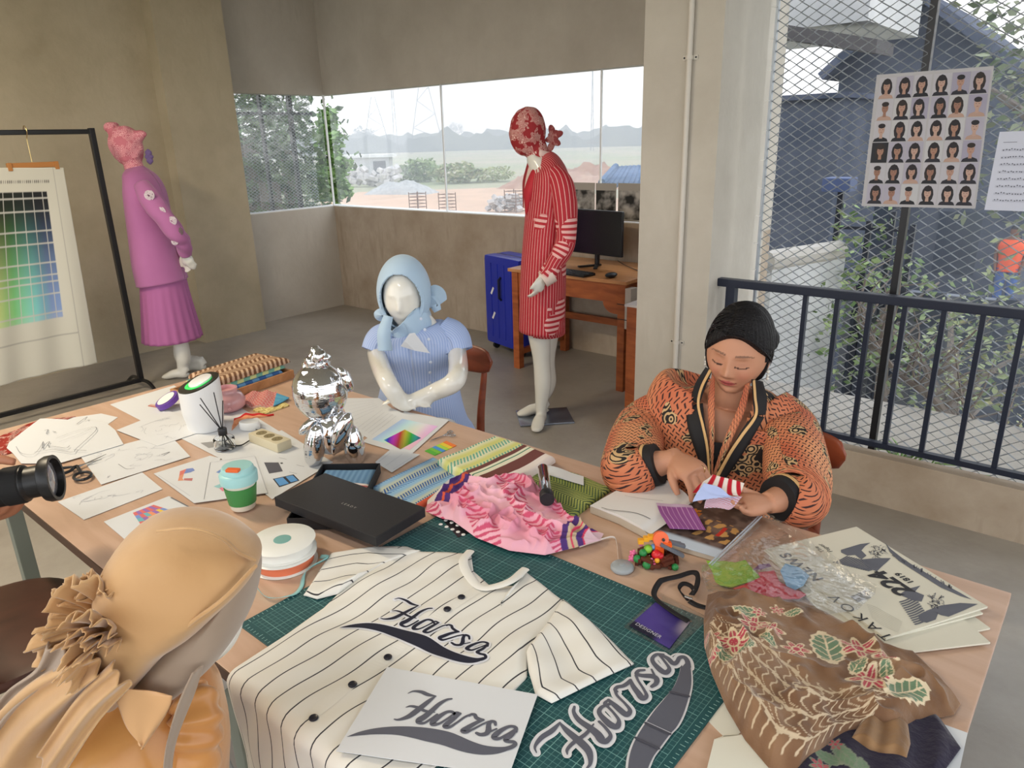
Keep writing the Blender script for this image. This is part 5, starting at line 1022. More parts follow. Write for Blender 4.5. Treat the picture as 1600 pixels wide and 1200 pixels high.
o = patch('pink_batik', ([(665, 797), (690, 808), (707, 811), (744, 838), (796, 858), (851, 865), (900, 853), (922, 846)], [(922, 846), (938, 842), (943, 832), (925, 826)], [(691, 758), (717, 745), (760, 753), (800, 748), (832, 745), (848, 770), (872, 796), (890, 818), (925, 826)], [(665, 797), (668, 780), (691, 758)]), m_cloth, z0=TZ+.0125, thick=.004, h=pinkh, col=pinkcol, N=260, Mv=170, rnd=.10)
for v_ in o.data.vertices:
    pass
tag(o, 'crumpled pink batik with purple striped ends in the middle of the table', 'cloth')
# ---- glossy black tube lying on the pink cloth
a, b = az(850, 735, TZ+.075), az(855, 782, TZ+.085); t = thing('black_tube', ((a[0]+b[0])/2, (a[1]+b[1])/2, TZ+.05), 'glossy black cylindrical tube lying on the pink and green cloths', 'tube')
a = np.array(az(848, 732, TZ+.055)); b = np.array(az(855, 780, TZ+.062)); d = unit(b-a)
MB().lathe(a, [(0.001, 0), (0.013, 0), (0.0148, 0.002), (0.0148, np.linalg.norm(b-a)-.03), (0.001, np.linalg.norm(b-a)-.03)], 30, d).build('barrel', mat('glossy_black', srgb(20, 20, 28), 0.08, coat=1), t, ang=50)
MB().lathe(b-d*.03, [(0.014, 0), (0.0178, 0.001), (0.0185, 0.030), (0.017, 0.032), (0.001, 0.032)], 30, d).build('cap', mat('matte_black_cap', srgb(26, 26, 30), 0.5), t, ang=50)
# ---- tape measure
q = tp(972, 890); t = thing('tape_measure', (*q, TZ), 'round grey tape measure case with its white tape pulled out', 'tape measure')
MB().lathe((q[0], q[1], TZ+.0005), [(.001, 0), (.022, 0), (.0255, .004), (.0255, .009), (.022, .013), (.001, .0135)], 40).build('case', mat('grey_plastic', srgb(158, 164, 168), .3), t, ang=50)
MB().lathe((q[0], q[1], TZ+.0138), [(.006, 0), (.006, .0012), (.004, .002), (.0005, .002)], 20).build('button', MATS['grey_plastic'], t, ang=50)
P_ = catmull([(*tp(966, 878), TZ+.005), (*tp(963, 850), TZ+.004), (*tp(955, 847), TZ+.012), (*tp(925, 852), TZ+.006), (*tp(905, 857), TZ+.003)], 40); V = []
for p in P_: V += [p, p+[0, 0, .005]]
mk('tape', V, [(2*i, 2*i+2, 2*i+3, 2*i+1) for i in range(39)], mat('tape_white', srgb(222, 214, 206), .6), t, True).modifiers.new('s', 'SOLIDIFY').thickness = .0004
# ---- brick built bird on a flowery nest
q = tp(1026, 880); t = thing('toy_bird', (*q, TZ), 'orange and grey plastic brick bird perched on a brown flowery nest', 'toy'); B0 = np.array([q[0], q[1], TZ])
def fr(x, y, z): return B0+np.array([math.cos(YAW)*x-math.sin(YAW)*y, math.sin(YAW)*x+math.cos(YAW)*y, z])
rgq = random.Random(3); mbr = mat('toy_brown', srgb(92, 46, 34), .35); k = MB()
for i in range(34):
    a = i/34*6.283*2; r_ = .022+.010*(i % 3)/2; c = fr(math.cos(a)*r_*1.35, math.sin(a)*r_*.9, .006+.006*(i % 4)); k.obox(c, unit((math.cos(a+1.5+YAW), math.sin(a+1.5+YAW), rgq.uniform(-.2, .2))), unit((math.cos(a+YAW), math.sin(a+YAW), 0)), (0, 0, 1), .014, .004, .004, bev=.001)
k.build('nest', mbr, t)
mg = mat('toy_green', srgb(40, 130, 66), .35)
def blob(nm, x, y, z, r, m, sc=(1, 1, 1)): MB().ball(fr(x, y, z), r, 8, sc=sc).build(nm, m, t, ang=50)
mo = mat('toy_orange', srgb(236, 96, 34), .3); mgy = mat('toy_grey', srgb(104, 108, 116), .35); my = mat('toy_yellow', srgb(236, 170, 46), .3); mr = mat('toy_red', srgb(206, 34, 44), .3); mp_ = mat('toy_pink', srgb(224, 110, 150), .3); ml = mat('toy_lime', srgb(130, 190, 60), .3)
for x, y, z, m_, r_ in ((-.02, .0, .038, ml, .010), (-.032, -.006, .032, mg, .009), (-.008, .004, .040, mat('toy_blue', srgb(110, 160, 210), .3), .007), (-.004, -.012, .030, mr, .011), (.004, -.014, .028, mr, .008), (-.045, -.01, .02, mg, .009), (-.026, -.022, .012, mg, .010), (.034, -.028, .008, mg, .008), (-.052, .004, .026, mp_, .006), (-.056, -.004, .018, mp_, .006), (-.018, -.022, .020, mp_, .0055), (-.010, -.026, .012, mp_, .0055), (-.004, -.022, .022, my, .006), (-.034, .01, .044, mp_, .005)):
    blob('flower' if m_ in (mp_, mr, my) else 'leaf_piece', x, y, z, r_, m_)
for (x, y, z) in ((-.052, .004, .026), (-.056, -.004, .018), (-.018, -.022, .02)):
    for a in range(5): blob('petal', x+math.cos(a*1.256)*.006, y, z+math.sin(a*1.256)*.006, .003, mp_)
MB().lathe(fr(.006, .0, .062), [(.001, -.007), (.017, -.007), (.017, .007), (.001, .007)], 26, unit((math.sin(YAW), -math.cos(YAW), .35))).build('head', mo, t, ang=40)
MB().obox(fr(.004, .002, .040), unit((math.cos(YAW), math.sin(YAW), 0)), unit((-math.sin(YAW), math.cos(YAW), 0)), (0, 0, 1), .010, .008, .016, bev=.002).build('body', mo, t)
MB().obox(fr(.020, -.004, .052), unit((math.cos(YAW), math.sin(YAW), -.2)), unit((-math.sin(YAW), math.cos(YAW), 0)), (0, 0, 1), .010, .006, .005, bev=.001).build('beak_base', mo, t)
MB().lathe(fr(.011, -.008, .064), [(.001, 0), (.0035, 0), (.0035, .0015), (.001, .002)], 14, unit((math.sin(YAW), -math.cos(YAW), .35))).build('eye', m_black, t)
for dz_, dy_, ln_, an in ((.040, -.010, .030, -.55), (.050, .006, .034, -.35), (.046, .012, .026, -.25)):
    d_ = np.array([math.cos(YAW)*math.cos(an), math.sin(YAW)*math.cos(an), math.sin(an)]); MB().obox(fr(.030, dy_, dz_), d_, unit((-math.sin(YAW), math.cos(YAW), 0)), np.cross(d_, unit((-math.sin(YAW), math.cos(YAW), 0))), ln_, .006, .0035, bev=.001).build('wing', mgy, t)
for x, z in ((-.024, .060), (-.036, .054), (-.014, .064)): MB().obox(fr(x, .006, z), (math.cos(YAW), math.sin(YAW), 0), (-math.sin(YAW), math.cos(YAW), 0), (0, 0, 1), .006, .006, .005, bev=.001).build('yellow_brick', my, t)
# ---- lanyard and badge
zc_ = TZ+.0055
bd = thing('badge', (*tp(1040, 975), TZ+.003), 'clear badge holder with a purple DESIGNER card on the green mat', 'badge')
def badgecol(U, V, X, Y):
    c = mix(srgb(54, 40, 120), srgb(88, 70, 160), .5+.5*np.sin(U*3+V*2)); c = mix(c, srgb(190, 176, 190), sm(.72, 1.0, U)*sm(.3, .9, V)); return mix(c, srgb(30, 30, 58), (1-sm(.16, .22, V))*(1-sm(.55, .75, U)))
cq = ((983, 977), (1046, 1013), (1078, 972), (1024, 941)); patch('card', ([cq[0], cq[1]], [cq[1], cq[2]], [cq[3], cq[2]], [cq[0], cq[3]]), m_ink, bd, z0=TZ+.0045, thick=.001, col=badgecol, N=50, Mv=40)
e0, e1, e2 = [np.array([*tp(*q, z=zc_+.001)]) for q in (cq[0], cq[1], cq[3])]; ux_, uy_ = unit(e1-e0), unit(e2-e0)
o0 = e0+ux_*.036+uy_*.0145; add_uv_text('DESIGNER', .0125, [(o0[0], o0[1], zc_+.0004), (*ux_, 0), (-ux_[1], ux_[0], 0), (0, 0, 1)], mat('white_print', srgb(225, 225, 235), .5), bd, spacing=1.05)
fm = bpy.data.materials.new('clear_film'); fm.use_nodes = True; nt = fm.node_tree; nt.nodes.clear(); out = nt.nodes.new('ShaderNodeOutputMaterial'); tr = nt.nodes.new('ShaderNodeBsdfTransparent'); gl = nt.nodes.new('ShaderNodeBsdfGlossy'); gl.inputs['Roughness'].default_value = .08
mxs = nt.nodes.new('ShaderNodeMixShader'); fr_ = nt.nodes.new('ShaderNodeLayerWeight'); fr_.inputs[0].default_value = .35; ma = nt.nodes.new('ShaderNodeMath'); ma.operation = 'MULTIPLY_ADD'; ma.inputs[1].default_value = .30; ma.inputs[2].default_value = .01
nz = nt.nodes.new('ShaderNodeTexNoise'); nz.inputs['Scale'].default_value = 32; nz.inputs['Detail'].default_value = 2; bp = nt.nodes.new('ShaderNodeBump'); bp.inputs['Strength'].default_value = .6; bp.inputs['Distance'].default_value = .006; tcx = nt.nodes.new('ShaderNodeTexCoord')
nt.links.new(tcx.outputs['Object'], nz.inputs[0]); nt.links.new(nz.outputs[0], bp.inputs['Height']); nt.links.new(bp.outputs[0], gl.inputs['Normal']); nt.links.new(bp.outputs[0], fr_.inputs['Normal']); nt.links.new(fr_.outputs['Fresnel'], ma.inputs[0]); nt.links.new(ma.outputs[0], mxs.inputs[0]); nt.links.new(tr.outputs[0], mxs.inputs[1]); nt.links.new(gl.outputs[0], mxs.inputs[2]); nt.links.new(mxs.outputs[0], out.inputs[0]); m_film = fm
hq = ((975, 978), (1048, 1019), (1108, 965), (1032, 926)); patch('clear_holder', ([hq[0], hq[1]], [hq[1], hq[2]], [hq[3], hq[2]], [hq[0], hq[3]]), m_film, bd, z0=TZ+.0035, thick=.0035, N=12, Mv=12)
ly = thing('lanyard', (*tp(1060, 930), TZ), 'black lanyard strap looped above the badge with a steel clip', 'lanyard')
def strap(pts, w_, m, parent, name, zz):
    P_ = catmull([(*tp(*q[:2], z=TZ+.006), q[2] if len(q) > 2 else 0) for q in pts], 14*len(pts)); V = []
    for i, p in enumerate(P_):
        T_ = unit((P_[min(i+1, len(P_)-1)]-P_[max(i-1, 0)])[:2]); nv = np.array([-T_[1], T_[0]]); ti = p[2]; V += [(*(p[:2]-nv*w_/2*math.cos(ti)), zz), (*(p[:2]+nv*w_/2*math.cos(ti)), zz+w_*math.sin(ti))]
    o = mk(name, V, [(2*i, 2*i+2, 2*i+3, 2*i+1) for i in range(len(P_)-1)], m, parent, True); o.modifiers.new('s', 'SOLIDIFY').thickness = .0012; return o
m_str = mat('black_webbing', srgb(22, 20, 24), .7)
sc2 = lambda L: [(940+a/6.668, 840+b/6.668, c_) for a, b, c_ in L]
strap(sc2([(905, 890, 0), (750, 800, .1), (600, 690, .2), (545, 610, .4), (600, 500, .6), (660, 460, .3), (800, 425, .2), (930, 385, .2), (990, 420, .9), (995, 500, .5), (970, 570, .3), (935, 620, .2)]), .012, m_str, ly, 'strap', TZ+.0105)
strap(sc2([(905, 640, .2), (860, 600, .5), (810, 530, .9), (850, 475, .6), (920, 490, .5), (960, 530, .4)]), .009, m_str, ly, 'strap', TZ+.0025)
strap(sc2([(915, 650, .1), (990, 690, .1), (1090, 715, 0)]), .012, m_str, ly, 'strap', TZ+.0035)
k = MB(); p = tp(*sc2([(880, 655, 0)])[0][:2]); MB().tube([(p[0]-.004, p[1]+.002, TZ+.008), (p[0]+.012, p[1]+.003, TZ+.008)], .003, 8).build('clip', m_chrome, ly, ang=50); p2 = tp(*sc2([(965, 585, 0)])[0][:2]); MB().tube([(p2[0], p2[1]-.004, TZ+.009), (p2[0], p2[1]+.006, TZ+.009)], .003, 8).build('crimp', m_chrome, ly, ang=50)
# ---- open book
bk = thing('open_book', (*tp(1060, 800), TZ), 'thick open book with a blank page and a photo page in front of the woman', 'book')
zt = TZ+.026
def pagel(U, V, X, Y): return -0.020*sm(.75, 1.0, U)+.004*np.sin(U*3.1)
L1 = ([(922, 790), (968, 808), (1017, 834)], [(1017, 834), (1052, 810), (1084, 781)], [(998, 749), (1040, 752), (1084, 781)], [(922, 790), (960, 768), (998, 749)])
def pl(U, V, X, Y): return .006*np.sin(U*math.pi*.9)-.012*sm(.80, 1, U)
patch('page_block', L1, mat('page_edges', srgb(196, 186, 170), .8, bump=(500, .3)), bk, z0=TZ+.002, thick=.020, N=40, Mv=20, h=pl)
patch('blank_page', ([(p[0]+1, p[1]-1) for p in L1[0]], L1[1], L1[2], L1[3]), mat('page_white', srgb(226, 224, 222), .6), bk, z0=TZ+.0215, thick=.0012, N=40, Mv=20, h=pl)
R1 = ([(1019, 836), (1070, 856), (1118, 870)], [(1118, 870), (1152, 842), (1188, 806)], [(1086, 783), (1140, 788), (1188, 806)], [(1019, 836), (1052, 812), (1086, 783)])
def photocol(U, V, X, Y):
    n = fbm(X, Y, 20, 5, 3); c = mix(srgb(70, 56, 52), srgb(110, 92, 84), sm(-.3, .4, n)); c = mix(c, srgb(196, 150, 90), ((np.sin(U*30+n*2)*np.sin(V*26) > .15)&(V > .25)&(V < .62)&(U > .35)).astype(float)); c = mix(c, srgb(196, 208, 222), (1-sm(.12, .18, V))); c = mix(c, srgb(200, 120, 50), ((U < .28)&(V > .3)&(V < .8)&(n > -.1)).astype(float)); return mix(c, srgb(190, 50, 40), ((U > .72)&(U < .78)&(V > .35)&(V < .55)).astype(float))
patch('page_block', R1, MATS['page_edges'], bk, z0=TZ+.002, thick=.012, N=30, Mv=20, h=lambda U, V, X, Y: -.004*(1-sm(0, .15, U)))
patch('photo_page', R1, mat('glossy_print', attr=True, rough=.25), bk, z0=TZ+.0142, thick=.0012, N=120, Mv=90, col=photocol, h=lambda U, V, X, Y: .001*np.sin(U*3)-.004*(1-sm(0, .15, U)))
ik = INK(TZ+.031); ik.line(mpx(((190, 438), (260, 455), (400, 470), (480, 490), (545, 520)), 900, 700, 4.706), .0022, srgb(80, 78, 78)); ik.build('caption_line', bk)
ik = INK(TZ+.031); ik.line(mpx(((360, 350), (500, 372), (640, 388)), 900, 700, 4.706), .0012, srgb(150, 150, 152)); ik.build('caption_line', bk)
MB().prism([tp(920, 793), tp(996, 748), tp(1190, 808), tp(1118, 872)][::-1], TZ+.0002, TZ+.0018).build('cover', mat('book_cover', srgb(60, 52, 50), .5), bk)
pc = mpx(((590, 400), (850, 425), (955, 600), (690, 590)), 900, 700, 4.706)
o = patch('fabric_swatch', ([pc[3], pc[2]], [pc[2], pc[1]], [pc[0], pc[1]], [pc[3], mpx([(620, 480)], 900, 700, 4.706)[0], pc[0]]), m_cloth, z0=TZ+.030, thick=.0012, N=100, Mv=30, h=lambda U, V, X, Y: .002*np.sin(U*5+V*4), col=lambda U, V, X, Y: sel((V > .88), srgb(196, 170, 196), sel((U*7.2+.3) % 1 < .12, srgb(206, 160, 200), np.zeros(U.shape+(3,))+np.array(srgb(150, 88, 150))))); tag(o, 'purple striped fabric swatch lying on the open book', 'fabric swatch')
# ---- newspapers
zn = TZ+.0135
T_, R_, B_ = [tp(*q, z=zn+.002) for q in ((1338, 824), (1543, 949), (1384, 999))]; L_ = T_+B_-R_
for i, (rot_, off) in enumerate(((-.10, (.012, -.030)), (-.22, (.020, -.058)), (-.05, (-.005, -.010)))):
    c0 = (T_+R_+B_+L_)/4+np.array(off); ca, sa = math.cos(rot_), math.sin(rot_); Rm = np.array([[ca, -sa], [sa, ca]]); ps = [c0+Rm@(p-(T_+R_+B_+L_)/4) for p in (B_, L_, T_, R_)]
    z_ = TZ+.0012+.004*(i if i < 2 else 2); order = (1, 0, 2)
    o = patch('newspaper', ([ps[0], ps[1]], [ps[1], ps[2]], [ps[3], ps[2]], [ps[0], ps[3]]), mat('newsprint', srgb(214, 210, 194), .85), None, z0=z_, thick=.0035, N=12, Mv=12, pix=False, h=lambda U, V, X, Y: .0004*np.sin(U*9)); tag(o, ['folded newspaper lying second from the bottom of the pile, edge fanned out', 'folded newspaper at the bottom of the pile, turned furthest towards the brown cloth', 'folded newspaper directly beneath the printed top one'][i], 'newspaper', 'newspaper pile')
nw = thing('newspaper', (*((T_+B_)/2), zn), 'top newspaper printed with 224 and a grey woodcut landscape', 'newspaper', 'newspaper pile')
patch('folded_pages', ([B_, L_], [L_, T_], [R_, T_], [B_, R_]), MATS['newsprint'], nw, z0=zn, thick=.004, N=16, Mv=16, pix=False)
ik = INK(zn+.0046); G2 = srgb(96, 98, 108); c5 = lambda L: mpx(L, 1240, 810, 5)
for pts in ([(370, 245), (520, 200), (600, 190), (560, 215), (530, 250), (480, 285), (420, 290), (370, 265)], [(530, 320), (640, 310), (760, 310), (735, 335), (690, 375), (650, 415), (600, 395), (560, 365)], [(715, 190), (760, 240), (850, 310), (940, 370), (920, 395), (820, 330), (750, 260)], [(940, 370), (1060, 440), (1180, 515), (1150, 540), (1040, 470), (920, 395)], [(1180, 515), (1300, 580), (1395, 635), (1300, 605), (1150, 540)], [(830, 590), (900, 548), (990, 525), (950, 570), (1020, 600), (1000, 650), (930, 640), (850, 605)], [(1440, 668), (1300, 660), (1150, 680), (1100, 730), (1150, 755), (1210, 768), (1320, 722)], [(1150, 680), (1040, 720), (975, 765), (985, 800), (1040, 815), (1110, 790), (1130, 740), (1100, 730)], [(480, 285), (530, 250), (570, 290), (530, 320), (500, 300)]):
    ik.poly(c5(pts), G2)
rr = random.Random(8)
for (xa, ya, xb, yb, n_) in ((330, 330, 620, 400, 16), (850, 640, 980, 830, 12)):
    for i in range(n_):
        t = i/n_; x, y = xa+(xb-xa)*t, ya+(yb-ya)*t; ik.line(c5([(x-20, y+14), (x+30, y-2), (x+90, y-34)]), .0032, G2, dz=.0002)
for i in range(46):
    t = rr.random(); x, y = 760+480*t, 270+270*t; ik.line(c5([(x-6, y+14), (x+rr.uniform(-16, 12), y-rr.uniform(2, 16))]), .0012, G2, dz=.0002)
for i in range(34):
    t = rr.random(); x, y = 560+150*t+rr.uniform(-30, 30), 210+rr.uniform(0, 90); ik.line(c5([(x, y), (x+rr.uniform(-30, 30), y+rr.uniform(-20, 30)), (x+rr.uniform(-20, 40), y+rr.uniform(-10, 30))]), .0010, G2, dz=.0003)
    x, y = 1040+100*t+rr.uniform(-30, 30), 590+rr.uniform(0, 90); ik.line(c5([(x, y), (x+rr.uniform(-30, 30), y+rr.uniform(-20, 30)), (x+rr.uniform(-20, 40), y+rr.uniform(-10, 30))]), .0010, G2, dz=.0003)
for i in range(9): ik.line(c5([(570+i*5, 690+i*13-20), (650+i*6, 690+i*17+10), (850-i*4, 810+i*10)]), .0007, srgb(170, 168, 158), dz=.0002)
ik.poly(c5([(440, 610), (560, 560), (608, 620), (500, 655)]), srgb(150, 150, 150)); ik.build('woodcut_print', nw)
rd = unit(L_-B_); dn = unit(R_-B_); upv = -dn; m_blk = mat('news_ink', srgb(48, 48, 52), .7)
def ntext(s_, size, px, py, name='headline', sp=1.0, al='CENTER', shear=0.0, bold=0.0):
    p = tp(*c5([(px, py)])[0], z=zn+.005); add_uv_text(s_, size, [(p[0], p[1], zn+.0049), (*rd, 0), (*upv, 0), (0, 0, 1)], m_blk, nw, name, spacing=sp, align=al, font_shear=shear, bold=bold)
ntext('224', .058, 762, 500, 'headline', .95, bold=.0022); ntext('1819', .020, 868, 465, 'date_line', bold=.0006); ntext('TAKOV', .034, 517, 765, 'masthead', 1.45); ntext('NEWS', .036, 60, 375, 'masthead', 1.2, bold=.0008); ntext('The\nPaper', .016, 225, 235, 'small_title')
# ---- clear zip bag and its contents
def leafy(name, label, px, colr, z, thick=.0015, cat='paper cutout'):
    P = [tp(*q, z=z) for q in px]; t = MB().prism(P, z, z+thick).build(name, mat(name+'_mat', colr, .4), None); tag(t, label, cat); return t
leafy('green_cutout', 'lime green leaf shaped piece inside the clear bag', mpx(((150, 490), (230, 500), (330, 495), (440, 510), (540, 485), (600, 560), (690, 660), (560, 710), (400, 755), (290, 735), (240, 700), (210, 600)), 1080, 800, 6.4), srgb(146, 196, 66), TZ+.010)
leafy('red_cutout', 'bright red crumpled piece inside the clear bag', mpx(((420, 770), (530, 730), (690, 660), (670, 610), (740, 600), (830, 590), (880, 700), (980, 760), (1080, 790), (1150, 830), (1080, 870), (900, 875), (740, 850), (500, 815)), 1080, 800, 6.4), srgb(204, 30, 62), TZ+.013)
leafy('blue_cutout', 'blue and white piece inside the clear bag beside the red one', mpx(((890, 590), (940, 520), (1080, 560), (1180, 640), (1120, 740), (1040, 780), (950, 740)), 1080, 800, 6.4), srgb(120, 170, 214), TZ+.019)
leafy('magenta_cutout', 'thin magenta and blue sliver inside the clear bag', mpx(((620, 580), (680, 530), (780, 520), (800, 545), (700, 575)), 1080, 800, 6.4), srgb(120, 70, 120), TZ+.010)
bg = thing('zip_bag', (*tp(1200, 870), TZ), 'crinkled clear plastic zip bag with bright cutouts beside the newspapers', 'bag')
def bagh(U, V, X, Y):
    n = fbm(X, Y, 10, 2.2, 2); n2 = fbm(X, Y, 24, 7.7, 2); return .006+.020*np.abs(n)**.8*(np.sin(U*3.1)*.5+.5)+.006*(1-np.abs(n2))**3
o = patch('plastic_film', ([(1112, 884), (1096, 895), (1106, 922)], [(1106, 922), (1160, 928), (1240, 950), (1290, 958), (1340, 950), (1368, 925)], [(1192, 806), (1245, 840), (1300, 880), (1368, 925)], [(1112, 884), (1150, 848), (1192, 806)]), m_film, bg, z0=TZ+.021, thick=.004, h=bagh, N=70, Mv=70)
Pz = [tp(1190, 808, z=TZ+.03), tp(1112, 884, z=TZ+.02)]
for q in (0, .006):
    dz2 = unit(Pz[1]-Pz[0]); nz2 = np.array([-dz2[1], dz2[0]]); MB().tube([(*(Pz[0]-nz2*q), TZ+.032), (*(Pz[1]-nz2*q), TZ+.022)], .0016, 6).build('zip_seal', mat('seal_plastic', srgb(190, 200, 214), .25), bg)
# ---- brown velvet batik and navy cloth
FL = [('f', 1146, 1004, .026), ('f', 1178, 974, .024), ('f', 1205, 984, .020), ('f', 1244, 1013, .020), ('l', 1293, 1007, .040), ('f', 1342, 1008, .028), ('f', 1382, 1030, .018), ('f', 1358, 1062, .028), ('l', 1416, 1080, .034), ('f', 1113, 990, .016), ('l', 1164, 955, .022), ('f', 1186, 955, .012), ('l', 1130, 1025, .018), ('l', 1165, 1020, .016), ('f', 1216, 948, .012), ('l', 1240, 953, .014), ('l', 1385, 1050, .016), ('f', 1112, 1020, .012), ('l', 1340, 1040, .018), ('l', 1200, 1005, .016)]
FW = [(k_, *tp(x, y, z=TZ+.035), r*1.25) for k_, x, y, r in FL]
def flowers(c, X, Y, FW, red=(178, 70, 84), grn=(104, 128, 100), line=(214, 196, 164)):
    for i, (k_, fx, fy, r) in enumerate(FW):
        dx, dy = X-fx, Y-fy; a0 = i*1.3; 
        if k_ == 'f':
            a = np.arctan2(dy, dx); d = np.hypot(dx, dy)/r; e = .72+.28*np.cos(a*6+a0); pt = (d < e); ln_ = (np.abs(d-e) < .10)|((np.abs(np.sin(a*3+a0/2)) < .12)&pt)|(np.abs(d-.3) < .06)
            c = sel(pt, srgb(red), c); c = sel(ln_&(d < 1.1), srgb(line), c)
        else:
            x_, y_ = (dx*math.cos(a0)+dy*math.sin(a0))/r, (-dx*math.sin(a0)+dy*math.cos(a0))/(r*.55); e = 1-.12*np.abs(np.sin(x_*9)); d = np.hypot(x_, y_); pt = d < e; ln_ = (np.abs(d-e) < .09)|((np.abs(y_) < .07)&pt)|((np.abs((x_*3+np.abs(y_)*1.4) % 1-.5) < .08)&pt)
            c = sel(pt, srgb(grn), c); c = sel(ln_&(d < 1.1), srgb(line), c)
    return c
def brownh(U, V, X, Y):
    n = fbm(X, Y, 7, 9.1, 3); r = np.abs(np.sin(U*5.5+V*3.5+n*2.2)); r2 = np.abs(np.sin(V*8-U*3+n*2)); return .012+.018*(1-r)**1.6+.010*(1-r2)**2+.018*np.exp(-(((U-.45)/.3)**2+((V-.25)/.25)**2))+.008*n
def browncol(U, V, X, Y):
    n = fbm(X, Y, 12, 4.4, 3); c = mix(srgb(112, 82, 60), srgb(138, 106, 80), sm(-.4, .4, n))
    reg = (V < .40+.07*np.sin(U*4))&(V > .03)&(U > .04)&(U < .90); w1 = np.sin((U*13+V*7+.25*np.sin(V*60))*6.28); rows = (V*9+.6*U) % 1.0; ln1 = (np.abs(w1) < .26)&(rows > .18); bd_ = np.abs(rows-.1) < .05; dia = ((rows < .18)&(np.abs(np.sin(U*70)) > .6))
    c = sel(reg&(ln1|bd_|dia), srgb(196, 176, 148), c); return flowers(c, X, Y, FW)
bs = ([(1101, 1000), (1112, 1040), (1136, 1096), (1165, 1145), (1202, 1188), (1248, 1194), (1300, 1150), (1360, 1128), (1420, 1134)],
      [(1420, 1134), (1436, 1117), (1493, 1106), (1503, 1091)],
      [(1106, 921), (1150, 923), (1215, 930), (1290, 947), (1340, 975), (1385, 1002), (1430, 1012), (1470, 1050), (1503, 1091)],
      [(1101, 1000), (1100, 960), (1106, 921)])
zbr = TZ+.008
o = patch('brown_batik', tuple([[tp(p[0], p[1], z=TZ+.022) for p in s_] for s_ in bs]), m_velv, z0=zbr, thick=.006, h=brownh, col=browncol, N=330, Mv=210, rnd=.07, pix=False); tag(o, 'crumpled brown velvet batik with red flowers and cream wave lines', 'cloth')
o = patch('brown_batik_fold', ([tp(*q, z=TZ+.02) for q in ((1330, 1150), (1360, 1165), (1418, 1182))], [tp(*q, z=TZ+.02) for q in ((1418, 1182), (1424, 1158), (1420, 1130))], [tp(*q, z=TZ+.02) for q in ((1345, 1125), (1385, 1118), (1420, 1130))], [tp(*q, z=TZ+.02) for q in ((1330, 1150), (1345, 1125))]), m_velv, z0=TZ+.012, thick=.010, h=lambda U, V, X, Y: .008*np.sin(U*6)**2, N=50, Mv=40, rnd=.1, pix=False, col=lambda U, V, X, Y: mix(srgb(118, 88, 60), srgb(146, 114, 82), .5+.5*np.sin(U*20)))
tag(o, 'turned back brown velvet flap in front of the brown batik', 'cloth')
FW2 = [('l', *tp(1295, 1178, z=TZ+.02), .020), ('f', *tp(1282, 1192, z=TZ+.02), .016), ('l', *tp(1325, 1180, z=TZ+.02), .026), ('f', *tp(1306, 1158, z=TZ+.02), .012), ('l', *tp(1350, 1195, z=TZ+.02), .018)]
o = patch('navy_cloth', ([(1235, 1200), (1300, 1245), (1420, 1250)], [(1420, 1250), (1470, 1210), (1502, 1166)], [(1300, 1140), (1400, 1120), (1464, 1112), (1502, 1166)], [(1235, 1200), (1262, 1170), (1300, 1140)]), m_velv, z0=TZ+.0075, thick=.004, h=lambda U, V, X, Y: .006*np.sin(U*9+V*4)**2, N=160, Mv=110, rnd=.08, col=lambda U, V, X, Y: flowers(np.zeros(U.shape+(3,))+np.array(srgb(34, 28, 50)), X, Y, FW2, line=(120, 130, 110))); tag(o, 'dark navy cloth with green leaves peeking out beneath the brown batik', 'cloth')
# ---- batik at the far left end
def redbat(U, V, X, Y):
    n = fbm(X, Y, 30, 6.1, 4); return sel(n > .05, srgb(150, 54, 46), sel(n > -.12, srgb(206, 160, 150), np.zeros(U.shape+(3,))+np.array(srgb(150, 104, 96))))
o = patch('red_batik', ([(-60, 730), (0, 712), (40, 700)], [(40, 700), (90, 660), (118, 650)], [(-60, 700), (0, 682), (60, 655), (118, 648)], [(-60, 730), (-60, 700)]), m_cloth, z0=TZ+.0004, thick=.0035, col=redbat, N=120, Mv=60, h=lambda U, V, X, Y: .003*np.sin(U*14)**2*(U < .7)); tag(o, 'dark red batik cloth at the left end under the pencil drawing', 'cloth')
# ---- silver foil toy dog
dg_ = np.array([*((tp(490, 722)+tp(556, 718))/2), TZ+.002]); r3 = np.array([math.cos(YAW), math.sin(YAW), 0]); f3 = np.array([-math.sin(YAW), math.cos(YAW), 0]); DD = 2.12
def dp(px, py, dy=0.0):   # a point at the toy's own depth
    q = ay(px, py, 0) if False else None; d = ray(px, py); n_ = f3; s_ = ((dg_-CAM)@n_+dy)/(d@n_); return CAM+d*s_
m_foil = mat('foil_chrome', (0.72, 0.73, 0.75), 0.05, 1.0); nt = m_foil.node_tree; b = nt.nodes['Principled BSDF']; tcx = nt.nodes.new('ShaderNodeTexCoord'); wv = nt.nodes.new('ShaderNodeTexNoise'); wv.inputs['Scale'].default_value = 45; wv.inputs['Detail'].default_value = 3
mpn = nt.nodes.new('ShaderNodeMapping'); mpn.inputs['Scale'].default_value = (.5, .5, 2.2); bp = nt.nodes.new('ShaderNodeBump'); bp.inputs['Strength'].default_value = .35; bp.inputs['Distance'].default_value = .004; nt.links.new(tcx.outputs['Object'], mpn.inputs[0]); nt.links.new(mpn.outputs[0], wv.inputs[0]); nt.links.new(wv.outputs[0], bp.inputs['Height']); nt.links.new(bp.outputs[0], b.inputs['Normal'])
t = thing('foil_toy', dg_, 'shiny silver inflated foil toy animal with a knotted topknot', 'toy'); UPc = np.array([0, 0, 1.0])
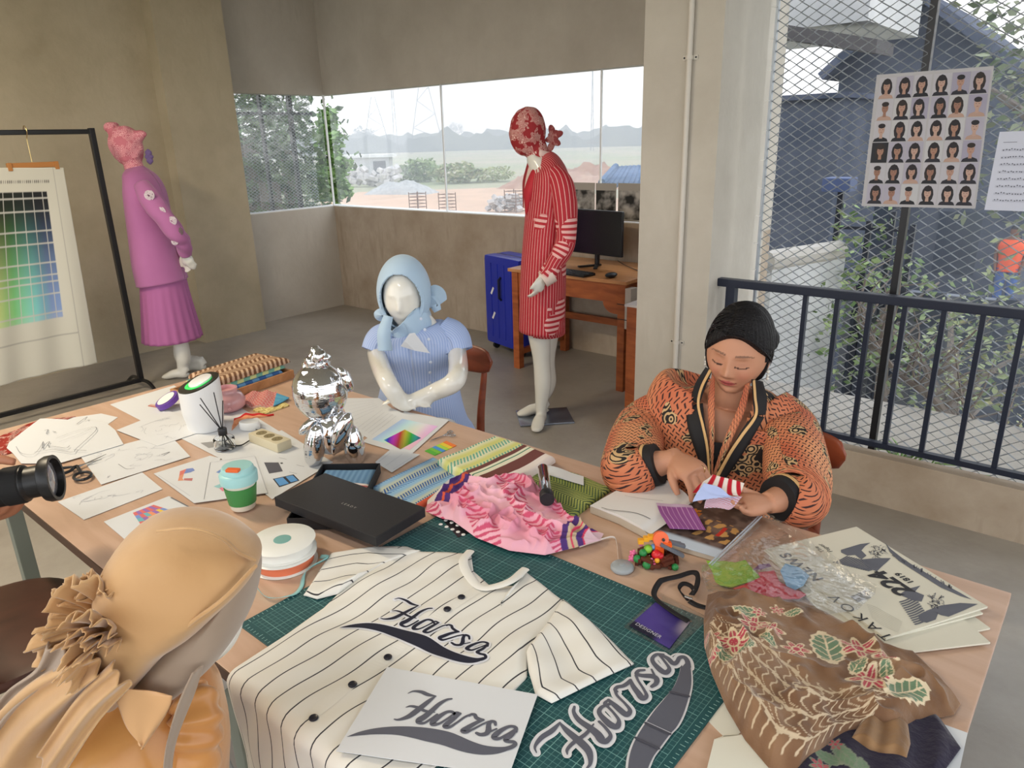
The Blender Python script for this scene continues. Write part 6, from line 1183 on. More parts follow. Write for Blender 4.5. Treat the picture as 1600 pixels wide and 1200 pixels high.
def fol(nm, px0, py0, px1, py1, r, dy=0.0, m_=None, ec=1.0):
    a, b_ = dp(px0, py0, dy), dp(px1, py1, dy); V_, F_ = limb([a, a+(b_-a)*.15, (a+b_)/2, a+(b_-a)*.85, b_], [r*.25, r*.75, r, r*.75, r*.22], 26, 24, ecc=ec); return mk(nm, V_, F_, m_ or m_chrome, t, True)
hc, hr = dp(500, 612), 0.078
V_, F_ = ell(hc, (hr*1.0, hr*.95, hr*1.12), 30, np.array([unit(r3+UPc*.15), f3, unit(UPc-r3*.15)])); wr = np.array([mnoise.fractal(Vector(v*70), .8, 2, 2) for v in V_-hc]); side = sm(-.2, .6, -((V_-hc)@r3)/hr); V_ = V_+((V_-hc)/hr)*(wr*.0016*side)[:, None]
mk('head', V_, F_, m_foil, t, True)
V_, F_ = ell(dp(538, 592, -.02), (.020, .020, .026), 16); mk('ear_knot', V_, F_, m_chrome, t, True)
fol('ear', 535, 578, 548, 612, .017, -.03); fol('muzzle_seam', 528, 575, 541, 590, .012, -.035)
for i, (px, py, r_) in enumerate(((489, 566, .026), (498, 558, .025), (481, 573, .019), (505, 570, .020), (493, 549, .016), (510, 560, .014))): V_, F_ = ell(dp(px, py, -.005*(i % 2)), (r_*.8, r_, r_), 14); mk('topknot_lobe', V_+.1*r_*np.sin(V_*400), F_, m_chrome, t, True)
fol('torso', 508, 640, 522, 708, .060, .015); fol('shoulder', 520, 640, 550, 690, .032, .0); fol('left_paw', 497, 652, 468, 678, .016, -.03, m_foil)
fol('rear_leg', 497, 660, 488, 729, .032, -.03, m_foil); fol('rear_leg', 546, 664, 559, 728, .032, -.01); fol('front_leg', 546, 646, 522, 698, .026, -.045); fol('tail_nub', 520, 690, 522, 712, .008, -.04)
# ------------------------------------------------------------------ furniture and wall things
def planept(base, n_):
    n_ = unit(n_); base = np.asarray(base, float)
    def f(px, py, off=0.0): d = ray(px, py); return CAM+d*(((base-CAM)@n_+off)/(d@n_))
    return f
R3 = np.array([math.cos(YAW), math.sin(YAW), 0]); F3 = np.array([-math.sin(YAW), math.cos(YAW), 0]); UP = np.array([0, 0, 1.0])
m_desk = wood_mat('desk_wood', srgb(176, 98, 52), srgb(144, 74, 38), 0.4, (2, 2, 9)); m_desktop = wood_mat('desk_top_wood', srgb(206, 150, 100), srgb(184, 126, 80), 0.35)
dk = thing('computer_desk', (-2.95, 4.2, 0), 'orange brown wooden desk carrying the computer behind the red mannequin', 'desk')
DX0, DX1, DY0, DY1 = -3.42, -2.46, 4.02, 4.66
MB().box(DX0-.02, DX1+.02, DY0-.02, DY1+.02, .735, .758, bev=.003).build('desktop', m_desktop, dk)
for x in (DX0, DX1-.055):
    for y in (DY0, DY1-.055): MB().box(x, x+.055, y, y+.055, 0, .735, bev=.002).build('leg', m_desk, dk)
def apron(x0, x1, y, z0, z1):
    P = [(x0, z1), (x1, z1), (x1, z0), (x1-.03, z0)]+[(x1-.03-.09*math.sin(a), z0+.075*(1-math.cos(a))) for a in np.linspace(0.1, 1.57, 6)]+[(x0+.03+.09*math.sin(a), z0+.075*(1-math.cos(a))) for a in np.linspace(1.57, .1, 6)]+[(x0+.03, z0), (x0, z0)]
    n_ = len(P); V = [(p[0], y, p[1]) for p in P]+[(p[0], y+.02, p[1]) for p in P]; return V, [list(range(n_)), list(range(2*n_-1, n_-1, -1))]+[[i, (i+1) % n_, n_+(i+1) % n_, n_+i] for i in range(n_)]
mk('front_apron', *apron(DX0+.055, DX1-.055, DY0+.01, .53, .735), m_desk, dk)
MB().box(DX0+.01, DX0+.03, DY0+.05, DY1-.05, .60, .735).build('side_apron', m_desk, dk); MB().box(DX1-.03, DX1-.01, DY0+.05, DY1-.05, .60, .735).build('side_apron', m_desk, dk)
MB().box(DX0+.05, DX1-.05, DY1-.06, DY1-.03, .28, .33).build('stretcher', m_desk, dk); MB().box(DX0+.01, DX0+.04, DY0+.05, DY1-.05, .10, .14).build('stretcher', m_desk, dk)
cbx = thing('junction_box', (DX1+.03, 4.1, .45), 'pale cable box strapped to the right front leg of the computer desk', 'box')
MB().box(DX1+.0005, DX1+.045, 4.02, 4.10, .44, .71, bev=.004).build('box_body', MATS['cream_plastic'], cbx)
for z in (.50, .60): MB().box(DX1-.058, DX1+.047, 4.017, 4.020, z, z+.004).build('strap', m_black, cbx)
t = thing('side_cabinet', (-2.13, 3.72, 0), 'narrow orange wooden cabinet edge standing against the left of the pillar', 'cabinet')
MB().box(-2.20, -1.96, 3.62, 4.02, 0, .70, bev=.003).build('carcass', m_desk, t); MB().box(-2.21, -1.955, 3.61, 4.03, .70, .712).build('top_panel', mat('white_top', srgb(214, 208, 204), .5), t)
# monitor, keyboard, mouse
pm = planept((-2.9, 4.36, 1), (0.12, 1, 0)); mo_ = thing('monitor', (-2.87, 4.36, .758), 'black flat computer monitor on the orange wooden desk', 'monitor')
a, b, c_, d_ = pm(880, 328), pm(972, 332), pm(973, 402), pm(880, 398); cM = (a+b+c_+d_)/4; wM, hM = np.linalg.norm(b-c_)*0+.52, .30; rx_ = unit((1, -.12, 0)); cM = pm(973, 367)-rx_*.26; m_scr = mat('monitor_black', srgb(24, 25, 32), .35)
MB().obox(cM, rx_, np.cross(UP, rx_), UP, .26, .012, .155, bev=.004).build('screen_housing', m_scr, mo_); MB().obox(cM-np.cross(UP, rx_)*.0125, rx_, np.cross(UP, rx_), UP, .254, .0008, .146).build('screen', mat('dark_screen', srgb(20, 22, 32), .15), mo_)
bx0 = cM+np.cross(UP, rx_)*.04; MB().tube([bx0+[0, 0, -.04], (bx0[0], bx0[1], .775)], .018, 10).build('stand_neck', m_scr, mo_, ang=50)
for an in (-.5, .5): dd = np.array([math.sin(an), -math.cos(an), 0]); MB().obox((bx0[0]+dd[0]*.06, bx0[1]+dd[1]*.06, .7675), dd, np.cross(UP, dd), UP, .09, .014, .0065, bev=.004).build('stand_foot', m_scr, mo_)
t = thing('keyboard', (-2.95, 4.16, .758), 'black keyboard on the orange desk in front of the monitor', 'keyboard'); q = az(905, 428, .765)
MB().obox((q[0]-.09, q[1], .768), (1, -.12, 0), (.12, 1, 0), UP, .19, .06, .008, bev=.003).build('case', m_scr, t)
k = MB()
for i in range(15):
    for j in range(5): k.obox((q[0]-.09-.17+i*.0243+.12*(j-2)*.022, q[1]+(j-2)*.022-.12*(-.17+i*.0243), .778), (1, -.12, 0), (.12, 1, 0), UP, .0095, .0085, .0022)
o = k.build('keys', mat('key_black', srgb(40, 41, 46), .5), t); o['kind'] = 'stuff'
q = az(955, 431, .77); t = thing('mouse', (q[0], q[1], .759), 'black computer mouse on the right end of the orange desk', 'mouse'); V_, F_ = ell((q[0], q[1], .776), (.034, .055, .017), 16); mk('mouse_body', V_, F_, m_scr, t, True)
tag(MB().tube(catmull([(bx0[0]+.05, 4.60, .775), (bx0[0]+.18, 4.5, .765), (-2.55, 4.35, .764), (-2.47, 4.3, .762)], 24), .003, 6).build('black_cable', m_black), 'black cable trailing across the orange desk behind the mouse', 'cable')
# prints on the window sill
for i, (px0, px1, py0, py1, lb_) in enumerate(((893, 929, 285, 332, 'leftmost photo print standing on the sill behind the monitor'), (931, 962, 286, 345, 'middle photo print on the sill, darkest of the three'), (966, 1001, 286, 350, 'rightmost photo print on the sill beside the pillar'))):
    a, b = ay(px0, py0, YB+.02), ay(px1, py1, YB+.02); t = thing('photo_print', ((a[0]+b[0])/2, YB+.02, 1.044), lb_, 'photo print', 'black and white photo prints on the sill'); z1 = a[2]; w_ = b[0]-a[0]
    MB().obox(((a[0]+b[0])/2, YB+.022, 1.045+(z1-1.045)/2), (1, 0, 0), (0, 1, 0), UP, w_/2, .0015, (z1-1.045)/2).build('board', mat('photo_border', srgb(176, 170, 162), .5), t)
    N_ = 30; U, Vv = np.meshgrid(np.linspace(0, 1, N_), np.linspace(0, 1, N_), indexing='ij'); X = a[0]+.006+(w_-.012)*U; Z = 1.06+(z1-1.09)*Vv*.9; n = fbm(X*1.0, Z, 9, i*3.3, 4); g_ = np.clip(.16+.5*n+(.10 if i != 1 else -.05), .012, .55)
    mk('picture', np.stack([X, np.full_like(X, YB+.0195), Z], -1), gridfaces(N_, N_), m_ink, t, cols=np.repeat(g_.reshape(-1, 1), 3, 1)*np.array([1.05, 1, .93]))
# suitcase
q = az(788, 556, 0); sc0 = np.array([-3.72, 4.32, 0]); t = thing('suitcase', sc0, 'upright royal blue hard suitcase beside the computer desk', 'suitcase'); m_bl = mat('royal_blue_shell', srgb(38, 52, 168), .35); m_bd = mat('suitcase_dark', srgb(16, 20, 52), .5)
ru = unit((1, -.25, 0)); rv = np.array([.25, 1, 0])/np.linalg.norm([.25, 1]); hS = .72
MB().obox(sc0+UP*(.06+hS/2)-rv*.0, ru, rv, UP, .235, .062, hS/2, bev=.035).build('shell', m_bl, t, ang=50); MB().obox(sc0+UP*(.06+hS/2)+rv*.135, ru, rv, UP, .235, .062, hS/2, bev=.035).build('shell', m_bl, t, ang=50)
MB().obox(sc0+UP*(.06+hS/2)+rv*.0675, ru, rv, UP, .228, .010, hS/2-.006, bev=.004).build('zip_band', m_bd, t)
for i in range(4): MB().obox(sc0+UP*(.06+hS/2)-rv*.0625+ru*(-.14+i*.09), ru, rv, UP, .009, .003, hS/2-.06, bev=.002).build('shell_rib', m_bl, t)
for x in (-.18, .18):
    for y in (0, .135): MB().lathe(sc0+ru*x+rv*y+UP*.030-ru*.011, [(.001, 0), (.029, 0), (.029, .022), (.001, .022)], 20, ru).build('wheel', m_black, t, ang=50)
MB().tube([sc0+ru*.0-rv*.064+UP*.44, sc0-rv*.085+UP*.46, sc0-rv*.085+UP*.60, sc0-rv*.064+UP*.62], .010, 8).build('side_handle', m_bd, t)
for x, z in ((-.12, .50), (-.11, .30)): MB().obox(sc0+ru*x-rv*.0655+UP*z, unit((.5, 0, 1)), rv, np.cross(unit((.5, 0, 1)), rv), .03, .0008, .010).build('sticker', m_white, t)
# wooden chairs
m_ch = wood_mat('chair_wood', srgb(140, 70, 44), srgb(108, 50, 32), 0.35, (2, 2, 6)); m_chd = wood_mat('dark_chair_wood', srgb(84, 50, 38), srgb(58, 34, 26), 0.35, (2, 2, 6))
def chair(c, fdir, label, m, seat_r=(.22, .21), backz=.80, bw=.24):
    """round-backed wooden chair; fdir points to its front"""
    f = np.array([*unit(fdir), 0.0]); s_ = np.array([-f[1], f[0], 0]); c = np.array([*c, 0.0]); t = thing('wooden_chair', c, label, 'chair')
    V = []; n_ = 40
    for z, k_ in ((.425, .93), (.43, .98), (.445, 1.0), (.455, .98), (.458, .9)):
        for j in range(n_):
            a = 2*math.pi*j/n_; ex = [abs(math.cos(a))**.75*np.sign(math.cos(a)), abs(math.sin(a))**.75*np.sign(math.sin(a))]; V.append(c+s_*ex[0]*seat_r[0]*k_+f*ex[1]*seat_r[1]*k_+UP*z)
    mk('seat', V, [[i*n_+j, i*n_+(j+1) % n_, (i+1)*n_+(j+1) % n_, (i+1)*n_+j] for i in range(4) for j in range(n_)]+[list(range(n_))[::-1], [4*n_+j for j in range(n_)]], m, t, True, autoang=50)
    for sx in (-1, 1):
        MB().tube([c+s_*sx*.17+f*.16+UP*.43, c+s_*sx*.195+f*.19], [.018, .013], 10).build('leg', m, t, ang=50)
        MB().tube(catmull([c+s_*sx*.18-f*.22, c+s_*sx*.175-f*.185+UP*.43, c+s_*sx*.185-f*.225+UP*(backz-.06)], 14), np.r_[np.linspace(.013, .018, 7), np.linspace(.018, .013, 7)], 10).build('leg', m, t, ang=50)
    MB().tube([c+s_*.17+f*.12+UP*.40, c-s_*.17+f*.12+UP*.40], .011, 8).tube([c+s_*.17-f*.17+UP*.40, c-s_*.17-f*.17+UP*.40], .011, 8).tube([c+s_*.17-f*.17+UP*.40, c+s_*.17+f*.12+UP*.40], .011, 8).tube([c-s_*.17-f*.17+UP*.40, c-s_*.17+f*.12+UP*.40], .011, 8).build('seat_frame', m, t)
    V = []; nn_ = 30; mm_ = 16
    for i in range(nn_+1):
        u = i/nn_*2-1; cx = c+s_*u*bw-f*(.235-.05*u*u)+UP*backz; hh = .062*(1-abs(u)**6*.75)**.5
        if abs(u) > .985: hh *= .3
        for j in range(mm_):
            a = 2*math.pi*j/mm_; V.append(cx+UP*hh*math.sin(a)-f*.013*math.cos(a))
    mk('backrest', V, [[i*mm_+j, i*mm_+(j+1) % mm_, (i+1)*mm_+(j+1) % mm_, (i+1)*mm_+j] for i in range(nn_) for j in range(mm_)]+[list(range(mm_))[::-1], [nn_*mm_+j for j in range(mm_)]], m, t, True, autoang=60); return t
chair((-2.15, 1.93), (.3, -.95), 'reddish brown wooden chair behind the light blue seated mannequin', m_ch, backz=.755)
chair((-2.10, .33), (0.1, 1), 'empty dark wooden chair tucked under the left edge of the table', m_chd, seat_r=(.25, .23), backz=.78)
chair((-.76, 1.98), (.15, -1), 'wooden chair the woman in the orange jacket sits on', m_ch, backz=.70)
# garment rack
XR = -5.3; m_rk = mat('rack_black', srgb(20, 20, 22), .35); y1 = 2.07; zt_ = ax(152, 205, XR)[2]; y0_ = .55
t = thing('garment_rack', (XR, 1.3, 0), 'black steel clothes rack with one hanger at the left wall', 'garment rack')
MB().box(XR-.017, XR+.017, y1-.017, y1+.017, .055, zt_+.02, bev=.004).build('upright', m_rk, t); MB().box(XR-.017, XR+.017, y0_-.017, y0_+.017, .055, zt_+.02, bev=.004).build('upright', m_rk, t)
MB().box(XR-.015, XR+.015, y0_, y1, zt_-.017, zt_+.013, bev=.004).build('top_bar', m_rk, t); MB().box(XR-.015, XR+.015, y0_, y1, .055, .085, bev=.004).build('base_bar', m_rk, t)
for yy in (y0_, y1):
    MB().tube(catmull([(XR+.01, yy, .07), (XR+.13, yy, .07), (XR+.24, yy, .012)], 12), .013, 8).build('foot', m_rk, t, ang=50); MB().tube(catmull([(XR-.01, yy, .07), (XR-.13, yy, .07), (XR-.24, yy, .012)], 12), .013, 8).build('foot', m_rk, t, ang=50)
XH = XR; hk = ax(45, 207, XH); hb2 = ax(50, 258, XH); h0, h1 = ax(10, 258, XH), ax(90, 256, XH); zb_ = hb2[2]
t = thing('clip_hanger', (XH, hk[1], zb_), 'wooden clip hanger with a brass hook on the black rack', 'hanger'); yc_ = (h0[1]+h1[1])/2; hw_ = (h1[1]-h0[1])/2
MB().box(XH-.012, XH+.012, yc_-hw_, yc_+hw_, zb_-.016, zb_+.016, bev=.004).build('clamp_bar', mat('hanger_wood', srgb(176, 118, 60), .45), t)
hp = [(XH, yc_, zb_+.014), (XH, yc_, zt_-.045), (XH+.01, yc_, zt_-.03), (XH+.030, yc_, zt_+.002), (XH+.018, yc_, zt_+.030), (XH-.006, yc_, zt_+.034), (XH-.026, yc_, zt_+.010)]
MB().tube(catmull(hp, 40), .0025, 6).build('hook', mat('brass', (.6, .45, .2), .3, 1.0), t)
for s_ in (-1, 1): MB().box(XH+.010, XH+.020, yc_+s_*hw_*.92-.012, yc_+s_*hw_*.92+.012, zb_-.030, zb_+.018, bev=.003).build('clip', MATS['hanger_wood'], t)
# colour chart banner
pb = planept((XH+.004, 1, 1), (1, 0, 0)); tl, tr_, br, bl = pb(-28, 262), pb(98, 262), pb(150, 566), pb(-20, 606)
def bancol(U, V, X, Y):
    c = np.zeros(U.shape+(3,))+np.array(srgb(206, 204, 192)); u = (U-.04)/.70; v = (V-.27)/.62; ins = (u > 0)&(u < 1)&(v > 0)&(v < 1)
    hue = np.clip(.16+.46*np.clip(u*1.15-.0, 0, 1), 0, 1); val = .10+.55*(1-v)**.8; f = lambda q: np.clip(np.abs((hue*6+q) % 6-3)-1, 0, 1)
    sat = np.clip(.15+1.1*(1-np.abs(v-.42)*1.7), 0, .62); colr = np.stack([f(0), f(4), f(2)], -1); lum = (.62-.60*sm(0, .95, v))[..., None]; colr = (colr*sat[..., None]+(1-sat[..., None])*1.0)*np.clip(lum, .02, 1)
    g_ = ((u*12) % 1 < .07)|((v*20) % 1 < .10); cc = sel(g_, srgb(196, 196, 190), colr); c = sel(ins, cc, c); bd2 = (np.abs(U-.86) < .004)|((np.abs(V-.18) < .003)&(U < .86)); c = sel(bd2, srgb(170, 168, 160), c)
    tx_ = (V > .93)&(V < .945)&((U*40) % 1 < .5)&(U < .8); return sel(tx_, srgb(120, 118, 112), c)
N_, M_ = 130, 150; U, Vv = np.meshgrid(np.linspace(0, 1, N_), np.linspace(0, 1, M_), indexing='ij')
Y = (1-Vv)*((1-U)*bl[1]+U*br[1])+Vv*((1-U)*tl[1]+U*tr_[1]); Z = (1-Vv)*((1-U)*bl[2]+U*br[2])+Vv*((1-U)*tl[2]+U*tr_[2]); X = XH+.016+.010*np.sin(U*16)*(1-Vv)+.014*np.sin(U*7+1)*(1-Vv)
o = mk('chart_banner', np.stack([X, Y, Z], -1), gridfaces(N_, M_), mat('banner_cloth', attr=True, rough=.9), None, True, cols=bancol(U, Vv, X, Y).reshape(-1, 3)); o.modifiers.new('s', 'SOLIDIFY').thickness = .0012; tag(o, 'white cloth banner printed with a colour gradient grid hanging from the wooden hanger', 'banner')
# ------------------------------------------------------------------ headshot sheet and song sheet on the screen
YP = 3.50
pc4 = [(1370, 117), (1553, 103), (1524, 326), (1346, 322)]; P4 = [ay(*q, YP) for q in pc4]; x0, x1 = (P4[0][0]+P4[3][0])/2, (P4[1][0]+P4[2][0])/2; z1, z0 = (P4[0][2]+P4[1][2])/2, (P4[2][2]+P4[3][2])/2
hsx = lambda u, v: np.array([(1-u)*((1-v)*P4[3][0]+v*P4[0][0])+u*((1-v)*P4[2][0]+v*P4[1][0]), YP, (1-u)*((1-v)*P4[3][2]+v*P4[0][2])+u*((1-v)*P4[2][2]+v*P4[1][2])])
t = thing('headshot_sheet', ((x0+x1)/2, YP, z0), 'sheet of thirty six small head and shoulder portraits fixed to the mesh screen', 'poster'); k = MB()
c8 = [hsx(0, 0), hsx(1, 0), hsx(1, 1), hsx(0, 1)]; k.add(c8+[c+np.array([0, .0015, 0]) for c in c8], [(0, 1, 2, 3), (7, 6, 5, 4), (0, 4, 5, 1), (1, 5, 6, 2), (2, 6, 7, 3), (3, 7, 4, 0)]); k.build('sheet', mat('laminate_grey', srgb(178, 176, 180), .35), t)
rq = random.Random(42); male = {(0, 4), (1, 0), (1, 5), (2, 0), (2, 5), (3, 5), (4, 0), (4, 4), (5, 1), (5, 2)}
def disc(k, cx, cz, rx, rz, col, dy, n=12, half=None):
    k.add([hsx(cx+rx*math.cos(a), cz+rz*math.sin(a))-np.array([0, dy, 0]) for a in np.linspace(0, 2*math.pi, n+1)[:-1]], [list(range(n))], col)
for r in range(6):
    for c_ in range(6):
        u0, u1 = .035+c_*.157+(.012 if c_ > 2 else 0), .035+(c_+1)*.157+(.012 if c_ > 2 else 0)-.006; v1, v0 = .975-r*.160, .975-(r+1)*.160+.006; k = MB(); cu, w_ = (u0+u1)/2, (u1-u0); h_ = v1-v0; bgc = srgb(*rq.choice(((186, 184, 192), (172, 168, 184), (160, 156, 176), (190, 190, 194))))
        if (r, c_) == (3, 0): bgc = srgb(34, 36, 44)
        k.add([hsx(u0, v0)-[0, .0006, 0], hsx(u1, v0)-[0, .0006, 0], hsx(u1, v1)-[0, .0006, 0], hsx(u0, v1)-[0, .0006, 0]], [(0, 1, 2, 3)], bgc)
        skin = srgb(*rq.choice(((176, 140, 124), (188, 156, 142), (150, 112, 96), (164, 126, 108)))); hair = srgb(*rq.choice(((34, 32, 38), (46, 38, 38), (38, 34, 40)))); top = srgb(*rq.choice(((38, 38, 48), (30, 32, 40), (180, 150, 136), (40, 40, 50))))
        hx = cu+rq.uniform(-.05, .05)*w_; hz_ = v0+h_*.60
        if (r, c_) not in male: disc(k, hx, hz_-h_*.08, w_*.34, h_*.44, hair, .0009); 
        k.add([hsx(max(hx+w_*a, u0) if a < 0 else min(hx+w_*a, u1), v0+h_*b_)-np.array([0, .0012, 0]) for a, b_ in ((-.46, 0), (.46, 0), (.38, .14), (.14, .22), (-.14, .22), (-.38, .14))], [(0, 1, 2, 3, 4, 5)], top)
        k.add([hsx(hx+w_*a, v0+h_*b_)-np.array([0, .0014, 0]) for a, b_ in ((-.10, .16), (.10, .16), (.08, .42), (-.08, .42))], [(0, 1, 2, 3)], skin)
        disc(k, hx, hz_-h_*.02, w_*.20, h_*.23, skin, .0016); disc(k, hx, hz_+h_*.17, w_*.225, h_*.12, hair, .0018)
        for s_ in (-1, 1): disc(k, hx+s_*w_*.08, hz_-h_*.01, w_*.035, h_*.012, hair, .0020, 8)
        disc(k, hx, hz_-h_*.14, w_*.06, h_*.014, srgb(140, 84, 80), .0020, 8); k.build('portrait_picture', m_ink, t, cols=True)
P5 = [ay(*q, YP) for q in ((1562, 206), (1640, 203), (1620, 331), (1538, 328))]; t = thing('song_sheet', ((P5[0][0]+P5[1][0])/2, YP, P5[2][2]), 'white sheet of music notation fixed to the mesh screen at the right edge', 'paper')
MB().add(P5+[p+np.array([0, .001, 0]) for p in P5], [(3, 2, 1, 0), (4, 5, 6, 7), (0, 1, 5, 4), (1, 2, 6, 5), (2, 3, 7, 6), (3, 0, 4, 7)]).build('paper', mat('music_paper', srgb(206, 210, 226), .7), t)
q5 = lambda u, v: (1-v)*((1-u)*P5[0]+u*P5[1])+v*((1-u)*P5[3]+u*P5[2])
for i in range(8):
    k = MB(); v = .22+i*.092
    for j in range(3): a, b = q5(.12, v+j*.010), q5(.93, v+j*.010); k.add([a-[0, .0006, 0], b-[0, .0006, 0], b-[0, .0006, .0006], a-[0, .0006, .0006]], [(0, 3, 2, 1)], srgb(130, 134, 150))
    for j in range(14): u = .16+j*.055+rq.uniform(-.01, .01); a = q5(u, v+rq.uniform(0, .02)); k.add([a+[-.002, -.0008, 0], a+[.002, -.0008, 0], a+[.002, -.0008, .004], a+[-.002, -.0008, .004]], [(0, 1, 2, 3)], srgb(90, 94, 110))
    k.build('stave', m_ink, t, cols=True)
k = MB(); a, b = q5(.12, .13), q5(.4, .13); k.add([a-[0, .0006, 0], b-[0, .0006, 0], b-[0, .0006, .002], a-[0, .0006, .002]], [(0, 3, 2, 1)], srgb(110, 114, 130)); k.build('title_line', m_ink, t, cols=True)
# distant person in the yard
b0 = ay(1573, 430, 16.2); yp = planept(b0, (0, 1, 0)); zf_ = yp(1572, 352)[2]-1.66; pbx, pby = b0[0], b0[1]
tag(MB().box(pbx-1.5, pbx+1.5, 15.2, 16.9, GZ, zf_-.005).build('yard_terrace', MATS['grey_block']), kind='structure')
pe = thing('person', (pbx, pby, zf_), 'person in an orange shirt and blue jeans standing in the yard beyond the screen', 'person'); hS = yp(1572, 352)[2]-zf_; s_ = hS/1.68; o_ = np.array([pbx, pby, zf_]); L_ = lambda x, y, z: o_+np.array([x, y, z])*s_
mk_parts = [limb([L_(0, 0, .86), L_(0, 0, 1.05), L_(0, 0, 1.3), L_(0, 0, 1.42), L_(0, 0, 1.5)], [.11, .10, .12, .08, .05], n=16, ref=(0, 1, 0), ecc=[1.4, 1.3, 1.5, 1.8, 1]), ell(L_(0, 0, 1.58), (.075*s_, .09*s_, .115*s_), 14)]
for sx in (-1, 1): mk_parts += [limb([L_(sx*.09, 0, .88), L_(sx*.10, 0, .48), L_(sx*.10, 0, .07)], [.09*s_, .06*s_, .045*s_], n=12), limb([L_(sx*.18, 0, 1.38), L_(sx*.23, .02, 1.12), L_(sx*.20, -.08, .90)], [.055*s_, .04*s_, .03*s_], n=12), ell(L_(sx*.10, -.05, .035), (.045*s_, .12*s_, .035*s_), 10), ell(L_(sx*.20, -.10, .84), (.03*s_, .025*s_, .06*s_), 10)]
def pcf(X):
    z = (X[:, 2]-zf_)/s_; c = np.tile(srgb(120, 84, 66), (len(X), 1)); c[z > 1.62] = srgb(30, 28, 30); return c
remeshed('body', mk_parts, mat('far_skin', attr=True, rough=.7), pe, .02*s_, 2, pcf)
V_, F_ = limb([L_(0, 0, .84), L_(0, 0, 1.05), L_(0, 0, 1.3), L_(0, 0, 1.43)], [.135*s_, .13*s_, .14*s_, .09*s_], n=20, ref=(0, 1, 0), ecc=[1.45, 1.4, 1.6, 1.7]); mk('orange_shirt', V_, F_, mat('hi_vis_orange', srgb(228, 92, 50), .7), pe, True)
for sx in (-1, 1): V_, F_ = limb([L_(sx*.09, 0, .90), L_(sx*.10, 0, .48), L_(sx*.10, 0, .06)], [.105*s_, .075*s_, .07*s_], n=12); mk('jeans_leg', V_, F_, mat('far_denim', srgb(70, 96, 150), .8), pe, True)
# ------------------------------------------------------------------ figures
def tubeuv(pts, r, n=48, ref=None, ecc=1.0, k=None, fold=None, closed=True):
    """tube with UV (u around in metres, v along in metres), seam column doubled"""
    P = np.asarray(pts, float); R_ = np.broadcast_to(np.asarray(r, float), (len(P),)); E_ = np.broadcast_to(np.asarray(ecc, float), (len(P),)); k = k or 10*len(P)
    Q = catmull(np.column_stack([P, R_, E_]), k); P, R_, E_ = Q[:, :3], np.maximum(Q[:, 3], .001), Q[:, 4]
    T = np.gradient(P, axis=0); T = np.array([unit(t) for t in T]); up = np.array(ref if ref is not None else (0, 0, 1), float); V = []; UV = []; L = 0
    for i in range(k):
        a = unit(up-T[i]*(up@T[i])); b = np.cross(T[i], a)
        if i: L += np.linalg.norm(P[i]-P[i-1])
        for j in range(n+1):
            th = 2*math.pi*j/n; f = 1.0 if fold is None else 1+fold(th, i/(k-1)); V.append(P[i]+R_[i]*f*(math.cos(th)*a+math.sin(th)*E_[i]*b)); UV.append((th/6.2832*6.2832*R_[k//2]*(1+E_[k//2])/2, L))
    F = [[i*(n+1)+j, i*(n+1)+j+1, (i+1)*(n+1)+j+1, (i+1)*(n+1)+j] for i in range(k-1) for j in range(n)]; return np.array(V), F, np.array(UV)
def garment(name, m, parent, *a, cut=None, solid=.003, **k):
    V, F, UV = tubeuv(*a, **k)
    if cut is not None:
        cen = np.array([V[f].mean(0) for f in F]); kp = ~cut(cen); F = [f for f, q in zip(F, kp) if q]
    o = mk(name, V, F, m, parent, True, uvs=UV); s_ = o.modifiers.new('s', 'SOLIDIFY'); s_.thickness = solid; s_.offset = -1; return o
def hand(w, d, n, side, size=1.0, curl=(.5, .6, .4), thumb=(.5, .3), spread=.09, fc=None):
    """palm and five fingers; w wrist, d towards fingertips, n palm normal (fingers bend towards it), side = direction of the thumb"""
    w = np.asarray(w, float); d = unit(d); n = unit(np.asarray(n)-d*(np.asarray(n)@d)); s_ = np.cross(d, n); s_ = s_ if s_@np.asarray(side) > 0 else -s_; z = size; parts = []
    parts.append(limb([w-d*.03*z, w, w+d*.035*z, w+d*.070*z, w+d*.090*z], [.024*z, .022*z, .026*z, .026*z, .020*z], 26, 18, ref=n, ecc=[1.2, 1.3, 1.55, 1.65, 1.7]))
    for i, (off, L_, r_) in enumerate(((.030, .072, .0092), (.010, .080, .0095), (-.011, .074, .0090), (-.030, .058, .0080))):
        b = w+d*(.082-.004*abs(i-1))*z+s_*off*z; an = 0; dd = unit(d+s_*off*spread*20*.5); p = [b-d*.02*z, b]; c_ = curl if fc is None else fc[i]
        for seg, cu in zip((.45, .30, .25), c_): an += cu; q = p[-1]+(dd*math.cos(an)+n*math.sin(an))*L_*seg*z; p.append(q)
        parts.append(limb(p, [r_*z*.9, r_*z, r_*z*.95, r_*z*.88, r_*z*.62], 26, 12))
    b = w+d*.022*z+s_*.026*z+n*.006*z; t1 = unit(d*.75+s_*.75+n*.25*thumb[0]); p = [b-d*.005, b+t1*.030*z, b+t1*.030*z+unit(d+s_*.25+n*thumb[0])*.030*z, b+t1*.030*z+unit(d+s_*.25+n*thumb[0])*.030*z+unit(d+n*(thumb[0]+thumb[1]))*.022*z]
    parts.append(limb(p, [.013*z, .012*z, .0105*z, .007*z], 24, 12)); return parts
def foot(ankle, toe_dir, size=1.0):
    a = np.asarray(ankle, float); t = unit([*toe_dir[:2], 0]); L_ = .15*size; return [limb([a+UP*.02, a-t*.03-UP*.045, a+t*.03-UP*.040, a+t*.10*size-UP*.055, a+t*L_-UP*.068], [.038, .036, .036, .030, .014], 26, 16, ref=UP, ecc=[1, 1, 1, 1.4, 1.8])]
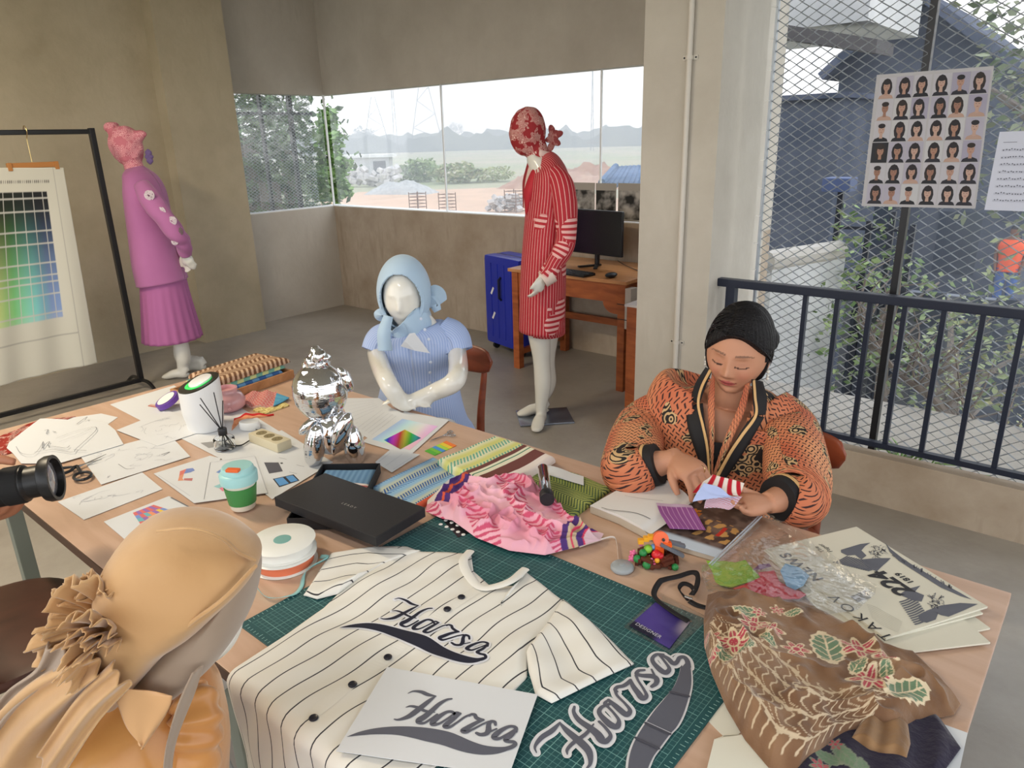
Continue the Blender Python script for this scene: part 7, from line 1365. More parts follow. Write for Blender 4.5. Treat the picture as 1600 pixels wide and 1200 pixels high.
def facehead(c, X, Yf, Z, w=.073, dpt=.095, h=.118, feat=1.0):
    """head as a dense grid with nose, lips, brows and chin; X side, Yf face direction, Z up"""
    N_, M_ = 110, 130; V = []
    for i in range(N_+1):
        ph = math.pi*i/N_
        for j in range(M_):
            th = 2*math.pi*j/M_; x, y, z = math.sin(ph)*math.sin(th), math.sin(ph)*math.cos(th), math.cos(ph); V.append((x, y, z))
    V = np.array(V); x, y, z = V[:, 0].copy(), V[:, 1].copy(), V[:, 2].copy(); jaw = sm(.1, -1, z); fr = sm(-.1, .7, y)
    px = x*w*(1-.24*jaw); py = y*dpt*(1-.12*jaw*(y > 0))+.006*jaw; py = np.where(y < 0, y*dpt*(1-.35*jaw), py); pz = z*h
    px = px*(1+.05*np.exp(-((z+.25)/.25)**2)*fr)
    def g(cx, cz, sx, sz): return np.exp(-(((px-cx)/sx)**2+((pz-cz)/sz)**2))*fr
    dy = feat*(.020*g(0, -.022, .010, .012)+.011*g(0, -.002, .008, .022)+.006*(g(.012, -.030, .006, .006)+g(-.012, -.030, .006, .006))-.008*(g(.031, .008, .016, .012)+g(-.031, .008, .016, .012))+.0055*(g(.031, .006, .013, .008)+g(-.031, .006, .013, .008))
        +.005*(g(.030, .028, .020, .007)+g(-.030, .028, .020, .007))+.0065*g(0, -.052, .020, .005)+.0065*g(0, -.062, .016, .006)-.003*g(0, -.057, .022, .0022)-.005*g(0, -.074, .018, .006)+.009*g(0, -.094, .020, .014)+.006*(g(.042, -.028, .020, .022)+g(-.042, -.028, .020, .022)))
    py = py+dy; P = np.asarray(c)+px[:, None]*X+py[:, None]*Yf+pz[:, None]*Z; F = [[i*M_+j, i*M_+(j+1) % M_, (i+1)*M_+(j+1) % M_, (i+1)*M_+j] for i in range(N_) for j in range(M_)]; return P, F
m_gloss = mat('white_mannequin', srgb(222, 220, 212), .16, spec=.5, coat=.3)
def base_plate(c, label_parent, r=.19, sq=True):
    a = unit(R3+F3*.1); b = np.cross(UP, a); MB().obox((c[0], c[1], .006), a, b, UP, r, r*.8, .005, bev=.002).build('base_plate', mat('steel_plate', srgb(150, 158, 172), .25, .8), label_parent)
def coatmat(name, base, line, per=.018, frac=.12, patchy=0.0):
    m = bpy.data.materials.new(name); m.use_nodes = True; nt = m.node_tree; b = nt.nodes['Principled BSDF']; b.inputs['Roughness'].default_value = .75; uv = nt.nodes.new('ShaderNodeUVMap'); sx = nt.nodes.new('ShaderNodeSeparateXYZ'); nt.links.new(uv.outputs[0], sx.inputs[0])
    l1 = mth('LESS_THAN', mth('FRACT', mth('DIVIDE', sx.outputs[0], per, nt), None, nt), frac, nt); fac = l1
    if patchy:
        nz = nt.nodes.new('ShaderNodeTexVoronoi'); nz.inputs['Scale'].default_value = 7; nt.links.new(uv.outputs[0], nz.inputs[0]); l2 = mth('LESS_THAN', mth('FRACT', mth('DIVIDE', sx.outputs[1], .030, nt), None, nt), .52, nt); reg = mth('LESS_THAN', nz.outputs['Distance'], patchy, nt)
        lo = nt.nodes.new('ShaderNodeAttribute'); lo.attribute_name = 'col'; lim = lo.outputs['Fac']; cmb = mth('MULTIPLY', mth('MULTIPLY', l2, reg, nt), lim, nt); fac = mth('MAXIMUM', mth('MULTIPLY', l1, mth('SUBTRACT', 1.0, mth('MULTIPLY', reg, lim, nt), nt), nt), cmb, nt)
    mx = nt.nodes.new('ShaderNodeMix'); mx.data_type = 'RGBA'; mx.inputs['A'].default_value = (*base, 1); mx.inputs['B'].default_value = (*line, 1); nt.links.new(fac, mx.inputs['Factor']); nt.links.new(mx.outputs['Result'], b.inputs['Base Color']); MATS[name] = m; return m
# ---- red mannequin -------------------------------------------------
rb0 = az(846, 655, .01); rb0 = np.array([rb0[0], rb0[1], 0]); pr = planept(rb0, F3)
fL = -R3; sC = -F3   # faces left in the photo, its left side towards the camera
t = thing('mannequin', rb0, 'white mannequin in a red pinstriped coat with a red lace hood by the desk', 'mannequin')
base_plate(rb0+R3*.02+F3*.05, t, .165)
hd = pr(824, 205); nk = pr(838, 240); ch = pr(858, 300); ws = pr(852, 372); hp_ = pr(850, 430)
parts = [limb([hp_-UP*.05, hp_, ws, ch, nk-UP*.03-R3*.0, nk, hd], [.10, .12, .085, .10, .055, .045, .05], n=24, ref=R3, ecc=[1.2, 1.3, 1.3, 1.5, 1.5, 1, 1]), ell(hd, (.085, .075, .115), 18, np.array([unit(R3), F3, UP]))]
kn1, kn2 = pr(846, 560, -.06), pr(850, 560, .07); an1, an2 = pr(845, 655, -.06), pr(838, 630, .10)
parts += [limb([hp_+sC*.07, pr(844, 500, -.07), kn1, pr(848, 605, -.065), an1-UP*0+UP*.03], [.085, .075, .050, .048, .030], n=20)]
an2 = np.array([an2[0], an2[1], .09]); an1 = np.array([an1[0], an1[1], .09])
parts[-1] = limb([hp_+sC*.07, pr(842, 500, -.07), kn1, pr(848, 600, -.065), an1], [.085, .075, .052, .050, .032], n=20)
parts += [limb([hp_-sC*.07, pr(856, 500, .07), pr(854, 560, .08), pr(856, 600, .08), an2+R3*.03], [.085, .075, .052, .050, .032], n=20)]
def foot2(a, t_, s_=1.0): return limb([a+UP*.02, a-t_*.025-UP*.045, a+t_*.05-UP*.045, a+t_*.11-UP*.063, a+t_*.155-UP*.070], [.034, .034, .034, .026, .012], 26, 16, ref=UP, ecc=[1, 1, 1.1, 1.5, 2.0])
parts += [foot2(an1, unit(-R3*.25-F3*1.0)), foot2(an2+R3*.03, unit(-R3*1.0-F3*.2))]
for s_, el, wr in ((-1, pr(884, 375, -.20), pr(848, 432, -.24)), (1, pr(872, 375, .19), pr(868, 432, .20))):
    sh0 = pr(868, 275, s_*.16); parts += [limb([sh0, el, wr], [.045, .038, .025], n=16)]; parts += hand(wr, unit(-R3*(.35 if s_ < 0 else -.1)-UP), -R3+F3*s_*-1*.6, -R3, .95, (.35, .4, .3), (.3, .2))
remeshed('body', parts, m_gloss, t, .008, 3)
cms = lambda f, thr: f
def lace(name, c1, c2, sc=38, thr=.52):
    m = mat(name, c1, .8); nt = m.node_tree; b = nt.nodes['Principled BSDF']; tcx = nt.nodes.new('ShaderNodeTexCoord'); vo = nt.nodes.new('ShaderNodeTexVoronoi'); vo.inputs['Scale'].default_value = sc; nz = nt.nodes.new('ShaderNodeTexNoise'); nz.inputs['Scale'].default_value = sc*.35
    nt.links.new(tcx.outputs['Object'], vo.inputs[0]); nt.links.new(tcx.outputs['Object'], nz.inputs[0]); a1 = mth('GREATER_THAN', mth('FRACT', mth('MULTIPLY', vo.outputs[0], 4.0, nt), None, nt), .60, nt); a2 = mth('GREATER_THAN', nz.outputs[0], thr, nt); fac = mth('MULTIPLY', a1, a2, nt)
    mx = nt.nodes.new('ShaderNodeMix'); mx.data_type = 'RGBA'; mx.inputs['A'].default_value = (*c1, 1); mx.inputs['B'].default_value = (*c2, 1); nt.links.new(fac, mx.inputs['Factor']); nt.links.new(mx.outputs['Result'], b.inputs['Base Color'])
    bp = nt.nodes.new('ShaderNodeBump'); bp.inputs['Strength'].default_value = .6; bp.inputs['Distance'].default_value = .01; nt.links.new(nz.outputs[0], bp.inputs['Height']); nt.links.new(bp.outputs[0], b.inputs['Normal']); return m
m_lr = lace('red_lace', srgb(150, 36, 42), srgb(226, 190, 180), 60, .50)
def hood(name, c, rads, axes, m, parent, extra, vox=.008, it=2, lump=.004, sd=0):
    V, F = ell(c, rads, 26, axes); n = np.array([mnoise.fractal(Vector(v*22+Vector((sd, 0, 0))), .7, 2, 3) for v in map(Vector, V)]); V = V+(V-c)/np.linalg.norm(V-c, axis=1)[:, None]*(n*lump)[:, None]
    return remeshed(name, [(V, F)]+extra, m, parent, vox, it)
hood('lace_hood', hd, (.098, .088, .128), np.array([unit(R3+UP*-.12), F3, unit(UP+R3*.12)]), m_lr, t, [limb([hd-UP*.03+R3*.02, pr(836, 228), pr(842, 246), pr(847, 262)], [.07, .062, .066, .085], n=20)], lump=.006)
garment('blouse', coatmat('cream_stripe', srgb(222, 200, 190), srgb(168, 40, 50), .018, .4), t, [pr(836, 236), pr(842, 246), pr(850, 262), pr(856, 290)], [.056, .060, .088, .100], n=40, ref=R3, ecc=[1.1, 1.1, 1.4, 1.5], k=24)
k = MB()
for i in range(9):
    a = i*2.4; r_ = .022+.004*i; c = pr(864, 216, -.01)+R3*.018*math.cos(a)*(i/5)+UP*.028*math.sin(a)*(i/4); V_, F_ = ell(c, (.030, .008, .018), 8, np.array([unit(R3*math.cos(a)+UP*math.sin(a)), unit(F3+R3*.3*math.sin(i)), unit(-R3*math.sin(a)+UP*math.cos(a))])); k.add(V_, F_)
k.build('rosette', lace('red_rosette', srgb(140, 60, 60), srgb(200, 150, 140), 60), t, ang=60)
m_coat = coatmat('red_pinstripe', srgb(176, 34, 48), srgb(228, 176, 172), .021, .16, .46)
def addmask(o, fn):
    me = o.data; a = me.color_attributes.new('col', 'FLOAT_COLOR', 'POINT'); w_ = np.array(_wl(o))
    X = np.array([v.co[:] for v in me.vertices])+w_; f = fn(X); a.data.foreach_set('color', np.column_stack([f, f, f, np.ones(len(f))]).ravel())
zcut = pr(850, 360)[2]
o = garment('coat', m_coat, t, [nk-UP*.03+R3*.01, pr(854, 262), pr(858, 295), pr(851, 370), pr(848, 440), pr(846, 514)], [.055, .092, .118, .122, .132, .136], n=90, ref=R3, ecc=[1.1, 1.9, 1.75, 1.6, 1.5, 1.45], k=70, fold=lambda th, v: .03*math.sin(th*5+1)*max(0, v-.4)+.02*math.sin(th*9+2)*max(0, v-.5)); addmask(o, lambda X: (X[:, 2] < zcut+.10)*((X-rb0)@R3 > -.03)*1.0)
o = garment('sleeve', m_coat, t, [pr(864, 268, -.13), pr(880, 300, -.19), pr(884, 375, -.21), pr(864, 415, -.235), pr(852, 432, -.24)], [.055, .066, .055, .048, .046], n=40, ref=R3, k=50, fold=lambda th, v: .04*math.sin(v*24+th*2)*(v > .3)); addmask(o, lambda X: (X[:, 2] < zcut+.12)*1.0)
o = garment('sleeve', m_coat, t, [pr(858, 268, .13), pr(862, 300, .17), pr(870, 375, .19), pr(870, 415, .20), pr(868, 428, .20)], [.055, .060, .055, .048, .046], n=40, ref=R3, k=40); addmask(o, lambda X: X[:, 2]*0)
MB().tube([pr(863, 427, -.236), pr(848, 437, -.242)], [.049, .047], 20).build('cuff', mat('cream_cuff', srgb(222, 200, 190), .7), t, ang=50)
o = garment('skirt', m_coat, t, [pr(852, 430), pr(852, 519)], [.115, .118], n=60, ref=R3, ecc=1.35, k=20); addmask(o, lambda X: X[:, 2]*0)
def strip(name, pts, w_, m, parent, nrm, th=.004, k=40, uvsc=None):
    P_ = catmull(pts, k); T_ = np.gradient(P_, axis=0); nrm = np.asarray(nrm, float); ww = np.interp(np.linspace(0, 1, k), np.linspace(0, 1, len(np.atleast_1d(w_))), np.atleast_1d(w_)); V = []
    for p, t_, w__ in zip(P_, T_, ww): s_ = unit(np.cross(nrm, t_)); V += [p-s_*w__/2, p+s_*w__/2]
    o = mk(name, V, [(2*i, 2*i+2, 2*i+3, 2*i+1) for i in range(k-1)], m, parent, True, uvs=np.array([(x, i*.01) for i in range(k) for x in (0, w__)])); sd = o.modifiers.new('s', 'SOLIDIFY'); sd.thickness = th; sd.offset = 0; return o
m_lap = mat('coat_lapel', srgb(186, 40, 54), .7)
strip('lapel', [pr(848, 246, -.045), pr(838, 270, -.10), pr(826, 300, -.10), pr(822, 335, -.07)], [.03, .07, .06, .01], m_lap, t, -F3-R3*.8)
strip('collar', [pr(836, 236, -.05), pr(846, 240, -.062), pr(858, 242, -.045)], [.03, .035, .03], mat('striped_collar', srgb(222, 196, 188), .7), t, -F3)
strip('blouse_front', [pr(830, 250, -.035), pr(822, 285, -.045), pr(819, 325, -.04)], [.05, .06, .02], coatmat('blouse_stripe', srgb(214, 190, 180), srgb(160, 40, 50), .02, .4), t, -F3-R3*1.4)
# ---- pink mannequin ------------------------------------------------
q = az(300, 584, .01); pb0 = np.array([q[0], q[1], 0]); pk = planept(pb0, F3)
t = thing('mannequin', pb0, 'white mannequin in a mauve blazer and pleated skirt with a pink covered head', 'mannequin')
MB().lathe((pb0[0]+.14, pb0[1]+.10, .0), [(.001, 0), (.10, 0), (.10, .006), (.001, .008)], 30).build('base_plate', m_black, t)
hd = pk(197, 228); nk = pk(210, 262); hp_ = pk(252, 425)
parts = [limb([hp_-UP*.05, hp_, pk(238, 370), pk(226, 310), pk(214, 275), nk, hd], [.10, .12, .09, .11, .06, .05, .05], n=24, ref=R3, ecc=[1.2, 1.3, 1.25, 1.4, 1.4, 1, 1]), ell(hd, (.10, .085, .12), 16, np.array([R3, F3, UP]))]
for s_ in (-1, 1):
    ak = np.array([*(pb0[:2]+F3[:2]*s_*.09+R3[:2]*(.03*s_)), .09]); parts += [limb([hp_+F3*s_*.08, pk(270, 500, s_*.08), (pk(281, 530, s_*.08)), (pk(286, 560, s_*.08)), ak], [.09, .075, .056, .054, .033], n=18), foot2(ak, -R3)]
wr_ = pk(290, 395, -.10); parts += [limb([pk(225, 300, -.17), pk(272, 355, -.22), pk(288, 398, -.12)], [.045, .040, .028], n=16), limb([pk(225, 300, .17), pk(268, 355, .22), pk(292, 402, .0)], [.045, .04, .028], n=16)]
parts += hand(pk(288, 396, -.11), unit(UP*-1+R3*.45), F3, -R3, .9, (.3, .4, .3), (.2, .2)); parts += hand(pk(286, 398, .0), unit(-UP+R3*.3), -F3, -R3, .9, (.3, .4, .3), (.2, .2))
remeshed('body', parts, m_gloss, t, .009, 3)
hood('wrapped_head', hd, (.112, .095, .135), np.array([unit(R3+UP*.15), F3, unit(UP-R3*.15)]), lace('pink_wrap', srgb(206, 120, 136), srgb(236, 176, 182), 40, .42), t, [limb([hd+R3*.02-UP*.05, pk(206, 250), nk-UP*.015], [.075, .062, .066], n=18), limb([pk(212, 215), pk(222, 210), pk(229, 210)], [.05, .03, .012], n=14), limb([pk(180, 204), pk(170, 200), pk(164, 203)], [.06, .04, .015], n=14)], lump=.012, sd=4)
k = MB()
for i in range(8):
    a = i*.785; V_, F_ = ell(pk(233, 245, -.03)+(R3*math.cos(a)*.3+UP*math.sin(a))*.030, (.022, .010, .016), 8, np.array([unit(R3*math.cos(a)*.5+UP*math.sin(a)), F3, unit(-R3*math.sin(a)+UP*math.cos(a)*.5)])); k.add(V_, F_)
k.build('flower', mat('violet_flower', srgb(104, 84, 134), .7, bump=(60, .5)), t, ang=60)
m_mv = mat('mauve_wool', srgb(186, 116, 168), .85, noise=(3, srgb(176, 106, 158), .3, .7), sheen=.2)
garment('blazer', m_mv, t, [nk-UP*.0, pk(214, 272), pk(226, 300), pk(236, 360), pk(246, 410), pk(254, 440)], [.060, .085, .125, .145, .165, .175], n=70, ref=R3, ecc=[1.1, 1.7, 1.6, 1.35, 1.25, 1.2], k=60, fold=lambda th, v: .02*math.sin(th*4)*v)
garment('skirt', mat('mauve_pleat', srgb(180, 106, 160), .8), t, [pk(252, 418), pk(260, 470), pk(270, 528)], [.145, .170, .205], n=120, ref=R3, ecc=1.15, k=30, fold=lambda th, v: .055*(abs(((th*3.2) % 1)-.5)*2-.5)*v)
garment('sleeve', m_mv, t, [pk(222, 290, -.15), pk(238, 315, -.21), pk(270, 358, -.235), pk(285, 378, -.18), pk(290, 396, -.12)], [.055, .072, .062, .055, .045], n=44, ref=R3, k=50, fold=lambda th, v: .06*math.sin(v*30+th*2)*(v > .3))
garment('sleeve', m_mv, t, [pk(222, 290, .15), pk(235, 315, .20), pk(262, 358, .22), pk(282, 385, .10), pk(290, 398, .03)], [.055, .068, .06, .05, .045], n=40, ref=R3, k=30)
m_rs = mat('rose_white', srgb(214, 200, 208), .8); m_rg = mat('rose_grey', srgb(116, 96, 100), .8)  # white roses, and a darker grey for two of them
for i, (px, py, r_) in enumerate(((232, 305, .046), (250, 331, .044), (268, 345, .040), (262, 362, .036), (278, 362, .040), (272, 378, .030))):
    c = pk(px, py, -.285+(.02 if i > 3 else 0)); k = MB()
    for j in range(11):
        a = j*2.4; rr_ = r_*(.25+.75*j/11); th_ = np.linspace(a, a+2.2, 10); pts = [c+(R3*math.cos(x)+UP*math.sin(x))*rr_*.75+F3*.010*(j/11) for x in th_]; k.tube(pts, .0045, 5)
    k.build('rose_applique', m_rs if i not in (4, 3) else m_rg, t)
strip('blazer_lapel', [pk(208, 268, -.06), pk(204, 290, -.13), pk(200, 320, -.14), pk(200, 350, -.12)], [.03, .05, .04, .01], mat('mauve_lapel', srgb(172, 102, 154), .8), t, -F3-R3)
# ---- light blue seated mannequin -----------------------------------
B1 = np.array([-2.09, 1.86, .46]); bl = planept(B1, unit((-.62, .78, 0))*1.0); fB = unit((.60, -.80, 0)); sB = np.cross(UP, fB); sB = -sB if sB@R3 < 0 else sB
t = thing('mannequin', (B1[0], B1[1], 0), 'faceless white mannequin seated at the table in a light blue blouse and hood', 'mannequin')
hd = bl(632, 462); nk = bl(640, 508); 
parts = [limb([B1+UP*.02, B1+UP*.12, bl(655, 590), bl(652, 545), bl(648, 515), nk, hd-UP*.03], [.11, .12, .085, .10, .06, .05, .05], n=24, ref=fB, ecc=[1.4, 1.4, 1.4, 1.6, 1.6, 1, 1])]
V_, F_ = facehead(hd+fB*.01, unit(sB+UP*-.05), unit(fB-UP*.12), unit(UP+fB*.12), .078, .098, .125, .85); parts.append((V_, F_))
shl, shr = bl(598, 520), bl(702, 515); ell_, elr = bl(590, 590, .04), bl(716, 600, -.03)
wl_, wr_ = np.array([*tp(625, 628, z=.775), .79]), np.array([*tp(640, 630, z=.775), .785])
el1 = az(608, 600, .86); el2 = az(715, 588, .87); w1 = az(645, 632, .775); w2 = az(655, 618, .785)
pL = [bl(614, 522), bl(598, 532, -.01), bl(589, 552, -.03)]; pR = [bl(688, 512), bl(706, 526, -.01), bl(714, 550, -.03)]
parts += [limb(pL+[az(604, 594, .86), az(628, 628, .785), w1], [.038, .042, .038, .034, .030, .025], n=18)]
parts += [limb(pR+[az(713, 592, .86), az(680, 612, .81), az(640, 628, .785)], [.038, .042, .038, .036, .032, .025], n=18)]
parts += hand(az(628, 628, .777), unit(sB*.9+fB*.15), -UP, fB, .72, (.1, .2, .2), (.1, .1)); parts += hand(az(644, 624, .785), unit(-sB*.95+fB*.05), -UP, fB, .72, (.1, .2, .2), (.1, .1))
for s_ in (-1, 1): parts += [limb([B1+sB*s_*.09+UP*.08, B1+sB*s_*.10+fB*.42+UP*.10, B1+sB*s_*.10+fB*.44-UP*.02, B1+sB*s_*.10+fB*.42-UP*.36], [.085, .06, .058, .035], n=16), foot2(B1+sB*s_*.10+fB*.42-UP*.37, fB)]
remeshed('body', parts, m_gloss, t, .007, 3)
m_bh = mat('ice_blue_cotton', srgb(168, 192, 214), .7, sheen=.2)
V, Fq = ell(hd+UP*.012, (.098, .118, .140), 110, np.array([sB, fB, UP])); cenf = lambda c: (((c-hd)@fB > .045)&((((c-hd)@sB)/.076)**2+(((c-hd)@UP+.010)/.108)**2 < 1))|((c-hd)@UP < -.115)
cen = np.array([V[f].mean(0) for f in Fq]); Fq = [f for f, q in zip(Fq, cenf(cen)) if not q]; o = mk('hood', V, Fq, m_bh, t, True); s_ = o.modifiers.new('s', 'SOLIDIFY'); s_.thickness = .006
ringp = [hd+UP*.012+sB*.083*math.cos(a)+UP*(.112*math.sin(a)-.008)+fB*.062 for a in np.linspace(-.9, math.pi+.9, 40)]
MB().tube(ringp, .008, 8).build('hood_hem', m_bh, t)
garment('neck_scarf', m_bh, t, [hd-UP*.075+fB*.012, bl(640, 498)+fB*.01, bl(642, 508)], [.092, .086, .095], n=40, ref=fB, ecc=.98, k=20, fold=lambda th, v: .05*math.sin(th*7+v*6))
for pts, w_ in (([bl(662, 475), bl(680, 462), bl(690, 474)], [.03, .085, .05]), ([bl(662, 478), bl(676, 472), bl(684, 486)], [.03, .05, .03]), ([bl(600, 500), bl(594, 492), bl(606, 482)], [.02, .05, .02])): strip('bow_loop', pts, w_, m_bh, t, fB, .004)
strip('scarf_end', [bl(607, 494, -.09), bl(600, 520, -.13), bl(602, 548, -.13)], [.035, .05, .055], m_bh, t, fB)
m_bs = coatmat('blue_stripe_shirt', srgb(152, 172, 216), srgb(176, 192, 226), .009, .35)
V, Fq, UV = tubeuv([bl(646, 512), bl(648, 520), bl(652, 550), bl(656, 592), B1+UP*.13, B1+UP*.05], [.070, .098, .118, .105, .140, .165], n=72, ref=fB, ecc=[1.15, 1.75, 1.5, 1.45, 1.35, 1.4], k=60, fold=lambda th, v: .02*math.sin(th*6+v*9)*v)
o = mk('blouse', V, Fq, m_bs, t, True, uvs=UV); o.modifiers.new('s', 'SOLIDIFY').thickness = .003
for a, b, c in (pL, pR): garment('sleeve', m_bs, t, [a, b, c], [.052, .064, .066], n=40, ref=fB, ecc=1.0, k=24, fold=lambda th, v: .04*math.sin(th*4+v*5)*v)
a, b, c_, d_ = bl(640, 521, -.165), bl(626, 541, -.165), bl(672, 552, -.150), bl(648, 520, -.160)
o = mk('pocket_handkerchief', [a, b, c_, d_, (a+b)/2+fB*.012, (b+c_)/2+fB*.012], [(0, 4, 3), (4, 1, 5), (4, 5, 3), (3, 5, 2)], mat('white_linen', srgb(208, 210, 214), .8), t); o.modifiers.new('s', 'SOLIDIFY').thickness = .002
for px, py, of in ((658, 498, -.10), (664, 515, -.145), (670, 530, -.15), (673, 566, -.14), (672, 582, -.135), (672, 598, -.14)): MB().lathe(bl(px, py, of), [(.001, 0), (.006, 0), (.006, .002), (.001, .003)], 12, fB).build('button', mat('pearl_button', srgb(190, 200, 220), .25), t)
# ---- woman in the orange batik jacket --------------------------------
WB = np.array([-.80, 1.87, .47]); fW = unit((.27, -.96, 0)); sW = np.cross(UP, fW); sW = sW if sW@R3 > 0 else -sW
pw = planept(WB, fW)      # plane through her spine
t = thing('person', (WB[0], WB[1], 0), 'woman with black hair in an orange batik jacket seated at the table sorting fabric swatches', 'person')
hd = pw(1152, 545, .045); nk = pw(1140, 608, .02); chest = pw(1130, 680, 0); 
yaw = -.10; Xh = unit(sW+fW*.10+UP*-.10); Zh = unit(UP*.97+fW*.17+sW*.09); Xh = unit(Xh-Zh*(Xh@Zh)); Yh = np.cross(Zh, Xh); Yh = Yh if Yh@fW > 0 else -Yh
hd = pw(1154, 549, .05)
hV, hF = facehead(hd, Xh, Yh, Zh, .081, .096, .118)
shl, shr = pw(1012, 628), pw(1232, 622)
el_l, el_r = az(985, 735, .80), az(1246, 770, .80)
wl0 = az(1056, 718, .850); wr0 = az(1199, 786, .805)
parts = [(hV, hF), limb([WB-UP*.02, WB+UP*.10, WB+UP*.22, pw(1130, 690), pw(1132, 645), pw(1138, 622), nk, hd-Zh*.04-Yh*.01], [.12, .125, .105, .115, .09, .060, .050, .050], n=26, ref=fW, ecc=[1.4, 1.35, 1.35, 1.45, 1.8, 1.6, 1.05, 1])]
shA, miA, shB, miB = pw(1046, 634), pw(1003, 672, .05), pw(1200, 632), pw(1234, 678, .03)
parts += [limb([shA, miA, el_l, (el_l+wl0)/2, wl0], [.045, .045, .042, .037, .026], n=18)]
parts += [limb([shB, miB, el_r, (el_r+wr0)/2, wr0], [.045, .045, .042, .035, .026], n=18)]
dR = unit(az(1100, 735, .855)-wl0); parts += hand(wl0+dR*.005, unit(dR*.9-UP*.12+fW*.25), unit(-UP*.75+sW*.35+fW*.2), fW+UP*.3, .96, (.55, .55, .3), (.8, .5), fc=((.75, .55, .3), (.70, .60, .35), (.60, .60, .4), (.5, .6, .4)))
dL = unit(az(1150, 788, .812)-wr0); parts += hand(wr0+dL*.0, unit(dL+fW*.15), unit(UP*.85+fW*.25), -fW+UP*.4, .80, (.25, .35, .3), (.5, .4))
for s_ in (-1, 1): parts += [limb([WB+sW*s_*.10+UP*.05, WB+sW*s_*.11+fW*.42+UP*.08, WB+sW*s_*.11+fW*.45-UP*.02, WB+sW*s_*.11+fW*.40-UP*.38], [.10, .07, .062, .04], n=16), foot2(WB+sW*s_*.11+fW*.40-UP*.38, fW)]
skin = np.array(srgb(190, 138, 110))
def wcol(X):
    l = X-hd; x, y, z = l@Xh, l@Yh, l@Zh; c = np.tile(skin, (len(X), 1)); fr = y > .03
    def ap(mask, col): c[:] = c*(1-mask[:, None])+np.array(col)*mask[:, None]
    g = lambda cx, cz, sx, sz: np.exp(-(((x-cx)/sx)**2+((z-cz)/sz)**2))*fr
    ap(np.clip(g(.040, -.028, .020, .018)+g(-.040, -.028, .020, .018), 0, 1)*.35, srgb(196, 112, 96))
    lipm = ((np.abs(z+.0575-5*x*x-.0025*np.cos(x*120)*(z > -.0575)) < .0085*(1-(x/.026)**2))&(np.abs(x) < .026)&fr).astype(float); ap(lipm*.85, srgb(172, 78, 80))
    ap(((np.abs(z+.0575-7*x*x) < .0012)&(np.abs(x) < .024)&fr).astype(float), srgb(110, 46, 48))
    for s_ in (-1, 1):
        ex = (x-s_*.032)/.017; ap(((np.abs(ex) < 1)&(np.abs(z-(-.004+.004*ex*ex)) < .0019)&fr).astype(float)*.95, srgb(36, 22, 22))
        ap((np.exp(-(ex*1.0)**2-((z-.007)/.007)**2)*fr)*.28, srgb(140, 84, 70))
        bx_ = (x-s_*.034)/.022; ap(((np.abs(bx_) < 1)&(np.abs(z-(.031-.0045*bx_*bx_-.0015*s_*bx_)) < .0024*(1-.5*np.clip(bx_*s_, 0, 1)))&fr).astype(float)*.65, srgb(60, 40, 34))
        ap((np.exp(-(((x-s_*.007)/.0035)**2+((z+.034)/.0022)**2))*fr)*.7, srgb(96, 50, 44))
    return c
remeshed('body', parts, mat('woman_skin', attr=True, rough=.5, sss=.08, spec=.35), t, .0027, 1, wcol)
# ears and earrings
for s_ in (-1, 1):
    V_, F_ = ell(hd+Xh*s_*.077-Yh*.004-Zh*.012, (.008, .018, .028), 12, np.array([unit(Xh+Yh*-.3*s_), Yh, Zh])); mk('ear', V_, F_, mat('skin_plain', tuple(skin), .5), t, True)
    e = hd+Xh*s_*.084+Yh*.0-Zh*.040; MB().ball(e, .0055, 8).ball(e-UP*.012, .004, 8).ball(e-UP*.020, .0045, 8).build('earring', mat('pearl', srgb(220, 214, 204), .2), t, ang=60)
# hair: cap swept back from a side parting, rolled low at the nape
N_, M_ = 100, 300; V = []
for i in range(N_+1):
    ph = math.pi*i/N_
    for j in range(M_):
        th = 2*math.pi*j/M_; x, y, z = math.sin(ph)*math.sin(th), math.sin(ph)*math.cos(th), math.cos(ph)
        hl = .50+.06*x*x-.10*x; cover = sm(-.07, .07, z-(hl if y > 0 else -9)) if y > .18 else 1.0
        if y > .18: cover = max(sm(-.04, .05, z-(.58+.07*x-.60*x*x)), sm(.88, .98, abs(x))*(z > -.05))
        low = sm(-.75, -.45, z) if y > -.9 else 1.0; vol = 1.09+.04*sm(0, 1, z)+.05*max(0, x)*(z > .1); st = .010*math.sin(th*44+ph*4)*math.sin(ph)+.007*math.sin(th*97+ph*7)*math.sin(ph)+.03*x*z
        k_ = .90+(vol-.90+st)*min(cover, low); px_ = x*.078*k_; py_ = y*.096*k_-(.006 if y < 0 else 0); V.append(hd+Xh*px_+Yh*py_+Zh*(z*.119*k_+.004))
mk('hair', V, [[i*M_+j, i*M_+(j+1) % M_, (i+1)*M_+(j+1) % M_, (i+1)*M_+j] for i in range(N_) for j in range(M_)], mat('black_hair', srgb(20, 18, 21), .45, bump=(220, .5), spec=.3), t, True)
k = MB(); rs = random.Random(4); parting = -.22
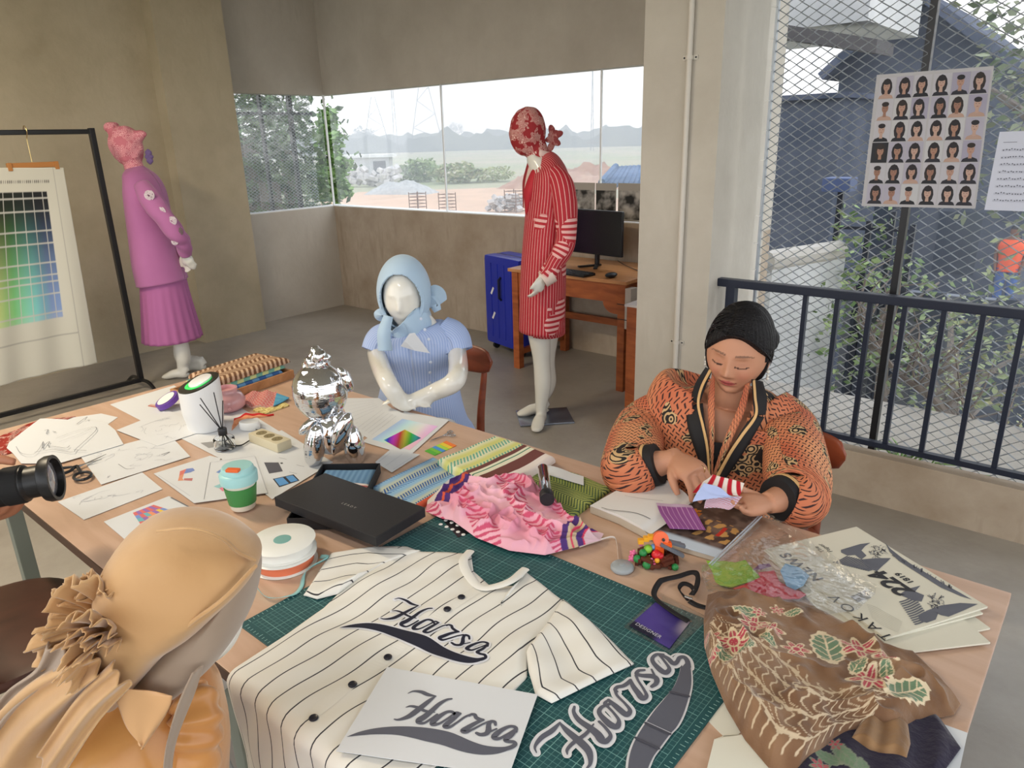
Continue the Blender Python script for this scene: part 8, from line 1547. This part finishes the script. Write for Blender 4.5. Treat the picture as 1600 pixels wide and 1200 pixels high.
for i in range(150):
    sd = 1 if i % 3 else -1; y0 = rs.uniform(-.5, .80); x0 = parting+rs.uniform(-.03, .03); z0_ = math.sqrt(max(0, 1-x0*x0-y0*y0)); a_ = unit([x0, y0, z0_]); ye = rs.uniform(-.75, .02) if y0 > .3 else rs.uniform(-.9, -.4); b_ = unit([sd*.93, ye, rs.uniform(-.25, .12)]); m_ = unit(a_+b_+np.array([0, .30*(y0 > .3), .10])); P = []
    for u_ in np.linspace(0, 1, 12):
        q = unit((1-u_)**2*a_+2*u_*(1-u_)*m_*1.1+u_*u_*b_); kk = 1.132+.012*math.sin(u_*3.1); P.append(hd+Xh*q[0]*.078*kk+Yh*q[1]*.096*kk+Zh*(q[2]*.119*kk+.004))
    k.tube(P, [.0006]+[.0016]*10+[.0006], 4)
o = k.build('hair_strands', MATS['black_hair'], t, smooth=True); o['kind'] = 'stuff'
V_, F_ = ell(hd-Yh*.105+Zh*.0+Xh*.02, (.062, .040, .055), 20, np.array([Xh, Yh, Zh])); mk('hair_bun', V_+.0015*np.sin(V_*600), F_, MATS['black_hair'], t, True)
# jacket
def batikmat(name):
    m = bpy.data.materials.new(name); m.use_nodes = True; nt = m.node_tree; b = nt.nodes['Principled BSDF']; b.inputs['Roughness'].default_value = .8; uv = nt.nodes.new('ShaderNodeUVMap'); sx = nt.nodes.new('ShaderNodeSeparateXYZ')
    mp = nt.nodes.new('ShaderNodeMapping'); mp.inputs['Rotation'].default_value = (0, 0, .5); nt.links.new(uv.outputs[0], mp.inputs[0]); nt.links.new(mp.outputs[0], sx.inputs[0]); P = .0125
    X, Y = mth('DIVIDE', sx.outputs[0], P, nt), mth('DIVIDE', sx.outputs[1], P, nt); par = mth('GREATER_THAN', mth('MODULO', mth('ADD', mth('ADD', mth('FLOOR', X, None, nt), mth('FLOOR', Y, None, nt), nt), 1000.0, nt), 2.0, nt), .5, nt)
    fx, fy = mth('ABSOLUTE', mth('SUBTRACT', mth('FRACT', X, None, nt), .5, nt), None, nt), mth('ABSOLUTE', mth('SUBTRACT', mth('FRACT', Y, None, nt), .5, nt), None, nt)
    d1 = mth('MULTIPLY', mth('LESS_THAN', fx, .13, nt), mth('LESS_THAN', fy, .44, nt), nt); d2 = mth('MULTIPLY', mth('LESS_THAN', fy, .13, nt), mth('LESS_THAN', fx, .44, nt), nt)
    dash = mth('ADD', mth('MULTIPLY', d1, par, nt), mth('MULTIPLY', d2, mth('SUBTRACT', 1.0, par, nt), nt), nt)
    nz = nt.nodes.new('ShaderNodeTexNoise'); nz.inputs['Scale'].default_value = 5.5; nz.inputs['Detail'].default_value = 1; nt.links.new(uv.outputs[0], nz.inputs[0]); n2 = nt.nodes.new('ShaderNodeTexNoise'); n2.inputs['Scale'].default_value = 9; n2.inputs['Detail'].default_value = 2; nt.links.new(uv.outputs[0], n2.inputs[0])
    vo = nt.nodes.new('ShaderNodeTexVoronoi'); vo.inputs['Scale'].default_value = 45; nt.links.new(uv.outputs[0], vo.inputs[0]); curl = mth('GREATER_THAN', mth('FRACT', mth('MULTIPLY', vo.outputs[0], 3.2, nt), None, nt), .5, nt)
    reg = mth('GREATER_THAN', n2.outputs[0], .56, nt); ed = mth('GREATER_THAN', n2.outputs[0], .66, nt)
    def mixc(f, a, b_):
        mx = nt.nodes.new('ShaderNodeMix'); mx.data_type = 'RGBA'; nt.links.new(f, mx.inputs['Factor'])
        for k_, v in (('A', a), ('B', b_)):
            if isinstance(v, tuple): mx.inputs[k_].default_value = (*v, 1)
            else: nt.links.new(v, mx.inputs[k_])
        return mx.outputs['Result']
    nr = nt.nodes.new('ShaderNodeMapRange'); nr.inputs[1].default_value = .35; nr.inputs[2].default_value = .65; nt.links.new(nz.outputs[0], nr.inputs[0])
    base = mixc(nr.outputs[0], srgb(188, 98, 66), srgb(212, 146, 102)); c1 = mixc(dash, base, srgb(52, 24, 24)); motif = mixc(curl, srgb(26, 20, 20), srgb(196, 162, 116)); motif = mixc(ed, motif, srgb(28, 20, 20)); c2 = mixc(reg, c1, motif)
    nt.links.new(c2, b.inputs['Base Color']); MATS[name] = m; return m
m_jk = batikmat('orange_batik_jacket'); m_blk2 = mat('black_trim', srgb(24, 22, 24), .75); m_tan = mat('tan_trim', srgb(206, 166, 112), .7)
fpl = lambda px, py, off: pw(px, py, off)
def jcut(c):
    v = (c-WB)@fW; x = (c-WB)@sW; zz = c[:, 2]; zt, zb_ = pw(1140, 625)[2], pw(1128, 760)[2]; x0 = ((pw(1128, 700)-WB)@sW); f = np.clip((zz-zb_)/(zt-zb_), 0, 2); return (v > .02)&(np.abs(x-x0-.006) < .072*f+.002)&(zz > zb_)
V, Fq, UV = tubeuv([pw(1140, 600, -.01), pw(1138, 618), pw(1130, 640), pw(1128, 690), pw(1130, 770), WB+UP*.06], [.064, .092, .128, .150, .158, .175], n=140, ref=fW, ecc=[1.15, 1.75, 1.75, 1.42, 1.28, 1.25], k=110, fold=lambda th, v: .015*math.sin(th*5+v*7)*v)
cen = np.array([V[f].mean(0) for f in Fq]); kp = ~jcut(cen); Fq = [f for f, q in zip(Fq, kp) if q]; o = mk('jacket', V, Fq, m_jk, t, True, uvs=UV); s_ = o.modifiers.new('s', 'SOLIDIFY'); s_.thickness = .004; s_.offset = -1
def sleeve(a, b, c, d, r, nm='sleeve'):
    return garment(nm, m_jk, t, [a, b, c, d], r, n=60, ref=fW, k=70, fold=lambda th, v: .03*math.sin(v*22+th*2)*sm(.25, .6, v)+.015*math.sin(th*5))
cl = el_l+(wl0-el_l)*.40; cr_ = el_r+(wr0-el_r)*.42
sleeve(shA, miA, el_l, cl, [.060, .080, .076, .056]); sleeve(shB, miB, el_r, cr_, [.060, .080, .078, .056])
for a, b in ((el_l, wl0), (el_r, wr0)):
    d_ = unit(b-a); c = a+(b-a)*.40; MB().tube([c-d_*.004, c+d_*.030], [.058, .054], 30).build('cuff', m_blk2, t, ang=50); MB().tube([c+d_*.000, c+d_*.008], [.0592, .0588], 30).build('cuff_stripe', m_tan, t, ang=50)
# lapels and collar, black with a tan stripe
def onbody(px, py, lift=.0):
    """point on the jacket front under that pixel"""
    best = None; d = ray(px, py)
    for tt in np.linspace(1.4, 2.6, 400):
        p = CAM+d/np.linalg.norm(d)*tt; zc = p[2]; zs = [(pw(1138, 618)[2], .092, 1.75), (pw(1130, 640)[2], .128, 1.75), (pw(1128, 690)[2], .150, 1.42), (pw(1130, 770)[2], .158, 1.28)]
        r_ = np.interp(-zc, [-z[0] for z in zs], [z[1] for z in zs]); e_ = np.interp(-zc, [-z[0] for z in zs], [z[2] for z in zs]); cx = np.interp(-zc, [-z[0] for z in zs], [(pw(q, y)-WB)@sW for q, y in ((1138, 618), (1130, 640), (1128, 690), (1130, 770))])
        x = (p-WB)@sW-cx; y = (p-WB)@fW
        if (x/(r_*e_))**2+(y/r_)**2 < 1: return p-d/np.linalg.norm(d)*(.008+lift)
    return pw(px, py, .1)
def flat(name, pts, m, lift, th=.003):
    P = [onbody(*p, lift) for p in pts]; n_ = len(P); c = np.mean(P, 0); o = mk(name, P+[c], [(i, (i+1) % n_, n_) for i in range(n_)], m, t); s_ = o.modifiers.new('s', 'SOLIDIFY'); s_.thickness = th; return o
def band(name, A_, B_, m, lift, k=24, th=.003):
    A_ = catmull([onbody(*p, lift) for p in A_], k); B_ = catmull([onbody(*p, lift) for p in B_], k); V = []
    for i in range(k): 
        for q in np.linspace(0, 1, 5): V.append(A_[i]*(1-q)+B_[i]*q)
    o = mk(name, V, gridfaces(k, 5), m, t, True, uvs=[(q*.02, i*.008) for i in range(k) for q in range(5)]); s_ = o.modifiers.new('s', 'SOLIDIFY'); s_.thickness = th; return o
band('collar', [(1102, 574), (1086, 600), (1079, 626)], [(1112, 580), (1102, 605), (1092, 631)], m_blk2, .010); band('lapel', [(1071, 634), (1075, 670), (1090, 715), (1106, 752)], [(1098, 630), (1100, 655), (1106, 690), (1112, 752)], m_blk2, .007)
band('collar', [(1192, 596), (1198, 622), (1196, 648)], [(1174, 592), (1176, 618), (1178, 650)], m_blk2, .010); band('lapel', [(1194, 652), (1172, 690), (1150, 725), (1122, 765)], [(1178, 648), (1160, 670), (1140, 705), (1114, 752)], m_blk2, .007)
band('lapel_stripe', [(1108, 577), (1094, 605), (1089, 632), (1096, 665), (1103, 700), (1107, 745)], [(1112, 579), (1098, 606), (1093, 632), (1100, 665), (1107, 700), (1110, 745)], m_tan, .014, 40, .001)
band('lapel_stripe', [(1176, 594), (1178, 620), (1179, 648), (1158, 678), (1138, 708), (1116, 748)], [(1180, 594), (1182, 620), (1183, 650), (1162, 681), (1142, 711), (1120, 752)], m_tan, .014, 40, .001)
band('inner_front', [(1112, 585), (1106, 625), (1108, 680), (1110, 750)], [(1117, 585), (1116, 625), (1116, 680), (1113, 750)], m_jk, .004); band('inner_front', [(1172, 596), (1164, 640), (1145, 685), (1118, 745)], [(1164, 600), (1152, 640), (1132, 685), (1114, 740)], m_jk, .004)
flat('camisole', [(1110, 690), (1130, 692), (1128, 720), (1114, 750), (1106, 720)], m_blk2, -.012)
p = wl0+dR*.085; MB().tube([p+np.array([math.cos(a)*.0105, 0, math.sin(a)*.0105]) for a in np.linspace(0, 6.28, 20)], .0014, 6).build('ring', mat('gold', (.75, .55, .25), .25, 1.0), t)
# fabric swatches in her hands
hz_ = .822
def sw(name, pts, z, label, colf, m=None, group=None, tilt=0.0):
    a, b, c, d = [np.array(az(*p[:2], p[2])) for p in pts]; N_ = 60; U, Vv = np.meshgrid(np.linspace(0, 1, N_), np.linspace(0, 1, N_), indexing='ij'); P = ((1-U)*(1-Vv))[..., None]*a+(U*(1-Vv))[..., None]*b+(U*Vv)[..., None]*c+((1-U)*Vv)[..., None]*d; P[..., 2] += .004*np.sin(U*5+Vv*3)
    o = mk(name, P.reshape(-1, 3), gridfaces(N_, N_), m_cloth, None, True, cols=np.asarray(colf(U, Vv)).reshape(-1, 3)); o.modifiers.new('s', 'SOLIDIFY').thickness = .0015; return tag(o, label, 'fabric swatch', group)
sw('fabric_swatch', ((1082, 770, .850), (1114, 739, .885), (1163, 758, .865), (1154, 776, .845)), 0, 'red and white striped fabric swatch held in the womans hands', lambda U, V: sel(((U*.25+V)*4.0) % 1 < .5, srgb(178, 36, 48), np.zeros(U.shape+(3,))+np.array(srgb(226, 214, 204))))
sw('fabric_swatch', ((1082, 784, .845), (1100, 752, .885), (1124, 764, .870), (1152, 778, .852)), 0, 'pale blue fabric swatch held in front of the red striped one', lambda U, V: np.zeros(U.shape+(3,))+np.array(srgb(176, 188, 226)))
sw('fabric_swatch', ((1100, 794, .815), (1104, 776, .842), (1160, 778, .846), (1138, 797, .815)), 0, 'folded pinkish patterned swatch held lowest in the womans left hand', lambda U, V: sel(np.sin(U*60)*np.sin(V*40) > 0, srgb(190, 120, 124), np.zeros(U.shape+(3,))+np.array(srgb(206, 198, 216))))
# ---- gold seated mannequin in the foreground ---------------------------
G0 = np.array([-.855, .336, 1.10]); pg = planept(G0, F3+UP*0); fG = unit(R3*.9+F3*.1)
t = thing('mannequin', (-.98, .10, 0), 'foreground mannequin in a gold organza hood with a ruffled rosette and satin blouse', 'mannequin')
m_org = mat('gold_organza', srgb(196, 156, 108), .6, noise=(9, srgb(184, 142, 94), .35, .65), sheen=.4, bump=(14, .25)); m_veil = mat('pale_veil', srgb(160, 140, 122), .6, noise=(5, srgb(150, 130, 112), .3, .7), sheen=.3); m_sat = mat('gold_satin', srgb(206, 150, 84), .28, noise=(5, srgb(186, 124, 66), .35, .65), bump=(9, .5), sheen=.2)
cr0, fc0 = pg(278, 920), pg(322, 975)
parts = [ell(cr0-F3*0, (.080, .075, .082), 26), ell(fc0, (.046, .050, .058), 22, np.array([unit(R3-UP*.5), F3, unit(UP+R3*.5)])), limb([pg(255, 990), pg(235, 1060, .02), pg(215, 1110, .05)], [.050, .042, .04], n=20), limb([pg(215, 1100, .05), pg(190, 1160, .09), pg(150, 1240, .09), pg(130, 1360, .09)], [.035, .06, .08, .10], n=26, ref=R3, ecc=[1.2, 1.25, 1.1, 1.1])]
remeshed('body', parts, m_gloss, t, .008, 2)
def inpoly(x, y, P):
    r = np.zeros(len(x), bool); n_ = len(P); j = n_-1
    for i in range(n_):
        xi, yi = P[i]; xj, yj = P[j]; c = ((yi > y) != (yj > y))&(x < (xj-xi)*(y-yi)/(yj-yi+1e-12)+xi); r ^= c; j = i
    return r
def pillow(name, poly, m, parent, pl, thick, off=0.0, res=.005, fold=None, closed=True, p=.55, center=None):
    """rounded closed shape whose outline, seen square on, is the given polygon: a stack of shrinking rings"""
    P_ = catmull([pl(*q) for q in poly]+[pl(*poly[0])], 90)[:-1]; c = P_.mean(0) if center is None else pl(*center); n_ = len(P_); nrm = F3; L = 22; V = []
    for i in range(L):
        a = math.pi*(i+.5)/L-math.pi/2; s_ = max(math.cos(a), 0)**p; d_ = math.sin(a)*thick
        for j, q in enumerate(P_):
            w_ = c+(q-c)*s_; f = 0 if fold is None else fold(j/n_*6.2832, a, w_); V.append(w_+nrm*(d_+off)+(q-c)*f)
    F = [[i*n_+j, i*n_+(j+1) % n_, (i+1)*n_+(j+1) % n_, (i+1)*n_+j] for i in range(L-1) for j in range(n_)]+[list(range(n_))[::-1], [(L-1)*n_+j for j in range(n_)]]
    return mk(name, V, F, m, parent, True) if name else (V, F)
hoodp = [(183, 905), (180, 870), (205, 830), (250, 811), (305, 813), (355, 832), (392, 858), (402, 882), (397, 925), (384, 965), (358, 1002), (328, 1032), (290, 1060), (262, 1078), (210, 1072), (180, 1040), (178, 1000), (190, 960)]
fo = lambda th, a, w_: .012*math.sin(th*7+a*3)*math.cos(a)*.5+.010*math.sin((w_@R3)*60+(w_[2])*35)*(a < 0)
pillow('hood', [(183, 905), (180, 870), (205, 830), (250, 811), (305, 813), (355, 832), (392, 858), (402, 882), (385, 905), (345, 940), (300, 972), (262, 1010), (232, 1045), (205, 1070), (182, 1042), (178, 1000), (186, 955)], m_org, t, pg, .102, -.006, fold=fo, center=(265, 930))
pillow('face_veil', [(395, 878), (400, 895), (396, 930), (384, 966), (358, 1003), (328, 1032), (290, 1062), (262, 1078), (212, 1074), (206, 1050), (260, 990), (330, 925)], m_veil, t, pg, .082, .0, fold=None, center=(320, 975))
MB().tube(catmull([pg(400, 884, -.035), pg(350, 935, -.085), pg(300, 972, -.098), pg(262, 1008, -.09), pg(232, 1044, -.07), pg(206, 1066, -.045)], 40), [.0026]*40, 8).build('hood_hem', m_org, t)
MB().tube(catmull([pg(245, 830, -.08), pg(300, 826, -.08), pg(345, 840, -.065), pg(372, 862, -.04), pg(398, 875, -.02)], 30), np.linspace(.0015, .003, 30), 8).build('hood_seam', m_org, t)
# ruffled rosette and scarf tails
k = MB(); rr = random.Random(9)
def petal(c, d1, L_, w_, seed, k):
    up_ = unit(np.cross(d1, F3)); V = []; n1, n2 = 18, 44
    for i in range(n1):
        u = i/(n1-1)
        for j in range(n2):
            v = j/(n2-1)*2-1; ww = w_*(.25+.75*u)*(1+.03*math.sin(v*9+seed)); rf = .009*u*math.sin(v*10+seed*3)+.004*u*u*math.sin(v*23+seed); V.append(c+d1*(L_*u*(1-.30*v*v+.03*math.sin(v*12+seed)+.02*math.sin(v*37+seed)))+up_*ww*v*.5+F3*(rf-.03*u*u))
    k.add(V, gridfaces(n1, n2))
cR = pg(182, 985, -.06)
for i, (px, py) in enumerate(((135, 885), (112, 925), (98, 975), (84, 1000), (75, 1000), (155, 880), (170, 905), (120, 900), (100, 950))):
    e = pg(px, py, -.07+.012*(i % 3)); d1 = e-cR; L_ = np.linalg.norm(d1); petal(cR+F3*.006*(i % 4), d1/L_, L_, .085, i*1.7, k)
for i, (px, py) in enumerate(((165, 930), (150, 970), (140, 1005), (172, 960), (130, 1020))):
    e = pg(px, py, -.10); d1 = e-cR; L_ = np.linalg.norm(d1); petal(cR-F3*.012, d1/L_, L_, .06, i*2.3+.5, k)
o = k.build('ruffle_rosette', m_org, t, smooth=True); o.modifiers.new('s', 'SOLIDIFY').thickness = .0015
def drapestrip(name, A_, B_, m, offa, offb, amp=.008, nf=5, k_=50, m_=26):
    a = catmull([pg(*q, offa) for q in A_], k_); b = catmull([pg(*q, offb) for q in B_], k_); V = []
    for i in range(k_):
        for j in range(m_):
            q = j/(m_-1); V.append(a[i]*(1-q)+b[i]*q-F3*amp*(math.sin(q*math.pi)*2+math.sin(q*nf*6.28+i*.05)))
    o = mk(name, V, gridfaces(k_, m_), m, t, True); o.modifiers.new('s', 'SOLIDIFY').thickness = .002; return o
drapestrip('scarf_tail', [(150, 1010), (60, 1055), (0, 1110), (-60, 1180)], [(182, 1045), (150, 1090), (90, 1170), (60, 1290)], m_org, -.10, -.10, .010, 2)
drapestrip('scarf_tail', [(178, 1030), (120, 1090), (60, 1180)], [(205, 1070), (160, 1120), (95, 1220)], m_org, -.118, -.118, .006, 2)
drapestrip('scarf_tail', [(75, 1002), (60, 1040), (15, 1075), (-20, 1130)], [(150, 1010), (110, 1050), (60, 1100), (10, 1160)], m_veil, -.085, -.09, .008, 2)
# satin blouse and collar
pillow('satin_blouse', [(150, 1075), (205, 1068), (262, 1085), (300, 1120), (318, 1165), (330, 1260), (300, 1420), (120, 1480), (-60, 1440), (-70, 1250), (0, 1160), (70, 1105)], m_sat, t, pg, .16, .035, fold=lambda th, a, w_: .012*math.sin((w_@R3)*38-w_[2]*30)*(a < .3), center=(140, 1270))
drapestrip('collar_flap', [(165, 1060), (185, 1100), (200, 1135), (222, 1163)], [(262, 1085), (270, 1088), (262, 1112), (226, 1166)], mat('satin_collar', srgb(206, 160, 112), .35, sheen=.2), -.105, -.095, .003, 1)
V, Fq, UV = tubeuv([pg(292, 1075, .02), pg(305, 1110, .0), pg(303, 1160, -.01), pg(296, 1240, -.01), pg(290, 1300, 0)], [.022, .034, .036, .038, .04], n=44, ref=R3, k=60, fold=lambda th, v: .10*math.sin(v*46+math.sin(th)*1.6)+.03*math.sin(th*4))
mk('sleeve', V, Fq, m_sat, t, True, uvs=UV)
drapestrip('veil_edge', [(300, 1050), (278, 1100), (262, 1160), (255, 1230)], [(318, 1040), (306, 1080), (276, 1160), (268, 1230)], m_veil, -.10, -.085, .002, 1)
# ---- photographer at the left edge --------------------------------------
lc = az(62, 748, .93); pl_ = planept(lc, F3); dr_ = unit(pl_(75, 747)-pl_(0, 755)+F3*.03); 
t = thing('camera', (lc[0], lc[1], lc[2]-.04), 'black camera lens pointing in from the left edge of the photo', 'camera'); fr_ = pl_(88, 746); L0 = fr_-dr_*.0
s_ = np.linalg.norm(pl_(88, 746)-pl_(0, 752))/88; R_ = 33*s_
MB().lathe(fr_-dr_*200*s_, [(.001, 0), (R_*.86, 0), (R_*.86, 130*s_), (R_*.80, 133*s_), (R_*.86, 136*s_), (R_*.86, 158*s_), (R_*.74, 162*s_), (R_*.74, 180*s_), (R_*1.0, 184*s_), (R_*1.08, 190*s_), (R_*1.08, 200*s_), (R_*.92, 200*s_), (R_*.86, 188*s_), (.001, 186*s_)], 48, dr_).build('lens_barrel', mat('lens_black', srgb(20, 20, 22), .4), t, ang=40)
MB().lathe(fr_-dr_*9*s_, [(.001, 4*s_), (R_*.3, 3.6*s_), (R_*.6, 2.4*s_), (R_*.84, 0), (.001, -1*s_)], 40, dr_).build('front_glass', mat('lens_glass', srgb(120, 120, 128), .04, coat=1, spec=1), t, ang=60)
MB().lathe(fr_-dr_*70*s_, [(R_*.87, 0), (R_*.90, 2*s_), (R_*.90, 24*s_), (R_*.87, 26*s_)], 60, dr_).build('focus_ring', mat('rubber_ring', srgb(14, 14, 15), .8), t)
MB().obox(fr_-dr_*220*s_, dr_, F3, np.cross(dr_, F3), 25*s_, 50*s_, 55*s_, bev=.01).build('camera_body', MATS['lens_black'], t, ang=50)
t = thing('person', (pl_(-160, 900)[0], pl_(-160, 900)[1], 0), 'photographer at the left edge, only a hand and dark batik sleeve around the camera', 'person')
wr0 = pl_(-75, 800, -.0); parts = [limb([pl_(-300, 980), pl_(-190, 890), wr0], [.05, .042, .03], n=18)]
nup = unit(np.cross(dr_, F3)); nup = nup if nup[2] > 0 else -nup
parts += hand(wr0, unit(dr_*1.0-nup*.15), nup, -F3, 1.0, (.25, .35, .4), (.8, .4), spread=.05)
th_c = pl_(10, 722, -.02); parts += [limb([wr0-F3*.02, pl_(-45, 730, -.03), pl_(-8, 718, -.035), pl_(24, 722, -.03)], [.016, .014, .012, .009], n=14)]
for i, (x_, y_) in enumerate(((34, 788), (16, 792), (-4, 792))): parts += [limb([pl_(x_-50, 810, .03-.02*i), pl_(x_-15, 798, .01-.02*i), pl_(x_+2, y_-8, -.012-.012*i)], [.013, .012, .009], n=14)]
remeshed('body', parts, mat('skin_plain2', srgb(168, 112, 84), .5, sss=.05), t, .004, 2)
def slv(U): return None
V, Fq, UV = tubeuv([pl_(-330, 1000), pl_(-190, 890), pl_(-112, 828)], [.075, .062, .050], n=40, ref=F3, k=40, fold=lambda th, v: .05*math.sin(v*22+th))
mk('sleeve', V, Fq, lace('dark_batik', srgb(70, 48, 46), srgb(150, 116, 96), 30, .5), t, True, uvs=UV)
# ---- cable clutter under the table and a stray knee-high thing at the bottom
t = thing('power_adapter', (-1.265, .50, .60), 'white power adapter hanging from the grey table leg beside the gold mannequin', 'adapter')
MB().box(-1.285, -1.245, .500, .5375, .60, .67, bev=.008).build('adapter_body', m_white, t, ang=40); MB().tube(catmull([(-1.265, .515, .605), (-1.24, .50, .50), (-1.235, .52, .30), (-1.20, .50, .01), (-1.1, .42, .008)], 40), .004, 6).build('cord', mat('grey_cord', srgb(150, 150, 146), .5), t)
